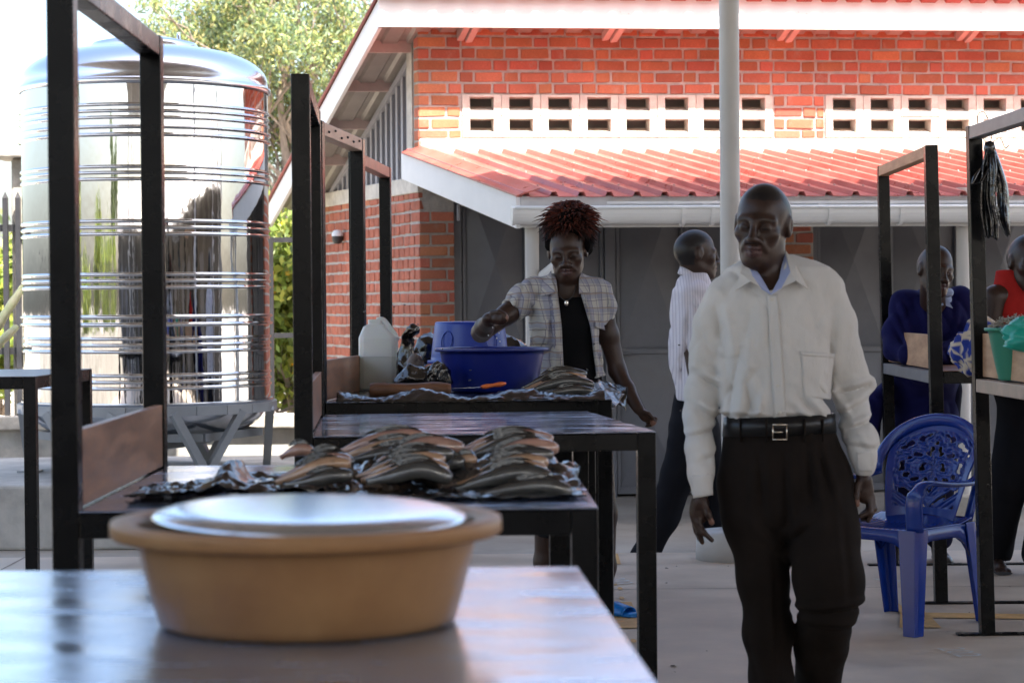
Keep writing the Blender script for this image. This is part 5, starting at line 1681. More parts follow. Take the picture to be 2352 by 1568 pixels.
class Head:
    def __init__(s, c, M_, k=1.0, slim=1.0, jaw=1.0, hairline=.062, hair=True, beard=0.0, shut=True):
        s.shut = shut
        s.c, s.M, s.k, s.slim, s.jaw, s.hl, s.hair = np.array(c[:]), M_, k, slim, jaw, hairline, hair
    def w(s, x, y, z): return s.c + s.M @ (np.array((x * s.slim, y, z)) * s.k)
    def build(s, F, neck_to, neck_r=.054, lids=1.0):
        k, w_ = s.k, s.w
        E = lambda c, r_, kk=.02, cut=False: F.ell(w_(*c), np.array((r_[0] * s.slim, r_[1], r_[2])) * k, kk * k, s.M, cut)
        E((0, .014, .034), (.074, .094, .084), .03)
        E((0, .055, .01), (.064, .055, .06), .04)
        E((0, -.018, -.028), (.0565 * s.jaw, .068, .078), .03)
        E((0, -.045, -.068), (.038 * s.jaw, .042, .040), .03)
        E((0, -.072, -.096), (.021 * s.jaw, .018, .018), .025)
        F.cone(w_(-.040 * s.jaw, .0, -.062), w_(-.016, -.055, -.098), .016 * k, .016 * k, .03)
        F.cone(w_(.040 * s.jaw, .0, -.062), w_(.016, -.055, -.098), .016 * k, .016 * k, .03)
        for q in (-1, 1):
            E((q * .043, -.056, -.020), (.021, .018, .017), .025)
            F.cone(w_(q * .010, -.0845, .018), w_(q * .048, -.064, .017), .009 * k, .007 * k, .02)
            E((q * .031, -.094, .0), (.0155, .015, .0105), .018, True)
            E((q * .031, -.070, -.001), (.0145, .0145, .0135), .004)
            F.cone(w_(q * .020, -.0845, .0035 - .004 * lids), w_(q * .043, -.077, .0025 - .004 * lids), .0034 * k, .0034 * k, .003)
            F.cone(w_(q * .020, -.0835, -.010), w_(q * .042, -.076, -.010), .0032 * k, .0032 * k, .003)
            E((q * .0145, -.096, -.037), (.0105, .0115, .0085), .006)
            E((q * .007, -.100, -.0445), (.0035, .005, .004), .003, True)
            # ear: rim with a hollow
            E((q * .077, .016, .0), (.010, .020, .031), .010)
            E((q * .087, .008, .003), (.006, .009, .016), .006, True)
            F.cone(w_(q * .022, -.086, -.044), w_(q * .034, -.072, -.064), .005 * k, .003 * k, .014)
        F.cone(w_(0, -.088, .012), w_(0, -.106, -.030), .008 * k, .0115 * k, .014)
        E((0, -.109, -.034), (.0115, .010, .0095), .008)
        F.cone(w_(-.019, -.0855, -.0605), w_(0, -.0945, -.0575), .0055 * k, .0075 * k, .005); F.cone(w_(.019, -.0855, -.0605), w_(0, -.0945, -.0575), .0055 * k, .0075 * k, .005)
        F.cone(w_(-.017, -.0845, -.0715), w_(0, -.092, -.0735), .006 * k, .0088 * k, .005); F.cone(w_(.017, -.0845, -.0715), w_(0, -.092, -.0735), .006 * k, .0088 * k, .005)
        F.cone(w_(-.023, -.088, -.0655), w_(.023, -.088, -.0655), .0028 * k, .0028 * k, .003, True)
        F.cone(w_(0, -.101, -.0655), w_(0, -.097, -.0655), .004 * k, .003 * k, .003, True)
        F.cone(w_(0, .028, -.045), neck_to, neck_r * k, neck_r * 1.12 * k, .03)
        F.ell(w_(0, -.012, -.125), np.array((.012, .010, .014)) * k, .02 * k, s.M)
    def color(s, v, col):
        L = (v - s.c) @ s.M / s.k
        x, y, z = L[:, 0] / s.slim, L[:, 1], L[:, 2]
        nr = (np.abs(x) < .1) & (np.abs(y) < .13) & (z > -.13) & (z < .14)
        if s.hair:
            edge = np.where(y < -.02, s.hl + .9 * np.maximum(0, np.abs(x) - .05), np.where(y < .02, s.hl - (y + .02) * 1.2, np.where(y < .035, .0, -.055)))
            h_ = nr & (z > edge) & ~((np.abs(x) > .0765) & (z < .035))
            col[h_] = HAIRC
        lp_ = nr & (np.abs(x) < .025) & (z < -.053) & (z > -.083) & (y < -.076)
        col[lp_] = LIP
        br = nr & (np.abs(np.abs(x) - .031) < .021) & (np.abs(z - .020 + .12 * np.maximum(0, np.abs(np.abs(x) - .031) - .006)) < .0042) & (y < -.06)
        col[br] = col[br] * .6
        ey = nr & (np.abs(np.abs(x) - .031) < .011) & (np.abs(z + .0045) < .0035) & (y < -.07)
        col[ey] = col[ey] * .45 if s.shut else np.array((.33, .29, .26))
        if not s.shut:
            ir = ey & (np.abs(np.abs(x) - .031) < .0052)
            col[ir] = (.01, .008, .007)
        return col
CREASE = 2.0
def creases(segs, Y):
    """segs: (u0, v0, u1, v1, amp, width_px) seen from the camera at depth Y; amp > 0 is a valley"""
    out = []
    for (u0, v0, u1, v1, amp, wd) in segs:
        a, b = P(u0, v0, Y), P(u1, v1, Y)
        out.append((a.x, a.z, b.x, b.z, amp, wd * Y / FPX))
    def fn(x, y, z):
        d = 0 * x
        for ax_, az, bx, bz, amp, wd in out:
            L2 = (bx - ax_) ** 2 + (bz - az) ** 2
            t = np.clip(((x - ax_) * (bx - ax_) + (z - az) * (bz - az)) / L2, 0, 1)
            dist = (x - ax_ - t * (bx - ax_)) * (-(bz - az)) + (z - az - t * (bz - az)) * (bx - ax_)
            dist = dist / math.sqrt(L2)
            r2 = (x - ax_ - t * (bx - ax_)) ** 2 + (z - az - t * (bz - az)) ** 2
            fade = np.sin(np.pi * np.clip(t, .08, .92)) ** .6
            q = np.sqrt(r2) / wd
            d = d + CREASE * amp * fade * (np.exp(-1.25 * q) - .75 * np.exp(-((dist / wd - 1.5) ** 2)) * (r2 < (4 * wd) ** 2) * np.exp(-np.maximum(0, np.sqrt(r2) / wd - 2.2) ** 2))
        return d
    return fn
def cloth_noise(amp, sx, sy, sz, seed=0):
    def fn(x, y, z):
        n = vnoise(x * sx + seed, y * sy + seed * .7, z * sz - seed)
        n2 = vnoise(x * sx * 2.3 + seed * 2, y * sy * 2.3, z * sz * 2.3 + seed)
        return amp * (n + .45 * n2)
    return fn
def ridges(amp, sx, sy, sz, seed=0, skew=0.0):
    """sharp cloth creases: ridged noise"""
    def fn(x, y, z):
        n = vnoise((x + skew * z) * sx + seed, y * sy, (z - skew * x) * sz - seed)
        return amp * (np.maximum(0, 1 - 2.2 * np.abs(n)) ** 2 - .25)
    return fn
def patch(F, name, m, parent, px, nu, nv, y0, y1, off=.003, th=.003):
    """cloth piece laid on the surface of F: px = four picture corners (tl, tr, br, bl)"""
    tl, tr_, br, bl = px
    V_ = []
    last = None
    for j in range(nv):
        b = j / (nv - 1)
        for i in range(nu):
            a = i / (nu - 1)
            u = (tl[0] * (1 - a) + tr_[0] * a) * (1 - b) + (bl[0] * (1 - a) + br[0] * a) * b
            v = (tl[1] * (1 - a) + tr_[1] * a) * (1 - b) + (bl[1] * (1 - a) + br[1] * a) * b
            Y = F.hit(u, v, y0, y1) or last or (y0 + y1) / 2
            last = Y
            V_.append(P(u, v, Y - off))
    A = np.array([list(p[:]) for p in V_]).reshape(nv, nu, 3)
    for _ in range(3):
        B = A.copy(); B[1:-1] = (A[:-2] + A[2:] + 2 * A[1:-1]) / 4; A = B
        B = A.copy(); B[:, 1:-1] = (A[:, :-2] + A[:, 2:] + 2 * A[:, 1:-1]) / 4; A = B
    V_ = A.reshape(-1, 3)
    F_ = [(j * nu + i, (j + 1) * nu + i, (j + 1) * nu + i + 1, j * nu + i + 1) for j in range(nv - 1) for i in range(nu - 1)]
    o = mesh_obj(name, V_, F_, m, parent, smooth=True)
    s_ = o.modifiers.new('solid', 'SOLIDIFY'); s_.thickness = th; s_.offset = 0
    return o
def button(F, m, parent, u, v, y0, y1, r_=.0055, name='button'):
    Y = F.hit(u, v, y0, y1)
    if Y is None: return
    c = P(u, v, Y - .005)
    mb = MB(); mb.lathe([(.001, .002), (r_ * .7, .002), (r_, .001), (r_, -.001), (.001, -.001)], (0, 0, 0), 12)
    mb.v = [(x + c.x, -z + c.y, y + c.z) for x, y, z in mb.v]
    mb.build(name, m, parent)
def hand(F, palm, pr, M_, fingers, k=.008):
    F.ell(palm, pr, .014, M_)
    for pts, r_ in fingers:
        F.chain(pts, list(np.linspace(r_, r_ * .78, len(pts))), k)
# ------------------------------------------------------------------ people
M_whiteshirt = mat('white_shirt_cloth', (.62, .595, .56), .85, spec=.15, var=.06, vscale=6, bump=.35, bscale=38, bdist=.012, stretch=(1, 1, .45))
M_collarblue = mat('pale_blue_lining', (.36, .41, .62), .8)
M_trouser = mat('dark_brown_trouser', (.0155, .0115, .0095), .9, spec=.1, var=.15, vscale=8, bump=.2, bscale=400, bdist=.001)
M_belt = mat('black_leather', (.006, .006, .007), .35, spec=.35, bump=.1, bscale=120)
M_buckle = mat('buckle_metal', (.5, .44, .36), .25, metal=1)
M_shoe = mat('shoe_leather', (.016, .014, .013), .35)
M_buttonm = mat('shirt_button', (.62, .58, .50), .35)

def man_white():
    Y0 = 6.5
    px = Y0 / FPX
    base = P(1790, 1716, Y0); base.z = 0
    T = empty('person', base, 'man in a loose white shirt and dark trousers walking towards the viewer', 'person')
    q = lambda u, v, dy=0: P(u, v, Y0 + dy)
    # --- body: head, neck, trunk, limbs as one skin surface
    B = Field((q(1560, 0).x, Y0 - .35, 0), (q(2050, 0).x, Y0 + .50, q(0, 400).z), .0042)
    M_ = rot3(R(20), R(6), R(5))
    hd = Head(q(1750, 518), M_, 1.06, slim=.98, jaw=1.02, hairline=.075)
    hd.build(B, q(1768, 690, -.005), .055, lids=1.4)
    B.ell(q(1768, 690, -.035), (.075, .05, .05), .03)
    B.ell(q(1782, 800, .0), (.13, .085, .21), .04); B.cone(q(1700, 702, .02), q(1868, 702, .02), .038, .038, .04); B.ell(q(1790, 1010), (.13, .09, .14), .05)
    B.chain([q(1690, 705, .02), q(1618, 890, .02), q(1607, 1060, -.05), q(1608, 1150, -.08)], [.034, .030, .022, .022])
    B.chain([q(1878, 705, .02), q(1950, 880, .05), q(1975, 1030, .0), q(1985, 1100, -.03)], [.034, .030, .022, .022])
    B.chain([q(1735, 1080), q(1757, 1390, -.02), q(1772, 1650, .03)], [.08, .05, .038], .03)
    B.chain([q(1870, 1080), q(1905, 1370, -.16), q(1880, 1610, .26)], [.08, .05, .038], .03)
    # feet
    fl0 = Vector((q(1772, 0).x, Y0 + .03, 0))
    B.cone(fl0 + Vector((0, .02, .05)), fl0 + Vector((-.01, -.17, .03)), .036, .028)
    fr0 = q(1878, 1640, .30)
    B.cone(fr0, fr0 + Vector((0, -.12, -.09)), .034, .028)
    # hands
    Yh = -.08
    a = lambda u, v, dy=0: q(u, v, Yh + dy)
    hand(B, a(1606, 1172), (.030, .017, .044), rot3(0, 0, R(4)), [
        ([a(1598, 1195), a(1606, 1222, -.004), a(1613, 1245)], .0095),
        ([a(1604, 1198, -.01), a(1616, 1222, -.016), a(1635, 1240, -.016)], .0092),
        ([a(1594, 1192, .012), a(1600, 1218, .014), a(1607, 1238, .012)], .009),
        ([a(1592, 1186, .02), a(1597, 1207, .024), a(1602, 1224, .022)], .008),
        ([a(1617, 1155, -.012), a(1627, 1180, -.022), a(1635, 1200, -.024)], .0105)])
    Yr = -.03
    a = lambda u, v, dy=0: q(u, v, Yr + dy)
    hand(B, a(1985, 1125), (.029, .018, .042), rot3(0, 0, R(-6)), [
        ([a(2003, 1140), a(2008, 1168, -.004), a(1993, 1195, -.01)], .0095),
        ([a(1998, 1150, -.008), a(1998, 1176, -.016), a(1972, 1186, -.022)], .0092),
        ([a(2000, 1146, .01), a(2004, 1172, .010), a(1980, 1192, .0)], .009),
        ([a(1992, 1146, .02), a(1996, 1168, .022), a(1978, 1180, .012)], .008),
        ([a(1970, 1112, -.012), a(1966, 1140, -.022), a(1969, 1158, -.026)], .0105)])
    tips = [q(1636, 1201, Yh - .03), q(1969, 1157, Yr - .03)]
    def cols(v):
        c = np.tile(SKIN * .95, (len(v), 1))
        c = hd.color(v, c)
        for t in tips:
            c[np.linalg.norm(v - np.array(t[:]), axis=1) < .013] = PALM
        return c
    field_obj(B, 'body', M_skin, T, 1, cols)
    # --- shirt
    S_ = Field((q(1555, 0).x, Y0 - .30, q(0, 1145).z), (q(2035, 0).x, Y0 + .30, q(0, 570).z), .0046)
    def row(v, xl, xr, b, cy=0): return (q(0, v).z, (q(xl, v).x + q(xr, v).x) / 2, Y0 + cy, (q(xr, v).x - q(xl, v).x) / 2, b)
    S_.loft([row(598, 1728, 1828, .050, .03), row(610, 1702, 1868, .066, .03), row(628, 1664, 1908, .084, .025), row(655, 1644, 1920, .096, .02), row(695, 1640, 1916, .108, .015), row(760, 1636, 1918, .122, .005), row(830, 1636, 1916, .128, 0), row(900, 1648, 1902, .130, -.005), row(935, 1650, 1905, .135, -.01), row(955, 1648, 1914, .135, -.01), row(968, 1662, 1908, .122, -.01), row(985, 1672, 1905, .11, -.01)], .03)
    S_.chain([q(1660, 678, .015), q(1638, 740, .01), q(1624, 810, .015), q(1616, 890, .02), q(1608, 960, -.005), q(1605, 1030, -.035), q(1608, 1085, -.06), q(1612, 1132, -.075)], [.055, .054, .050, .050, .046, .042, .036, .030], .022)
    S_.chain([q(1900, 668, .015), q(1920, 740, .02), q(1935, 810, .035), q(1950, 870, .05), q(1958, 935, .03), q(1966, 985, .005), q(1978, 1012, -.01), q(1980, 1045, -.02), q(1983, 1072, -.028)], [.055, .053, .050, .058, .044, .040, .046, .034, .029], .03)
    S_.ell(q(1997, 884, .05), (.022, .03, .02), .02)
    S_.displace(creases([
        (1655, 760, 1668, 900, .004, 14), (1690, 800, 1668, 960, .009, 12), (1700, 860, 1720, 955, .007, 12), (1735, 880, 1700, 960, .006, 10),
        (1905, 740, 1900, 890, .005, 13), (1890, 880, 1930, 955, .007, 11), (1820, 905, 1870, 958, .009, 12), (1850, 880, 1915, 940, .008, 12), (1800, 930, 1840, 962, .007, 10),
        (1640, 700, 1655, 790, .006, 12), (1600, 860, 1645, 890, .008, 9), (1590, 930, 1640, 960, .008, 9), (1585, 1000, 1638, 985, .007, 8), (1590, 1060, 1640, 1040, .0035, 8), (1600, 1030, 1630, 1070, .003, 8),
        (1930, 905, 2000, 885, .010, 9), (1935, 950, 1990, 920, .008, 9), (1945, 985, 2005, 965, .008, 8), (1945, 1020, 2010, 1030, .005, 8), (1960, 1000, 1990, 1050, .003, 7),
        (1720, 700, 1700, 800, .004, 18), (1850, 700, 1870, 790, .004, 18), (1760, 700, 1778, 900, .003, 14), (1690, 950, 1760, 962, .006, 7), (1790, 950, 1880, 965, .006, 7)], Y0))
    S_.displace(cloth_noise(.0040, 12, 10, 5, 3)); S_.displace(ridges(.0062, 9, 7, 4.2, 2, .5)); S_.displace(ridges(.0030, 13, 10, 9, 7, -.8))
    # open neck: cut a V so the throat shows
    S_.cone(q(1764, 590, .01), q(1767, 645, -.05), .060, .042, .008, True)
    S_.cone(q(1767, 630, -.10), q(1769, 655, -.12), .040, .020, .006, True)
    S_.cone(q(1769, 655, -.12), q(1771, 676, -.14), .020, .004, .005, True)
    SH = field_obj(S_, 'shirt', M_whiteshirt, T, 1)
    y0, y1 = Y0 - .32, Y0 + .1
    patch(S_, 'placket', M_whiteshirt, SH, [(1762, 676), (1787, 676), (1806, 962), (1777, 962)], 5, 40, y0, y1, .0035, .004)
    patch(S_, 'pocket', M_whiteshirt, SH, [(1838, 806), (1916, 812), (1908, 916), (1846, 912)], 12, 14, y0, y1, .003, .004)
    patch(S_, 'pocket_hem', M_whiteshirt, SH, [(1837, 806), (1917, 812), (1916, 822), (1838, 816)], 12, 3, y0, y1, .0055, .003)
    for u, v in ((1774, 687), (1777, 755), (1783, 819), (1786, 886), (1791, 948)):
        button(S_, M_buttonm, SH, u, v, y0, y1)
    for (pp) in ([(1589, 1092), (1638, 1084), (1636, 1136), (1592, 1144)], [(1966, 1040), (2003, 1034), (2004, 1082), (1970, 1082)]):
        patch(S_, 'cuff', M_whiteshirt, SH, pp, 8, 8, y0, y1, .004, .004)
    # collar: two stiff flaps and the stand behind the neck
    def flapm(name, m, pts, th=.003):
        V_ = [q(u, v, dy) for u, v, dy in pts]
        o = mesh_obj(name, V_, [tuple(range(len(V_)))], m, SH)
        s_ = o.modifiers.new('solid', 'SOLIDIFY'); s_.thickness = th; s_.offset = 0
    flapm('collar_flap', M_whiteshirt, [(1710, 590, -.018), (1700, 628, -.075), (1690, 667, -.098), (1724, 646, -.112), (1748, 662, -.122), (1728, 632, -.085)])
    flapm('collar_flap', M_whiteshirt, [(1803, 574, .0), (1826, 606, -.05), (1856, 664, -.092), (1828, 645, -.110), (1796, 660, -.120), (1815, 625, -.08)])
    flapm('collar_lining', M_collarblue, [(1715, 600, -.02), (1728, 632, -.088), (1750, 663, -.124), (1771, 676, -.134), (1745, 632, -.070), (1725, 606, -.02)])
    flapm('collar_lining', M_collarblue, [(1803, 580, .0), (1815, 625, -.083), (1795, 661, -.122), (1771, 676, -.134), (1790, 640, -.075), (1798, 600, -.02)])
    rg = []
    for t in np.linspace(-.25, math.pi + .25, 15):
        c0 = q(1760, 600, .03)
        rg.append((c0 + Vector((.060 * math.cos(t), .062 * math.sin(t), -.004 + .012 * math.sin(t))), c0 + Vector((.078 * math.cos(t), .080 * math.sin(t), -.050))))
    V_ = [p for a_ in rg for p in a_]
    o = mesh_obj('collar_stand', V_, [(2 * i, 2 * i + 1, 2 * i + 3, 2 * i + 2) for i in range(14)], M_whiteshirt, SH, smooth=True)
    s_ = o.modifiers.new('solid', 'SOLIDIFY'); s_.thickness = .004
    # --- trousers
    G = Field((q(1630, 0).x, Y0 - .38, .02), (q(2010, 0).x, Y0 + .48, q(0, 955).z), .0052)
    G.loft([row(966, 1672, 1908, .112, -.01), row(1000, 1664, 1914, .118, -.01), row(1060, 1656, 1938, .128, -.005), row(1120, 1654, 1952, .132, .005), row(1190, 1668, 1955, .12, .01), row(1235, 1700, 1940, .09, .01), row(1252, 1755, 1860, .07, .0)], .04)
    G.chain([q(1728, 1110), q(1735, 1200, -.01), q(1752, 1330, -.03), q(1762, 1450, -.02), q(1772, 1560, .0), q(1778, 1680, .03)], [.096, .092, .074, .068, .058, .060], .035)
    G.chain([q(1880, 1110), q(1893, 1220, -.06), q(1903, 1330, -.13), q(1906, 1376, -.15)], [.100, .100, .094, .086], .04)
    G.chain([q(1902, 1392, -.12), q(1886, 1480, .02), q(1876, 1570, .17), q(1873, 1630, .27)], [.084, .078, .070, .072], .02)
    G.cone(q(1796, 1190), q(1798, 1258), .085, .055, .03)
    G.displace(creases([
        (1730, 1020, 1745, 1180, .006, 10), (1840, 1015, 1860, 1180, .008, 10), (1865, 1020, 1900, 1150, .006, 10), (1790, 1030, 1800, 1240, .007, 9), (1710, 1040, 1700, 1160, .004, 12),
        (1800, 1240, 1850, 1190, .008, 12), (1800, 1245, 1750, 1200, .007, 12), (1830, 1388, 1980, 1372, .010, 9), (1840, 1420, 1960, 1430, .006, 10), (1760, 1300, 1770, 1560, -.004, 8), (1905, 1150, 1910, 1350, -.004, 9)], Y0))
    G.displace(cloth_noise(.0045, 7, 7, 4, 8)); G.displace(ridges(.007, 8, 7, 3.0, 4, .3))
    TR = field_obj(G, 'trousers', M_trouser, T, 2)
    # belt and buckle
    bz = [(965, 1664, 1914), (1008, 1660, 1918)]
    rings = []
    for (vz, xl, xr) in bz:
        cxm = (q(xl, vz).x + q(xr, vz).x) / 2; ax_ = (q(xr, vz).x - q(xl, vz).x) / 2 - .003
        zz = q(0, vz).z
        rings.append([Vector((cxm + ax_ * math.copysign(abs(math.cos(t)) ** .87, math.cos(t)), Y0 - .01 + .122 * math.copysign(abs(math.sin(t)) ** .87, math.sin(t)), zz + .006 * math.cos(t + .4) - .003)) for t in np.linspace(0, 2 * math.pi, 49)[:-1]])
    mb = MB(); mb.loft(rings[::-1], True, False)
    BT = mb.build('belt', M_belt, T)
    s_ = BT.modifiers.new('solid', 'SOLIDIFY'); s_.thickness = .005; s_.offset = 1
    fr_y = -.141
    def bar4(u0, v0, u1, v1, w_):
        a_, b_ = q(u0, v0, fr_y), q(u1, v1, fr_y)
        return MB().beam(a_, b_, .006, w_, up=(0, -1, 0))
    bk_ = MB()
    for (u0, v0, u1, v1) in ((1774, 975, 1808, 975), (1774, 1009, 1808, 1009), (1775, 976, 1775, 1008), (1807, 976, 1807, 1008), (1775, 992, 1798, 992)):
        bk_.tube([q(u0, v0, fr_y), q(u1, v1, fr_y)], .0024, 8)
    bk_.build('buckle', M_buckle, BT)
    for u in (1700, 1760, 1848, 1890):
        lp_ = MB(); h_ = G.hit(u, 985, Y0 - .3, Y0 + .1) or Y0 - .11
        lp_.tube([P(u, 962, h_ - .012), P(u, 1014, h_ - .012)], .006, 8, squash=.5); lp_.build('belt_loop', M_trouser, TR)
    # shoes
    for (p, d) in ((fl0, Vector((-.02, -1, 0))), ):
        mb = MB(); d = d.normalized(); sd = Vector((0, 0, 1)).cross(d)
        rings = []
        for t, w_, h_ in ((-.09, .026, .06), (-.05, .034, .075), (.02, .036, .07), (.09, .042, .05), (.15, .042, .04), (.19, .032, .03), (.21, .012, .018)):
            c = p + d * t
            rings.append([c + sd * (w_ * math.cos(a_)) + Vector((0, 0, .003 + h_ * max(0, math.sin(a_)) )) for a_ in np.linspace(-.4, math.pi + .4, 12)])
        mb.loft(rings); mb.build('shoe', M_shoe, T)
    mb = MB(); rings = []
    for t, w_, h_ in ((-.09, .026, .06), (-.05, .034, .075), (.02, .036, .07), (.09, .042, .05), (.15, .042, .04), (.19, .032, .03), (.21, .012, .018)):
        d = Vector((0, -.72, -.69)); up = Vector((0, -.69, .72)); sd = Vector((1, 0, 0))
        c = fr0 + d * t + up * -.035
        rings.append([c + sd * (w_ * math.cos(a_)) + up * (h_ * max(0, math.sin(a_))) for a_ in np.linspace(-.4, math.pi + .4, 12)])
    mb.loft(rings); mb.build('shoe', M_shoe, T)
    return T
man_white()
# ------------------------------------------------------------------ the woman at the stall
def plaid(name):
    m = mat(name, (.5, .47, .40), .85, bump=.2, bscale=400, spec=.15, bdist=.001)
    n, l = m.node_tree.nodes, m.node_tree.links
    tc = n.new('ShaderNodeTexCoord'); sp = n.new('ShaderNodeSeparateXYZ'); l.new(tc.outputs['Object'], sp.inputs[0])
    # the cloth's own horizontal direction runs round the body: use x + a little y
    ad = n.new('ShaderNodeMath'); ad.operation = 'MULTIPLY_ADD'; ad.inputs[1].default_value = .6
    l.new(sp.outputs['Y'], ad.inputs[0]); l.new(sp.outputs['X'], ad.inputs[2])
    nzn = n.new('ShaderNodeTexNoise'); nzn.inputs['Scale'].default_value = 9; l.new(tc.outputs['Object'], nzn.inputs['Vector'])
    cur = None
    def stripes(src, period, duty, off):
        a = n.new('ShaderNodeMath'); a.operation = 'MULTIPLY_ADD'; a.inputs[1].default_value = .025; l.new(nzn.outputs['Fac'], a.inputs[0]); l.new(src, a.inputs[2])
        b = n.new('ShaderNodeMath'); b.operation = 'MULTIPLY_ADD'; b.inputs[1].default_value = 1 / period; b.inputs[2].default_value = off; l.new(a.outputs[0], b.inputs[0])
        f = n.new('ShaderNodeMath'); f.operation = 'FRACT'; l.new(b.outputs[0], f.inputs[0])
        c = n.new('ShaderNodeMath'); c.operation = 'LESS_THAN'; c.inputs[1].default_value = duty; l.new(f.outputs[0], c.inputs[0])
        return c.outputs[0]
    base = n.new('ShaderNodeRGB'); base.outputs[0].default_value = (.52, .50, .455, 1)
    col = base.outputs[0]
    for src, per, duty, off, c_, fac in ((sp.outputs['Z'], .062, .38, .1, (.25, .27, .38), .5), (ad.outputs[0], .062, .38, .3, (.25, .26, .38), .5),
                                    (sp.outputs['Z'], .031, .12, .5, (.16, .14, .20), .6), (ad.outputs[0], .031, .12, .0, (.15, .14, .20), .6), (sp.outputs['Z'], .062, .07, .8, (.42, .30, .18), .6)):
        mx = n.new('ShaderNodeMix'); mx.data_type = 'RGBA'
        k = n.new('ShaderNodeMath'); k.operation = 'MULTIPLY'; k.inputs[1].default_value = fac
        l.new(stripes(src, per, duty, off), k.inputs[0]); l.new(k.outputs[0], mx.inputs['Factor'])
        l.new(col, mx.inputs['A']); mx.inputs['B'].default_value = (*c_, 1)
        col = mx.outputs['Result']
    l.new(col, n['Principled BSDF'].inputs['Base Color'])
    return m
M_plaid = plaid('plaid_cotton')
M_blackknit = mat('black_knit', (.006, .006, .007), .9, spec=.1, bump=.15, bscale=300, bdist=.001)
M_darkskirt = mat('dark_skirt', (.010, .009, .010), .9, spec=.1)
M_hair = mat('auburn_hair', (.05, .02, .015), .5, attr='tint', spec=.25)
M_hairbase = mat('dark_hair_base', (.005, .004, .004), .9, spec=.05)
M_silver = mat('silver_pendant', (.7, .68, .62), .25, metal=1)
M_sandal = mat('bright_blue_sandal', (.01, .20, .62), .35)
M_sole = mat('dark_sole', (.03, .03, .035), .7)

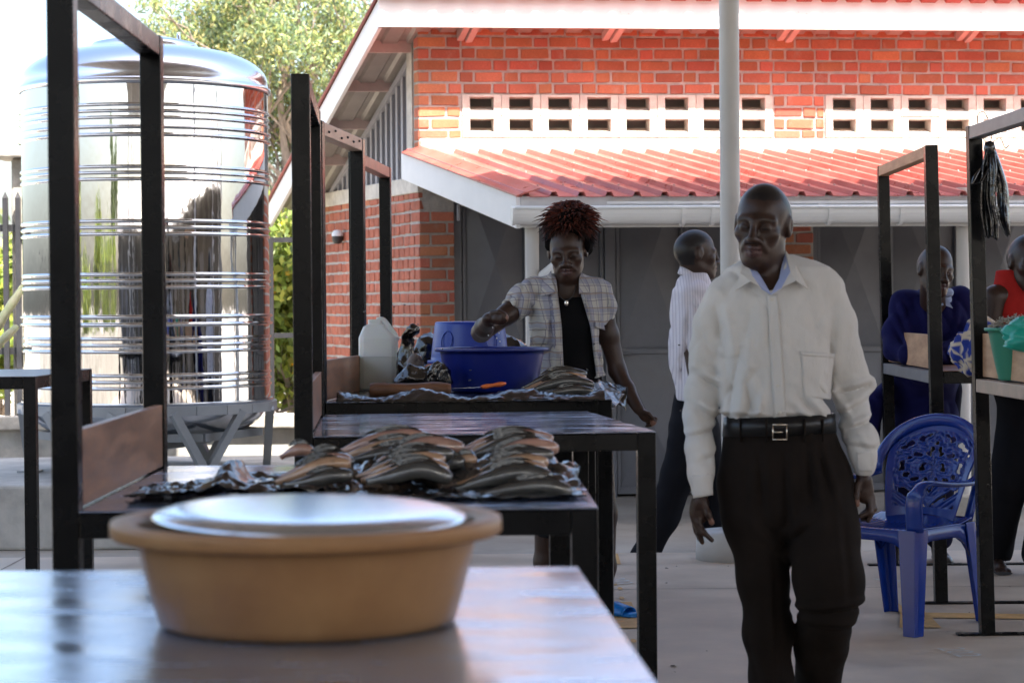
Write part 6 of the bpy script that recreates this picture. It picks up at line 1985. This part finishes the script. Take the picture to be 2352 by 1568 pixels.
def limb_field(lo, hi, h): return Field(lo, hi, h)
def woman():
    Y0 = 9.28
    q = lambda u, v, dy=0: P(u, v, Y0 + dy)
    base = Vector((q(1340, 1400).x, Y0, 0))
    T = empty('person', base, 'woman with spiky reddish hair in a plaid shirt sprinkling over the blue basin', 'person')
    B = Field((q(1070, 0).x, Y0 - .62, 0), (q(1520, 0).x, Y0 + .30, q(0, 500).z), .005)
    M_ = rot3(R(8), R(12), R(-3))
    hd = Head(q(1303, 580, -.01), M_, .99, slim=1.03, jaw=1.1, hair=False)
    hd.build(B, q(1300, 690, .01), .045, lids=1.5)
    B.ell(q(1298, 760, .0), (.135, .09, .19), .04)
    B.ell(q(1308, 900, .02), (.13, .10, .16), .04)
    B.cone(q(1235, 668), q(1370, 668), .05, .05, .04)
    # her right arm (picture left): upper arm out, forearm towards the viewer
    B.chain([q(1222, 672, -.01), q(1165, 722, -.08), q(1108, 762, -.16)], [.050, .043, .038], .02)
    B.chain([q(1104, 764, -.17), q(1112, 752, -.28), q(1122, 737, -.38)], [.040, .038, .028], .02)
    ya = -.40
    a = lambda u, v, dy=0: q(u, v, ya + dy)
    hand(B, a(1126, 730), (.034, .03, .024), rot3(0, 0, R(-10)), [
        ([a(1140, 722, -.02), a(1155, 721, -.03), a(1165, 727, -.03)], .0095),
        ([a(1138, 728, -.03), a(1154, 729, -.04), a(1164, 733, -.036)], .0095),
        ([a(1136, 734, -.03), a(1152, 736, -.038), a(1161, 739, -.034)], .009),
        ([a(1134, 740, -.02), a(1148, 742, -.03), a(1156, 743, -.028)], .008),
        ([a(1130, 718, -.02), a(1146, 716, -.036), a(1160, 722, -.04)], .0105)])
    # her left arm (picture right)
    B.chain([q(1376, 680), q(1398, 770, .02), q(1418, 850, .02), q(1440, 895, -.03), q(1466, 938, -.09)], [.048, .043, .037, .034, .024], .02)
    yb_ = -.10
    a = lambda u, v, dy=0: q(u, v, yb_ + dy)
    hand(B, a(1482, 955), (.032, .018, .024), rot3(0, 0, R(40)), [
        ([a(1496, 956), a(1506, 962, -.004), a(1500, 974, -.01)], .009),
        ([a(1494, 962, -.01), a(1503, 969, -.014), a(1494, 977, -.018)], .0088),
        ([a(1490, 966, .01), a(1498, 973, .008), a(1489, 978, 0)], .0085),
        ([a(1486, 968, .018), a(1492, 975, .016), a(1484, 978, .008)], .0078),
        ([a(1478, 946, -.014), a(1490, 950, -.024), a(1499, 959, -.024)], .010)])
    # legs and feet
    B.chain([q(1362, 1000, .02), q(1388, 1180, .0), q(1392, 1300, .0), q(1388, 1385, -.03)], [.08, .052, .040, .028], .03)
    B.chain([q(1270, 1000, .02), q(1255, 1180, .03), q(1249, 1290, .05), q(1250, 1385, .06)], [.08, .052, .040, .028], .03)
    B.cone(q(1390, 1396, -.03), q(1448, 1423, -.12), .030, .022, .02)
    for k in range(4): B.cone(q(1442 + k * 2, 1419 + k * 2, -.13 + .02 * k), q(1456 + k, 1424 + k, -.14 + .02 * k), .0085, .008, .006)
    B.cone(q(1249, 1395, .06), q(1240, 1412, -.10), .030, .024, .02)
    def cols(v):
        c = np.tile(SKIN * 1.05, (len(v), 1))
        c = hd.color(v, c)
        for t in (q(1164, 729, ya - .03), q(1500, 972, yb_ - .012)):
            c[np.linalg.norm(v - np.array(t[:]), axis=1) < .016] = PALM
        return c
    field_obj(B, 'body', M_skin, T, 1, cols)
    def row(v, xl, xr, b, cy=0): return (q(0, v).z, (q(xl, v).x + q(xr, v).x) / 2, Y0 + cy, (q(xr, v).x - q(xl, v).x) / 2, b)
    # black vest
    V_ = Field((q(1210, 0).x, Y0 - .25, q(0, 905).z), (q(1400, 0).x, Y0 + .25, q(0, 660).z), .006)
    V_.loft([row(682, 1262, 1338, .055, .02), row(700, 1240, 1362, .095, .01), row(760, 1232, 1372, .118, .0), row(820, 1236, 1368, .112, .005), row(900, 1232, 1378, .118, .01)], .02)
    V_.cone(q(1300, 668, -.14), q(1300, 668, -.02), .038, .03, .012, True)
    field_obj(V_, 'vest', M_blackknit, T, 2)
    # skirt
    K = Field((q(1215, 0).x, Y0 - .25, q(0, 1265).z), (q(1425, 0).x, Y0 + .3, q(0, 860).z), .0065)
    K.loft([row(868, 1236, 1376, .115, .01), row(930, 1228, 1392, .13, .02), row(1010, 1226, 1402, .13, .02), row(1120, 1230, 1405, .12, .02), row(1244, 1234, 1403, .11, .02)], .02)
    K.displace(cloth_noise(.007, 14, 14, 3, 2))
    field_obj(K, 'skirt', M_darkskirt, T, 2)
    # plaid shirt, worn open
    S_ = Field((q(1130, 0).x, Y0 - .30, q(0, 885).z), (q(1415, 0).x, Y0 + .26, q(0, 615).z), .0046)
    S_.loft([row(640, 1262, 1340, .060, .03), row(650, 1232, 1366, .078, .02), row(668, 1214, 1386, .10, .015), row(720, 1210, 1388, .128, .005), row(780, 1216, 1384, .130, .0), row(830, 1222, 1378, .124, .005), row(874, 1214, 1392, .132, .01)], .02)
    S_.chain([q(1226, 664, -.005), q(1198, 690, -.045), q(1172, 716, -.075)], [.058, .062, .056], .03)
    S_.chain([q(1378, 666, .0), q(1386, 705, .01), q(1389, 728, .015)], [.052, .053, .046], .03)
    # hollow sleeve ends
    S_.plane(q(1176, 716, -.07), q(1160, 726, -.09) - q(1222, 672, -.01), (q(1120, 0).x, Y0 - .3, q(0, 800).z), (q(1206, 0).x, Y0 + .1, q(0, 640).z))
    S_.plane(q(1390, 742, .015), (.12, 0, -1), (q(1372, 0).x, Y0 - .055, q(0, 800).z), (q(1420, 0).x, Y0 + .1, q(0, 690).z))
    # hollow body below and the open front
    S_.loft if False else None
    S_.displace(creases([(1215, 690, 1235, 740, .006, 8), (1225, 760, 1262, 800, .006, 8), (1240, 820, 1270, 800, .005, 7), (1372, 740, 1392, 800, .006, 8), (1366, 800, 1384, 850, .005, 7), (1180, 672, 1165, 706, .005, 7), (1200, 665, 1188, 715, .005, 7), (1390, 680, 1396, 720, .004, 6), (1262, 690, 1268, 860, .004, 6), (1345, 700, 1362, 860, .004, 6)], Y0))
    S_.displace(cloth_noise(.0042, 16, 12, 8, 6)); S_.displace(ridges(.006, 13, 10, 8, 5, .5))
    edgeL = [(640, 1276), (690, 1281), (760, 1289), (870, 1294)]; edgeR = [(640, 1328), (690, 1334), (767, 1354), (870, 1368)]
    zs = np.array([q(0, v).z for v, _ in edgeL][::-1]); xl = np.array([q(u, v).x for v, u in edgeL][::-1]); xr = np.array([q(u, v).x for v, u in edgeR][::-1])
    def gap(X_, Y_, Z_):
        a_ = np.interp(Z_, zs, xl); b_ = np.interp(Z_, zs, xr)
        return np.maximum(np.maximum(a_ - X_, X_ - b_), Y_ - (Y0 + .03))
    S_.put(gap, (q(1250, 0).x, Y0 - .3, S_.lo[2]), (q(1380, 0).x, Y0 + .03, q(0, 615).z), .006, True, mg=.0)
    # neck opening
    S_.cone(q(1302, 600, .01), q(1300, 668, .0), .062, .050, .012, True)
    SH = field_obj(S_, 'shirt', M_plaid, T, 1)
    y0, y1 = Y0 - .32, Y0 + .12
    for nm, pp in (('ruffle', [(1262, 668), (1277, 668), (1294, 866), (1278, 866)]), ('ruffle', [(1334, 684), (1346, 682), (1378, 866), (1366, 868)])):
        o = patch(S_, nm, M_plaid, SH, pp, 7, 60, y0, y1, .004, .003)
        vs = np.array([v.co[:] for v in o.data.vertices]); w_ = vs.reshape(60, 7, 3)
        w_[:, :, 1] -= (.006 * np.abs(np.sin(np.arange(60) * 1.15)))[:, None] * np.array([.2, .6, 1, .5, 1, .6, .2])[None, :]
        o.data.vertices.foreach_set('co', w_.ravel()); o.data.update()
    patch(S_, 'pocket', M_plaid, SH, [(1216, 742), (1262, 738), (1258, 790), (1218, 794)], 9, 9, y0, y1, .005, .004)
    patch(S_, 'pocket_flap', M_plaid, SH, [(1216, 738), (1262, 734), (1256, 756), (1222, 760)], 9, 5, y0, y1, .010, .004)
    patch(S_, 'pocket_flap', M_plaid, SH, [(1366, 738), (1386, 742), (1390, 758), (1368, 752)], 9, 5, y0, y1, .010, .004)
    for u, v in ((1377, 752), (1352, 768), (1357, 804), (1362, 840)):
        button(S_, M_iron, SH, u, v, y0, y1)
    def flapm(pts):
        o = mesh_obj('collar_flap', [q(u, v, dy) for u, v, dy in pts], [tuple(range(len(pts)))], M_plaid, SH)
        s_ = o.modifiers.new('solid', 'SOLIDIFY'); s_.thickness = .004; s_.offset = 0
    flapm([(1266, 622, .0), (1246, 650, -.06), (1241, 681, -.118), (1276, 672, -.132), (1268, 645, -.07)])
    flapm([(1334, 622, .0), (1344, 640, -.05), (1354, 672, -.118), (1330, 674, -.132), (1330, 645, -.07)])
    # hair: a full shell and many curved tufts
    H = Field((q(1225, 0).x, Y0 - .16, q(0, 600).z), (q(1395, 0).x, Y0 + .20, q(0, 440).z), .006)
    H.ell(q(1309, 526, .03), (.086, .108, .088), .02); H.ell(q(1266, 552, .01), (.028, .06, .045), .03); H.ell(q(1346, 558, .03), (.028, .07, .055), .03); H.ell(q(1311, 500, .0), (.075, .09, .05), .03)
    H.displace(cloth_noise(.010, 26, 26, 20, 4))
    F_c = q(1302, 592, -.12)
    H.ell(q(1302, 596, -.075), (.070, .085, .088), .02, None, True)
    red, blk = np.array((.22, .048, .026)), np.array((.006, .0045, .0045))
    HO = field_obj(H, 'hair', M_hairbase, T, 1)
    g = random.Random(4); mb = MB(); cc = []
    C0_ = q(1310, 532, .03)
    for i in range(2600):
        z_ = g.uniform(-.55, 1); th = g.uniform(0, 2 * math.pi); r_ = math.sqrt(1 - z_ * z_)
        d = Vector((r_ * math.cos(th), r_ * math.sin(th), z_))
        if d.y < -.35 and z_ < (.10 if abs(d.x) < .45 else -.15): continue
        root = C0_ + Vector((d.x * .076, d.y * .096, d.z * .086))
        top = max(0, min(1, (z_ + .05) / .8))
        dr = (d * (.55 + .35 * top) + Vector((g.gauss(0, .28), g.gauss(0, .28), g.gauss(.75 * top - .35, .25)))).normalized()
        L = g.uniform(.016, .038) * (1 + 1.2 * top)
        bend = Vector((d.x * .35 + g.gauss(0, .35), d.y * .35 + g.gauss(0, .35), -.8)) * L * .55
        pts = [root - d * .014, root + dr * L * .45, root + dr * L * .8 + bend * .35, root + dr * L + bend]
        mb.tube(catmull(pts, 5), [.0040, .0038, .0032, .0022, .0005], 4)
        f = g.random() ** 1.6
        bc = blk + (red - blk) * min(1, max(0, (z_ + .25) / .9)) ** 1.2 * (.10 + 1.0 * f)
        cc += [bc * (.5 + .8 * k / 4) for k in range(5) for _ in range(4)]
    to = mb.build('hair_tufts', M_hair, HO); setcol(to, cc)
    # necklace
    cord = catmull([q(1276, 652, -.05), q(1284, 676, -.10), q(1300, 690, -.118), q(1316, 678, -.10), q(1324, 652, -.05)], 18)
    NK = MB().tube(cord, .0018, 6).build('necklace', M_iron, T)
    c = q(1301, 696, -.135)
    pm = MB(); pm.lathe([(.001, .002), (.009, .002), (.010, 0), (.009, -.002), (.001, -.002)], (0, 0, 0), 14)
    pm.v = [(x * .85 + c.x, -z + c.y, y * 1.25 + c.z) for x, y, z in pm.v]; pm.build('pendant', M_silver, NK)
    # sandals
    for (pts, w_) in (([q(1382, 1412, -.01), q(1410, 1424, -.06), q(1462, 1434, -.15)], .042), ([q(1250, 1412, .10), q(1245, 1416, -.0), q(1240, 1422, -.12)], .042)):
        sp = catmull(pts, 12)
        for p in sp: p.z = .012
        SD2 = MB().tube(sp, [.028] + [.036] * 5 + [.042] * 5 + [.03], 12, squash=.28).build('sandal', M_sandal if w_ else M_sole, T)
        a_, b_ = sp[6], sp[9]
        rings = []
        dr = (sp[-1] - sp[0]).normalized(); sd = Vector((-dr.y, dr.x, 0))
        for t in np.linspace(0, 1, 6):
            c = a_.lerp(b_, t)
            rings.append([c + sd * (.046 * math.cos(x_)) + Vector((0, 0, (.050 - .016 * t) * math.sin(x_))) for x_ in np.linspace(0, math.pi, 13)])
        st = MB(); st.loft(rings, closed=False, cap=False); so_ = st.build('strap', M_sandal, SD2)
        s_ = so_.modifiers.new('solid', 'SOLIDIFY'); s_.thickness = .005
    return T
woman()

# ------------------------------------------------------------------ man in profile in a striped shirt
def striped(name):
    m = mat(name, (.62, .60, .66), .85, bump=.2, bscale=400, spec=.15, bdist=.001)
    n, l = m.node_tree.nodes, m.node_tree.links
    tc = n.new('ShaderNodeTexCoord'); mp = n.new('ShaderNodeMapping'); mp.inputs['Rotation'].default_value = (0, 0, 0)
    wv = n.new('ShaderNodeTexWave'); wv.wave_type = 'BANDS'; wv.bands_direction = 'X'; wv.inputs['Scale'].default_value = 22; wv.inputs['Distortion'].default_value = 0; wv.inputs['Detail'].default_value = 0
    rp = n.new('ShaderNodeValToRGB'); rp.color_ramp.elements[0].position = .0; rp.color_ramp.elements[1].position = .35
    rp.color_ramp.elements[0].color = (.44, .40, .46, 1); rp.color_ramp.elements[1].color = (.60, .57, .60, 1)
    l.new(tc.outputs['Object'], mp.inputs[0]); l.new(mp.outputs[0], wv.inputs['Vector']); l.new(wv.outputs['Fac'], rp.inputs[0]); l.new(rp.outputs[0], n['Principled BSDF'].inputs['Base Color'])
    return m
M_striped = striped('striped_cotton')
M_navy = mat('near_black_trouser', (.010, .010, .013), .9, spec=.1, bump=.2, bscale=300, bdist=.001)
def man_striped():
    Y0 = 12.35
    q = lambda u, v, dy=0: P(u, v, Y0 + dy)
    base = Vector((q(1570, 1268).x, Y0, ZL))
    T = empty('person', base, 'man in a striped shirt seen from the side walking behind the white column', 'person')
    B = Field((q(1430, 0).x, Y0 - .35, ZL), (q(1700, 0).x, Y0 + .35, q(0, 520).z), .0062)
    M_ = rot3(R(-104), R(2), R(0))
    hd = Head(q(1602, 584), M_, 1.18, slim=.98, hairline=.068)
    hd.build(B, q(1592, 668), .052, lids=.8)
    B.ell(q(1590, 760), (.11, .17, .24), .05)
    B.chain([q(1590, 690, -.14), q(1588, 800, -.17), q(1600, 905, -.2), q(1612, 960, -.22)], [.05, .045, .036, .026], .02)
    hand(B, q(1617, 985, -.23), (.022, .026, .046), None, [([q(1616, 1000, -.24 + .02 * k), q(1622, 1022, -.24 + .02 * k), q(1630, 1036, -.235 + .02 * k)], .010) for k in range(4)] + [([q(1622, 975, -.25), q(1630, 995, -.26), q(1633, 1008, -.26)], .011)])
    B.chain([q(1590, 960, -.05), q(1565, 1100, -.06), q(1490, 1270, -.05), q(1470, 1315, -.05)], [.09, .062, .045, .038], .03)
    B.chain([q(1600, 960, .08), q(1635, 1120, .08), q(1645, 1310, .08)], [.09, .062, .038], .03)
    B.cone(q(1466, 1312, -.05), q(1500, 1322, -.05), .038, .03, .02); B.cone(q(1640, 1315, .08), q(1690, 1322, .08), .036, .028, .02)
    def cols(v):
        return hd.color(v, np.tile(SKIN * .9, (len(v), 1)))
    field_obj(B, 'body', M_skin, T, 1, cols)
    S_ = Field((q(1515, 0).x, Y0 - .36, q(0, 950).z), (q(1680, 0).x, Y0 + .34, q(0, 612).z), .0062)
    def row(v, xl, xr, b, cy=0): return (q(0, v).z, (q(xl, v).x + q(xr, v).x) / 2, Y0 + cy, (q(xr, v).x - q(xl, v).x) / 2, b)
    S_.loft([row(640, 1568, 1626, .09), row(655, 1556, 1632, .15), row(680, 1546, 1642, .20), row(730, 1538, 1650, .205), row(800, 1535, 1648, .20), row(850, 1538, 1646, .195), row(932, 1552, 1640, .18)], .03)
    S_.chain([q(1592, 676, -.15), q(1590, 735, -.175), q(1592, 785, -.185)], [.075, .078, .07], .03)
    S_.displace(creases([(1552, 690, 1545, 800, .006, 8), (1575, 700, 1568, 860, .007, 8), (1560, 820, 1566, 920, .007, 8), (1580, 690, 1600, 720, .006, 6), (1545, 860, 1560, 925, .006, 8)], Y0))
    S_.displace(cloth_noise(.006, 10, 10, 5, 12)); S_.displace(ridges(.008, 9, 7, 4, 3, .4))
    S_.cone(q(1600, 600), q(1597, 648), .066, .056, .01, True)
    SH = field_obj(S_, 'shirt', M_striped, T, 2)
    rg = []
    for t in np.linspace(0, 2 * math.pi, 25)[:-1]:
        c = q(1594, 640); tilt = -.045 * math.cos(t)
        rg.append((c + Vector((.078 * math.cos(t), .082 * math.sin(t), .028 + tilt)), c + Vector((.094 * math.cos(t), .098 * math.sin(t), -.014 + tilt))))
    n = 24
    o = mesh_obj('collar', [p for a in rg for p in a], [(2 * i, 2 * i + 1, 2 * ((i + 1) % n) + 1, 2 * ((i + 1) % n)) for i in range(n)], M_striped, SH, smooth=True)
    s_ = o.modifiers.new('solid', 'SOLIDIFY'); s_.thickness = .005
    G = Field((q(1430, 0).x, Y0 - .3, ZL + .03), (q(1700, 0).x, Y0 + .3, q(0, 900).z), .007)
    G.chain([q(1595, 920), q(1592, 975)], [.12, .135], .04)
    G.chain([q(1585, 985, -.06), q(1560, 1090, -.06), q(1522, 1190, -.06), q(1482, 1275, -.05), q(1466, 1310, -.05)], [.115, .100, .088, .075, .072], .03)
    G.chain([q(1605, 985, .07), q(1632, 1110, .08), q(1645, 1305, .08)], [.115, .095, .07], .03)
    G.displace(cloth_noise(.007, 8, 8, 8, 5))
    field_obj(G, 'trousers', M_navy, T, 2)
    return T
man_striped()

# ------------------------------------------------------------------ man in the blue coat leaning on the stall
M_coat = mat('blue_work_coat', (.008, .008, .065), .85, spec=.15, var=.12, vscale=6, bump=.2, bscale=300, bdist=.001)
M_ltblue = mat('light_blue_shirt', (.33, .42, .60), .8)
def man_blue():
    q = lambda u, v, Y: P(u, v, Y)
    base = Vector((P(2130, 1300, 11.1).x, 11.1, 0))
    T = empty('person', base, 'bald man in a blue work coat leaning on the right hand stall', 'person')
    B = Field((q(1990, 0, 10.3).x, 9.85, 0), (q(2260, 0, 10.3).x, 11.4, 1.62), .0062)
    M_ = rot3(R(-14), R(4), R(6))
    hd = Head(q(2150, 622, 10.22), M_, 1.02, slim=.97, hairline=.095, shut=False)
    hd.build(B, q(2143, 700, 10.42), .055, lids=.4)
    B.ell(q(2140, 760, 10.56), (.13, .10, .16), .05)
    B.chain([q(2075, 700, 10.5), q(2060, 790, 10.48), q(2068, 815, 10.42), q(2140, 822, 10.25)], [.05, .045, .04, .032], .02)
    B.chain([q(2205, 700, 10.5), q(2215, 780, 10.45), q(2190, 815, 10.35), q(2135, 822, 10.28)], [.05, .045, .04, .032], .02)
    for k in range(4): B.cone(q(2135, 818 + k * 2, 10.22 + .02 * k), q(2112, 820 + k * 2, 10.20 + .02 * k), .010, .008, .006)
    B.cone(q(2145, 816, 10.22), q(2128, 811, 10.18), .011, .009, .006)
    hip = Vector((P(2130, 900, 10.95).x, 11.05, .92))
    B.cone(q(2140, 790, 10.68), hip, .11, .11, .05)
    for sx in (-.09, .09):
        B.chain([hip + Vector((sx, 0, 0)), Vector((hip.x + sx, 11.1, .48)), Vector((hip.x + sx, 11.15, .08))], [.08, .055, .04], .03)
        B.cone(Vector((hip.x + sx, 11.14, .04)), Vector((hip.x + sx, 10.98, .028)), .036, .026, .02)
    field_obj(B, 'body', M_skin, T, 1, lambda v: hd.color(v, np.tile(SKIN * 1.05, (len(v), 1))))
    S_ = Field((q(1975, 0, 10.3).x, 9.95, .5), (q(2275, 0, 10.3).x, 11.35, 1.45), .0068)
    S_.ell(q(2138, 735, 10.52), (.19, .14, .13), .05)
    S_.cone(q(2135, 740, 10.56), hip + Vector((0, .0, .02)), .165, .165, .06)
    S_.cone(hip, hip + Vector((0, .02, -.28)), .165, .18, .05)
    S_.chain([q(2078, 700, 10.5), q(2062, 760, 10.46), q(2062, 800, 10.42), q(2085, 812, 10.34), q(2120, 815, 10.27)], [.072, .070, .066, .055, .045], .03)
    S_.chain([q(2200, 692, 10.5), q(2214, 760, 10.46), q(2208, 800, 10.4), q(2180, 812, 10.33), q(2150, 815, 10.28)], [.072, .066, .062, .052, .045], .03)
    S_.chain([hip + Vector((-.14, -.05, -.02)), Vector((P(2012, 900, 10.9).x, 10.95, .82)), Vector((P(2008, 975, 10.9).x, 10.95, .66))], [.06, .05, .045], .04)
    S_.displace(creases([(2060, 700, 2085, 780, .007, 8), (2100, 690, 2120, 770, .006, 8), (2190, 690, 2180, 770, .006, 8), (2050, 740, 2075, 800, .006, 7), (2205, 740, 2190, 790, .006, 7)], 10.4))
    S_.displace(cloth_noise(.007, 9, 9, 9, 21)); S_.displace(ridges(.010, 8, 8, 5, 9, .6))
    S_.cone(q(2165, 690, 10.30), q(2170, 760, 10.36), .030, .016, .015, True)
    SH = field_obj(S_, 'coat', M_coat, T, 2)
    V_ = Field((q(2120, 0, 10.3).x, 10.2, 1.1), (q(2215, 0, 10.3).x, 10.6, 1.42), .006)
    V_.cone(q(2160, 690, 10.45), q(2168, 780, 10.48), .055, .065, .02)
    V_.cone(q(2146, 672, 10.36), q(2180, 672, 10.38), .022, .022, .02)
    SI = field_obj(V_, 'shirt', M_ltblue, T, 2)
    for pts in ([(2158, 680, 10.34), (2150, 706, 10.325), (2168, 700, 10.325)], [(2172, 682, 10.34), (2188, 708, 10.325), (2172, 702, 10.325)]):
        o = mesh_obj('collar_flap', [q(*p) for p in pts], [(0, 1, 2)], M_ltblue, SI); s_ = o.modifiers.new('solid', 'SOLIDIFY'); s_.thickness = .004
    G = Field((hip.x - .3, 10.8, .05), (hip.x + .3, 11.4, .95), .008)
    for sx in (-.09, .09):
        G.chain([hip + Vector((sx, 0, -.05)), Vector((hip.x + sx, 11.1, .48)), Vector((hip.x + sx, 11.13, .12))], [.105, .08, .07], .03)
    G.displace(cloth_noise(.006, 8, 8, 5, 9))
    field_obj(G, 'trousers', mat('dark_navy_trouser', (.006, .006, .022), .9, spec=.1), T, 2)
    for sx in (-.09, .09):
        c = Vector((hip.x + sx, 11.06, 0)); rings = []
        for t, w_, h_ in ((.12, .03, .05), (.06, .036, .06), (-.02, .04, .05), (-.10, .042, .04), (-.15, .02, .025)):
            rings.append([c + Vector((w_ * math.cos(a), t, .003 + h_ * max(0, math.sin(a)))) for a in np.linspace(-.4, math.pi + .4, 10)])
        MB().loft(rings[::-1]).build('shoe', M_shoe, T)
    return T
man_blue()

# ------------------------------------------------------------------ man in the red vest at the right edge
M_redvest = mat('red_vest', (.40, .02, .016), .85, spec=.15, var=.12, vscale=14, bump=.2, bscale=300, bdist=.001)
def man_red():
    Y0 = 9.75
    q = lambda u, v, dy=0: P(u, v, Y0 + dy)
    fx = P(2318, 1280, 10.7).x
    base = Vector((fx, 10.6, 0))
    T = empty('person', base, 'man in a red vest behind the stall, cut off by the right edge', 'person')
    B = Field((q(2235, 0).x, Y0 - .3, 0), (2.78, 10.9, q(0, 520).z), .0065)
    M_ = rot3(R(-12), R(6), R(2))
    hd = Head(q(2362, 604), M_, 1.08, slim=.95, hairline=.085, shut=False)
    hd.build(B, q(2366, 690, .05), .052, lids=.4)
    B.ell(q(2368, 760, .06), (.155, .10, .19), .04)
    B.cone(q(2290, 680, .03), q(2440, 680, .03), .05, .05, .04)
    B.chain([q(2284, 685, .02), q(2278, 760, .02), q(2290, 815, -.06), q(2320, 815, -.2)], [.056, .047, .040, .030], .02)
    B.chain([q(2446, 685, .02), q(2456, 760, .02), q(2440, 815, -.06), q(2410, 815, -.2)], [.056, .047, .040, .030], .02)
    for k in range(4):
        B.cone(q(2322, 812 + 2 * k, -.22 + .02 * k), q(2340, 815 + 2 * k, -.24 + .02 * k), .011, .009, .006); B.cone(q(2408, 812 + 2 * k, -.22 + .02 * k), q(2390, 815 + 2 * k, -.24 + .02 * k), .011, .009, .006)
    hip = Vector((2.44, 10.15, .93))
    B.cone(q(2368, 800, .1), hip, .13, .13, .05)
    feet = [Vector((2.36, 10.62, 0)), Vector((2.54, 10.45, 0))]
    for ft in feet:
        B.chain([Vector((ft.x, hip.y, hip.z)), Vector((ft.x, (hip.y + ft.y) / 2 - .05, .48)), ft + Vector((0, .06, .08))], [.08, .055, .04], .03)
        B.cone(ft + Vector((0, .05, .045)), ft + Vector((0, -.10, .03)), .036, .028, .02)
        for k in range(4): B.cone(ft + Vector((-.03 + .02 * k, -.12, .022)), ft + Vector((-.03 + .02 * k, -.15, .018)), .0105, .009, .006)
    field_obj(B, 'body', M_skin, T, 1, lambda v: hd.color(v, np.tile(SKIN * .95, (len(v), 1))))
    S_ = Field((q(2270, 0).x, Y0 - .2, .85), (q(2470, 0).x, Y0 + .6, q(0, 625).z), .0065)
    def row(v, xl, xr, b, cy=.06): return (q(0, v).z, (q(xl, v).x + q(xr, v).x) / 2, Y0 + cy, (q(xr, v).x - q(xl, v).x) / 2, b)
    S_.loft([row(640, 2298, 2438, .075), row(680, 2292, 2444, .10), row(740, 2284, 2452, .125), row(800, 2288, 2448, .13, .1), row(860, 2284, 2452, .14, .22), row(900, 2282, 2454, .14, .34)], .02)
    S_.cone(q(2366, 620, -.10), q(2366, 690, -.12), .062, .040, .02, True)
    S_.cone(q(2366, 630, .1), q(2366, 630, -.1), .058, .058, .02, True)
    S_.displace(cloth_noise(.005, 10, 10, 7, 31))
    field_obj(S_, 'vest', M_redvest, T, 2)
    G = Field((2.1, 9.9, .05), (2.85, 10.9, 1.1), .008)
    G.cone(hip + Vector((-.06, 0, 0)), hip + Vector((.06, 0, -.02)), .14, .14, .04)
    for ft in feet:
        G.chain([Vector((ft.x, hip.y, hip.z - .05)), Vector((ft.x, (hip.y + ft.y) / 2 - .05, .48)), ft + Vector((0, .04, .10))], [.10, .085, .085], .03)
    G.displace(cloth_noise(.008, 7, 7, 4, 14))
    field_obj(G, 'trousers', M_navy, T, 2)
    for ft in feet:
        MB().tube([ft + Vector((0, .09, .010)), ft + Vector((0, .0, .010)), ft + Vector((0, -.16, .010))], [.032, .036, .042], 12, squash=.2).build('sandal', M_sole, T)
    return T
man_red()
# salt falling from her fingers
M_salt = mat('salt', (.75, .75, .75), .6)
for i, (u, v) in enumerate(((1146, 765), (1122, 770), (1132, 752), (1141, 777), (1148, 784))):
    p = P(u, v, 8.86)
    o = MB().lathe([(.0005, .003), (.003, .001), (.003, -.001), (.0005, -.003)], p, 6).build('salt_grain', M_salt, base=p)
    tag(o, ['white grain falling right of the hand over the basin', 'white grain falling left below the hand', 'white grain just under the fingers', 'lower white grain above the basin rim', 'lowest white grain above the basin rim'][i], 'salt grain', 'grains falling from the hand')

# flies about the fish
M_fly = mat('fly_body', (.012, .012, .014), .4)
fly_v = MB().lathe([(.0004, -.0045), (.0022, -.002), (.0026, .001), (.0016, .0035), (.0004, .0045)], (0, 0, 0), 7)
flm = fly_v.build('tmp_fly', M_fly).data
bpy.data.objects.remove(bpy.data.objects['tmp_fly'])
wm = bpy.data.meshes.new('wing'); wm.from_pydata([(0, 0, .0), (.004, .002, -.001), (.0065, .002, -.0045), (.003, 0, -.004), (0, 0, 0), (-.004, .002, -.001), (-.0065, .002, -.0045), (-.003, 0, -.004)], [], [(0, 1, 2, 3), (4, 7, 6, 5)]); wm.materials.append(M_clearsheet)
for i, (u, v, Y) in enumerate(((1081, 850, 8.3), (905, 704, 8.6), (1060, 648, 8.4), (838, 716, 8.6), (1350, 850, 8.2), (1560, 792, 8.5), (1563, 943, 8.6), (960, 745, 8.5), (1016, 802, 8.3), (1730, 803, 7.6), (930, 700, 8.8), (1365, 790, 8.4), (1078, 873, 8.2), (890, 880, 8.25))):
    o = bpy.data.objects.new('fly', flm); o.location = P(u, v, Y); o.rotation_euler = (rnd.uniform(.6, 2), rnd.uniform(0, 3), rnd.uniform(0, 6)); link(o)
    ORI[o.name] = Vector(o.location)
    tag(o, 'small dark fly hovering about the fish stalls', 'fly', 'flies about the stalls')
    link(bpy.data.objects.new('wing', wm), o)
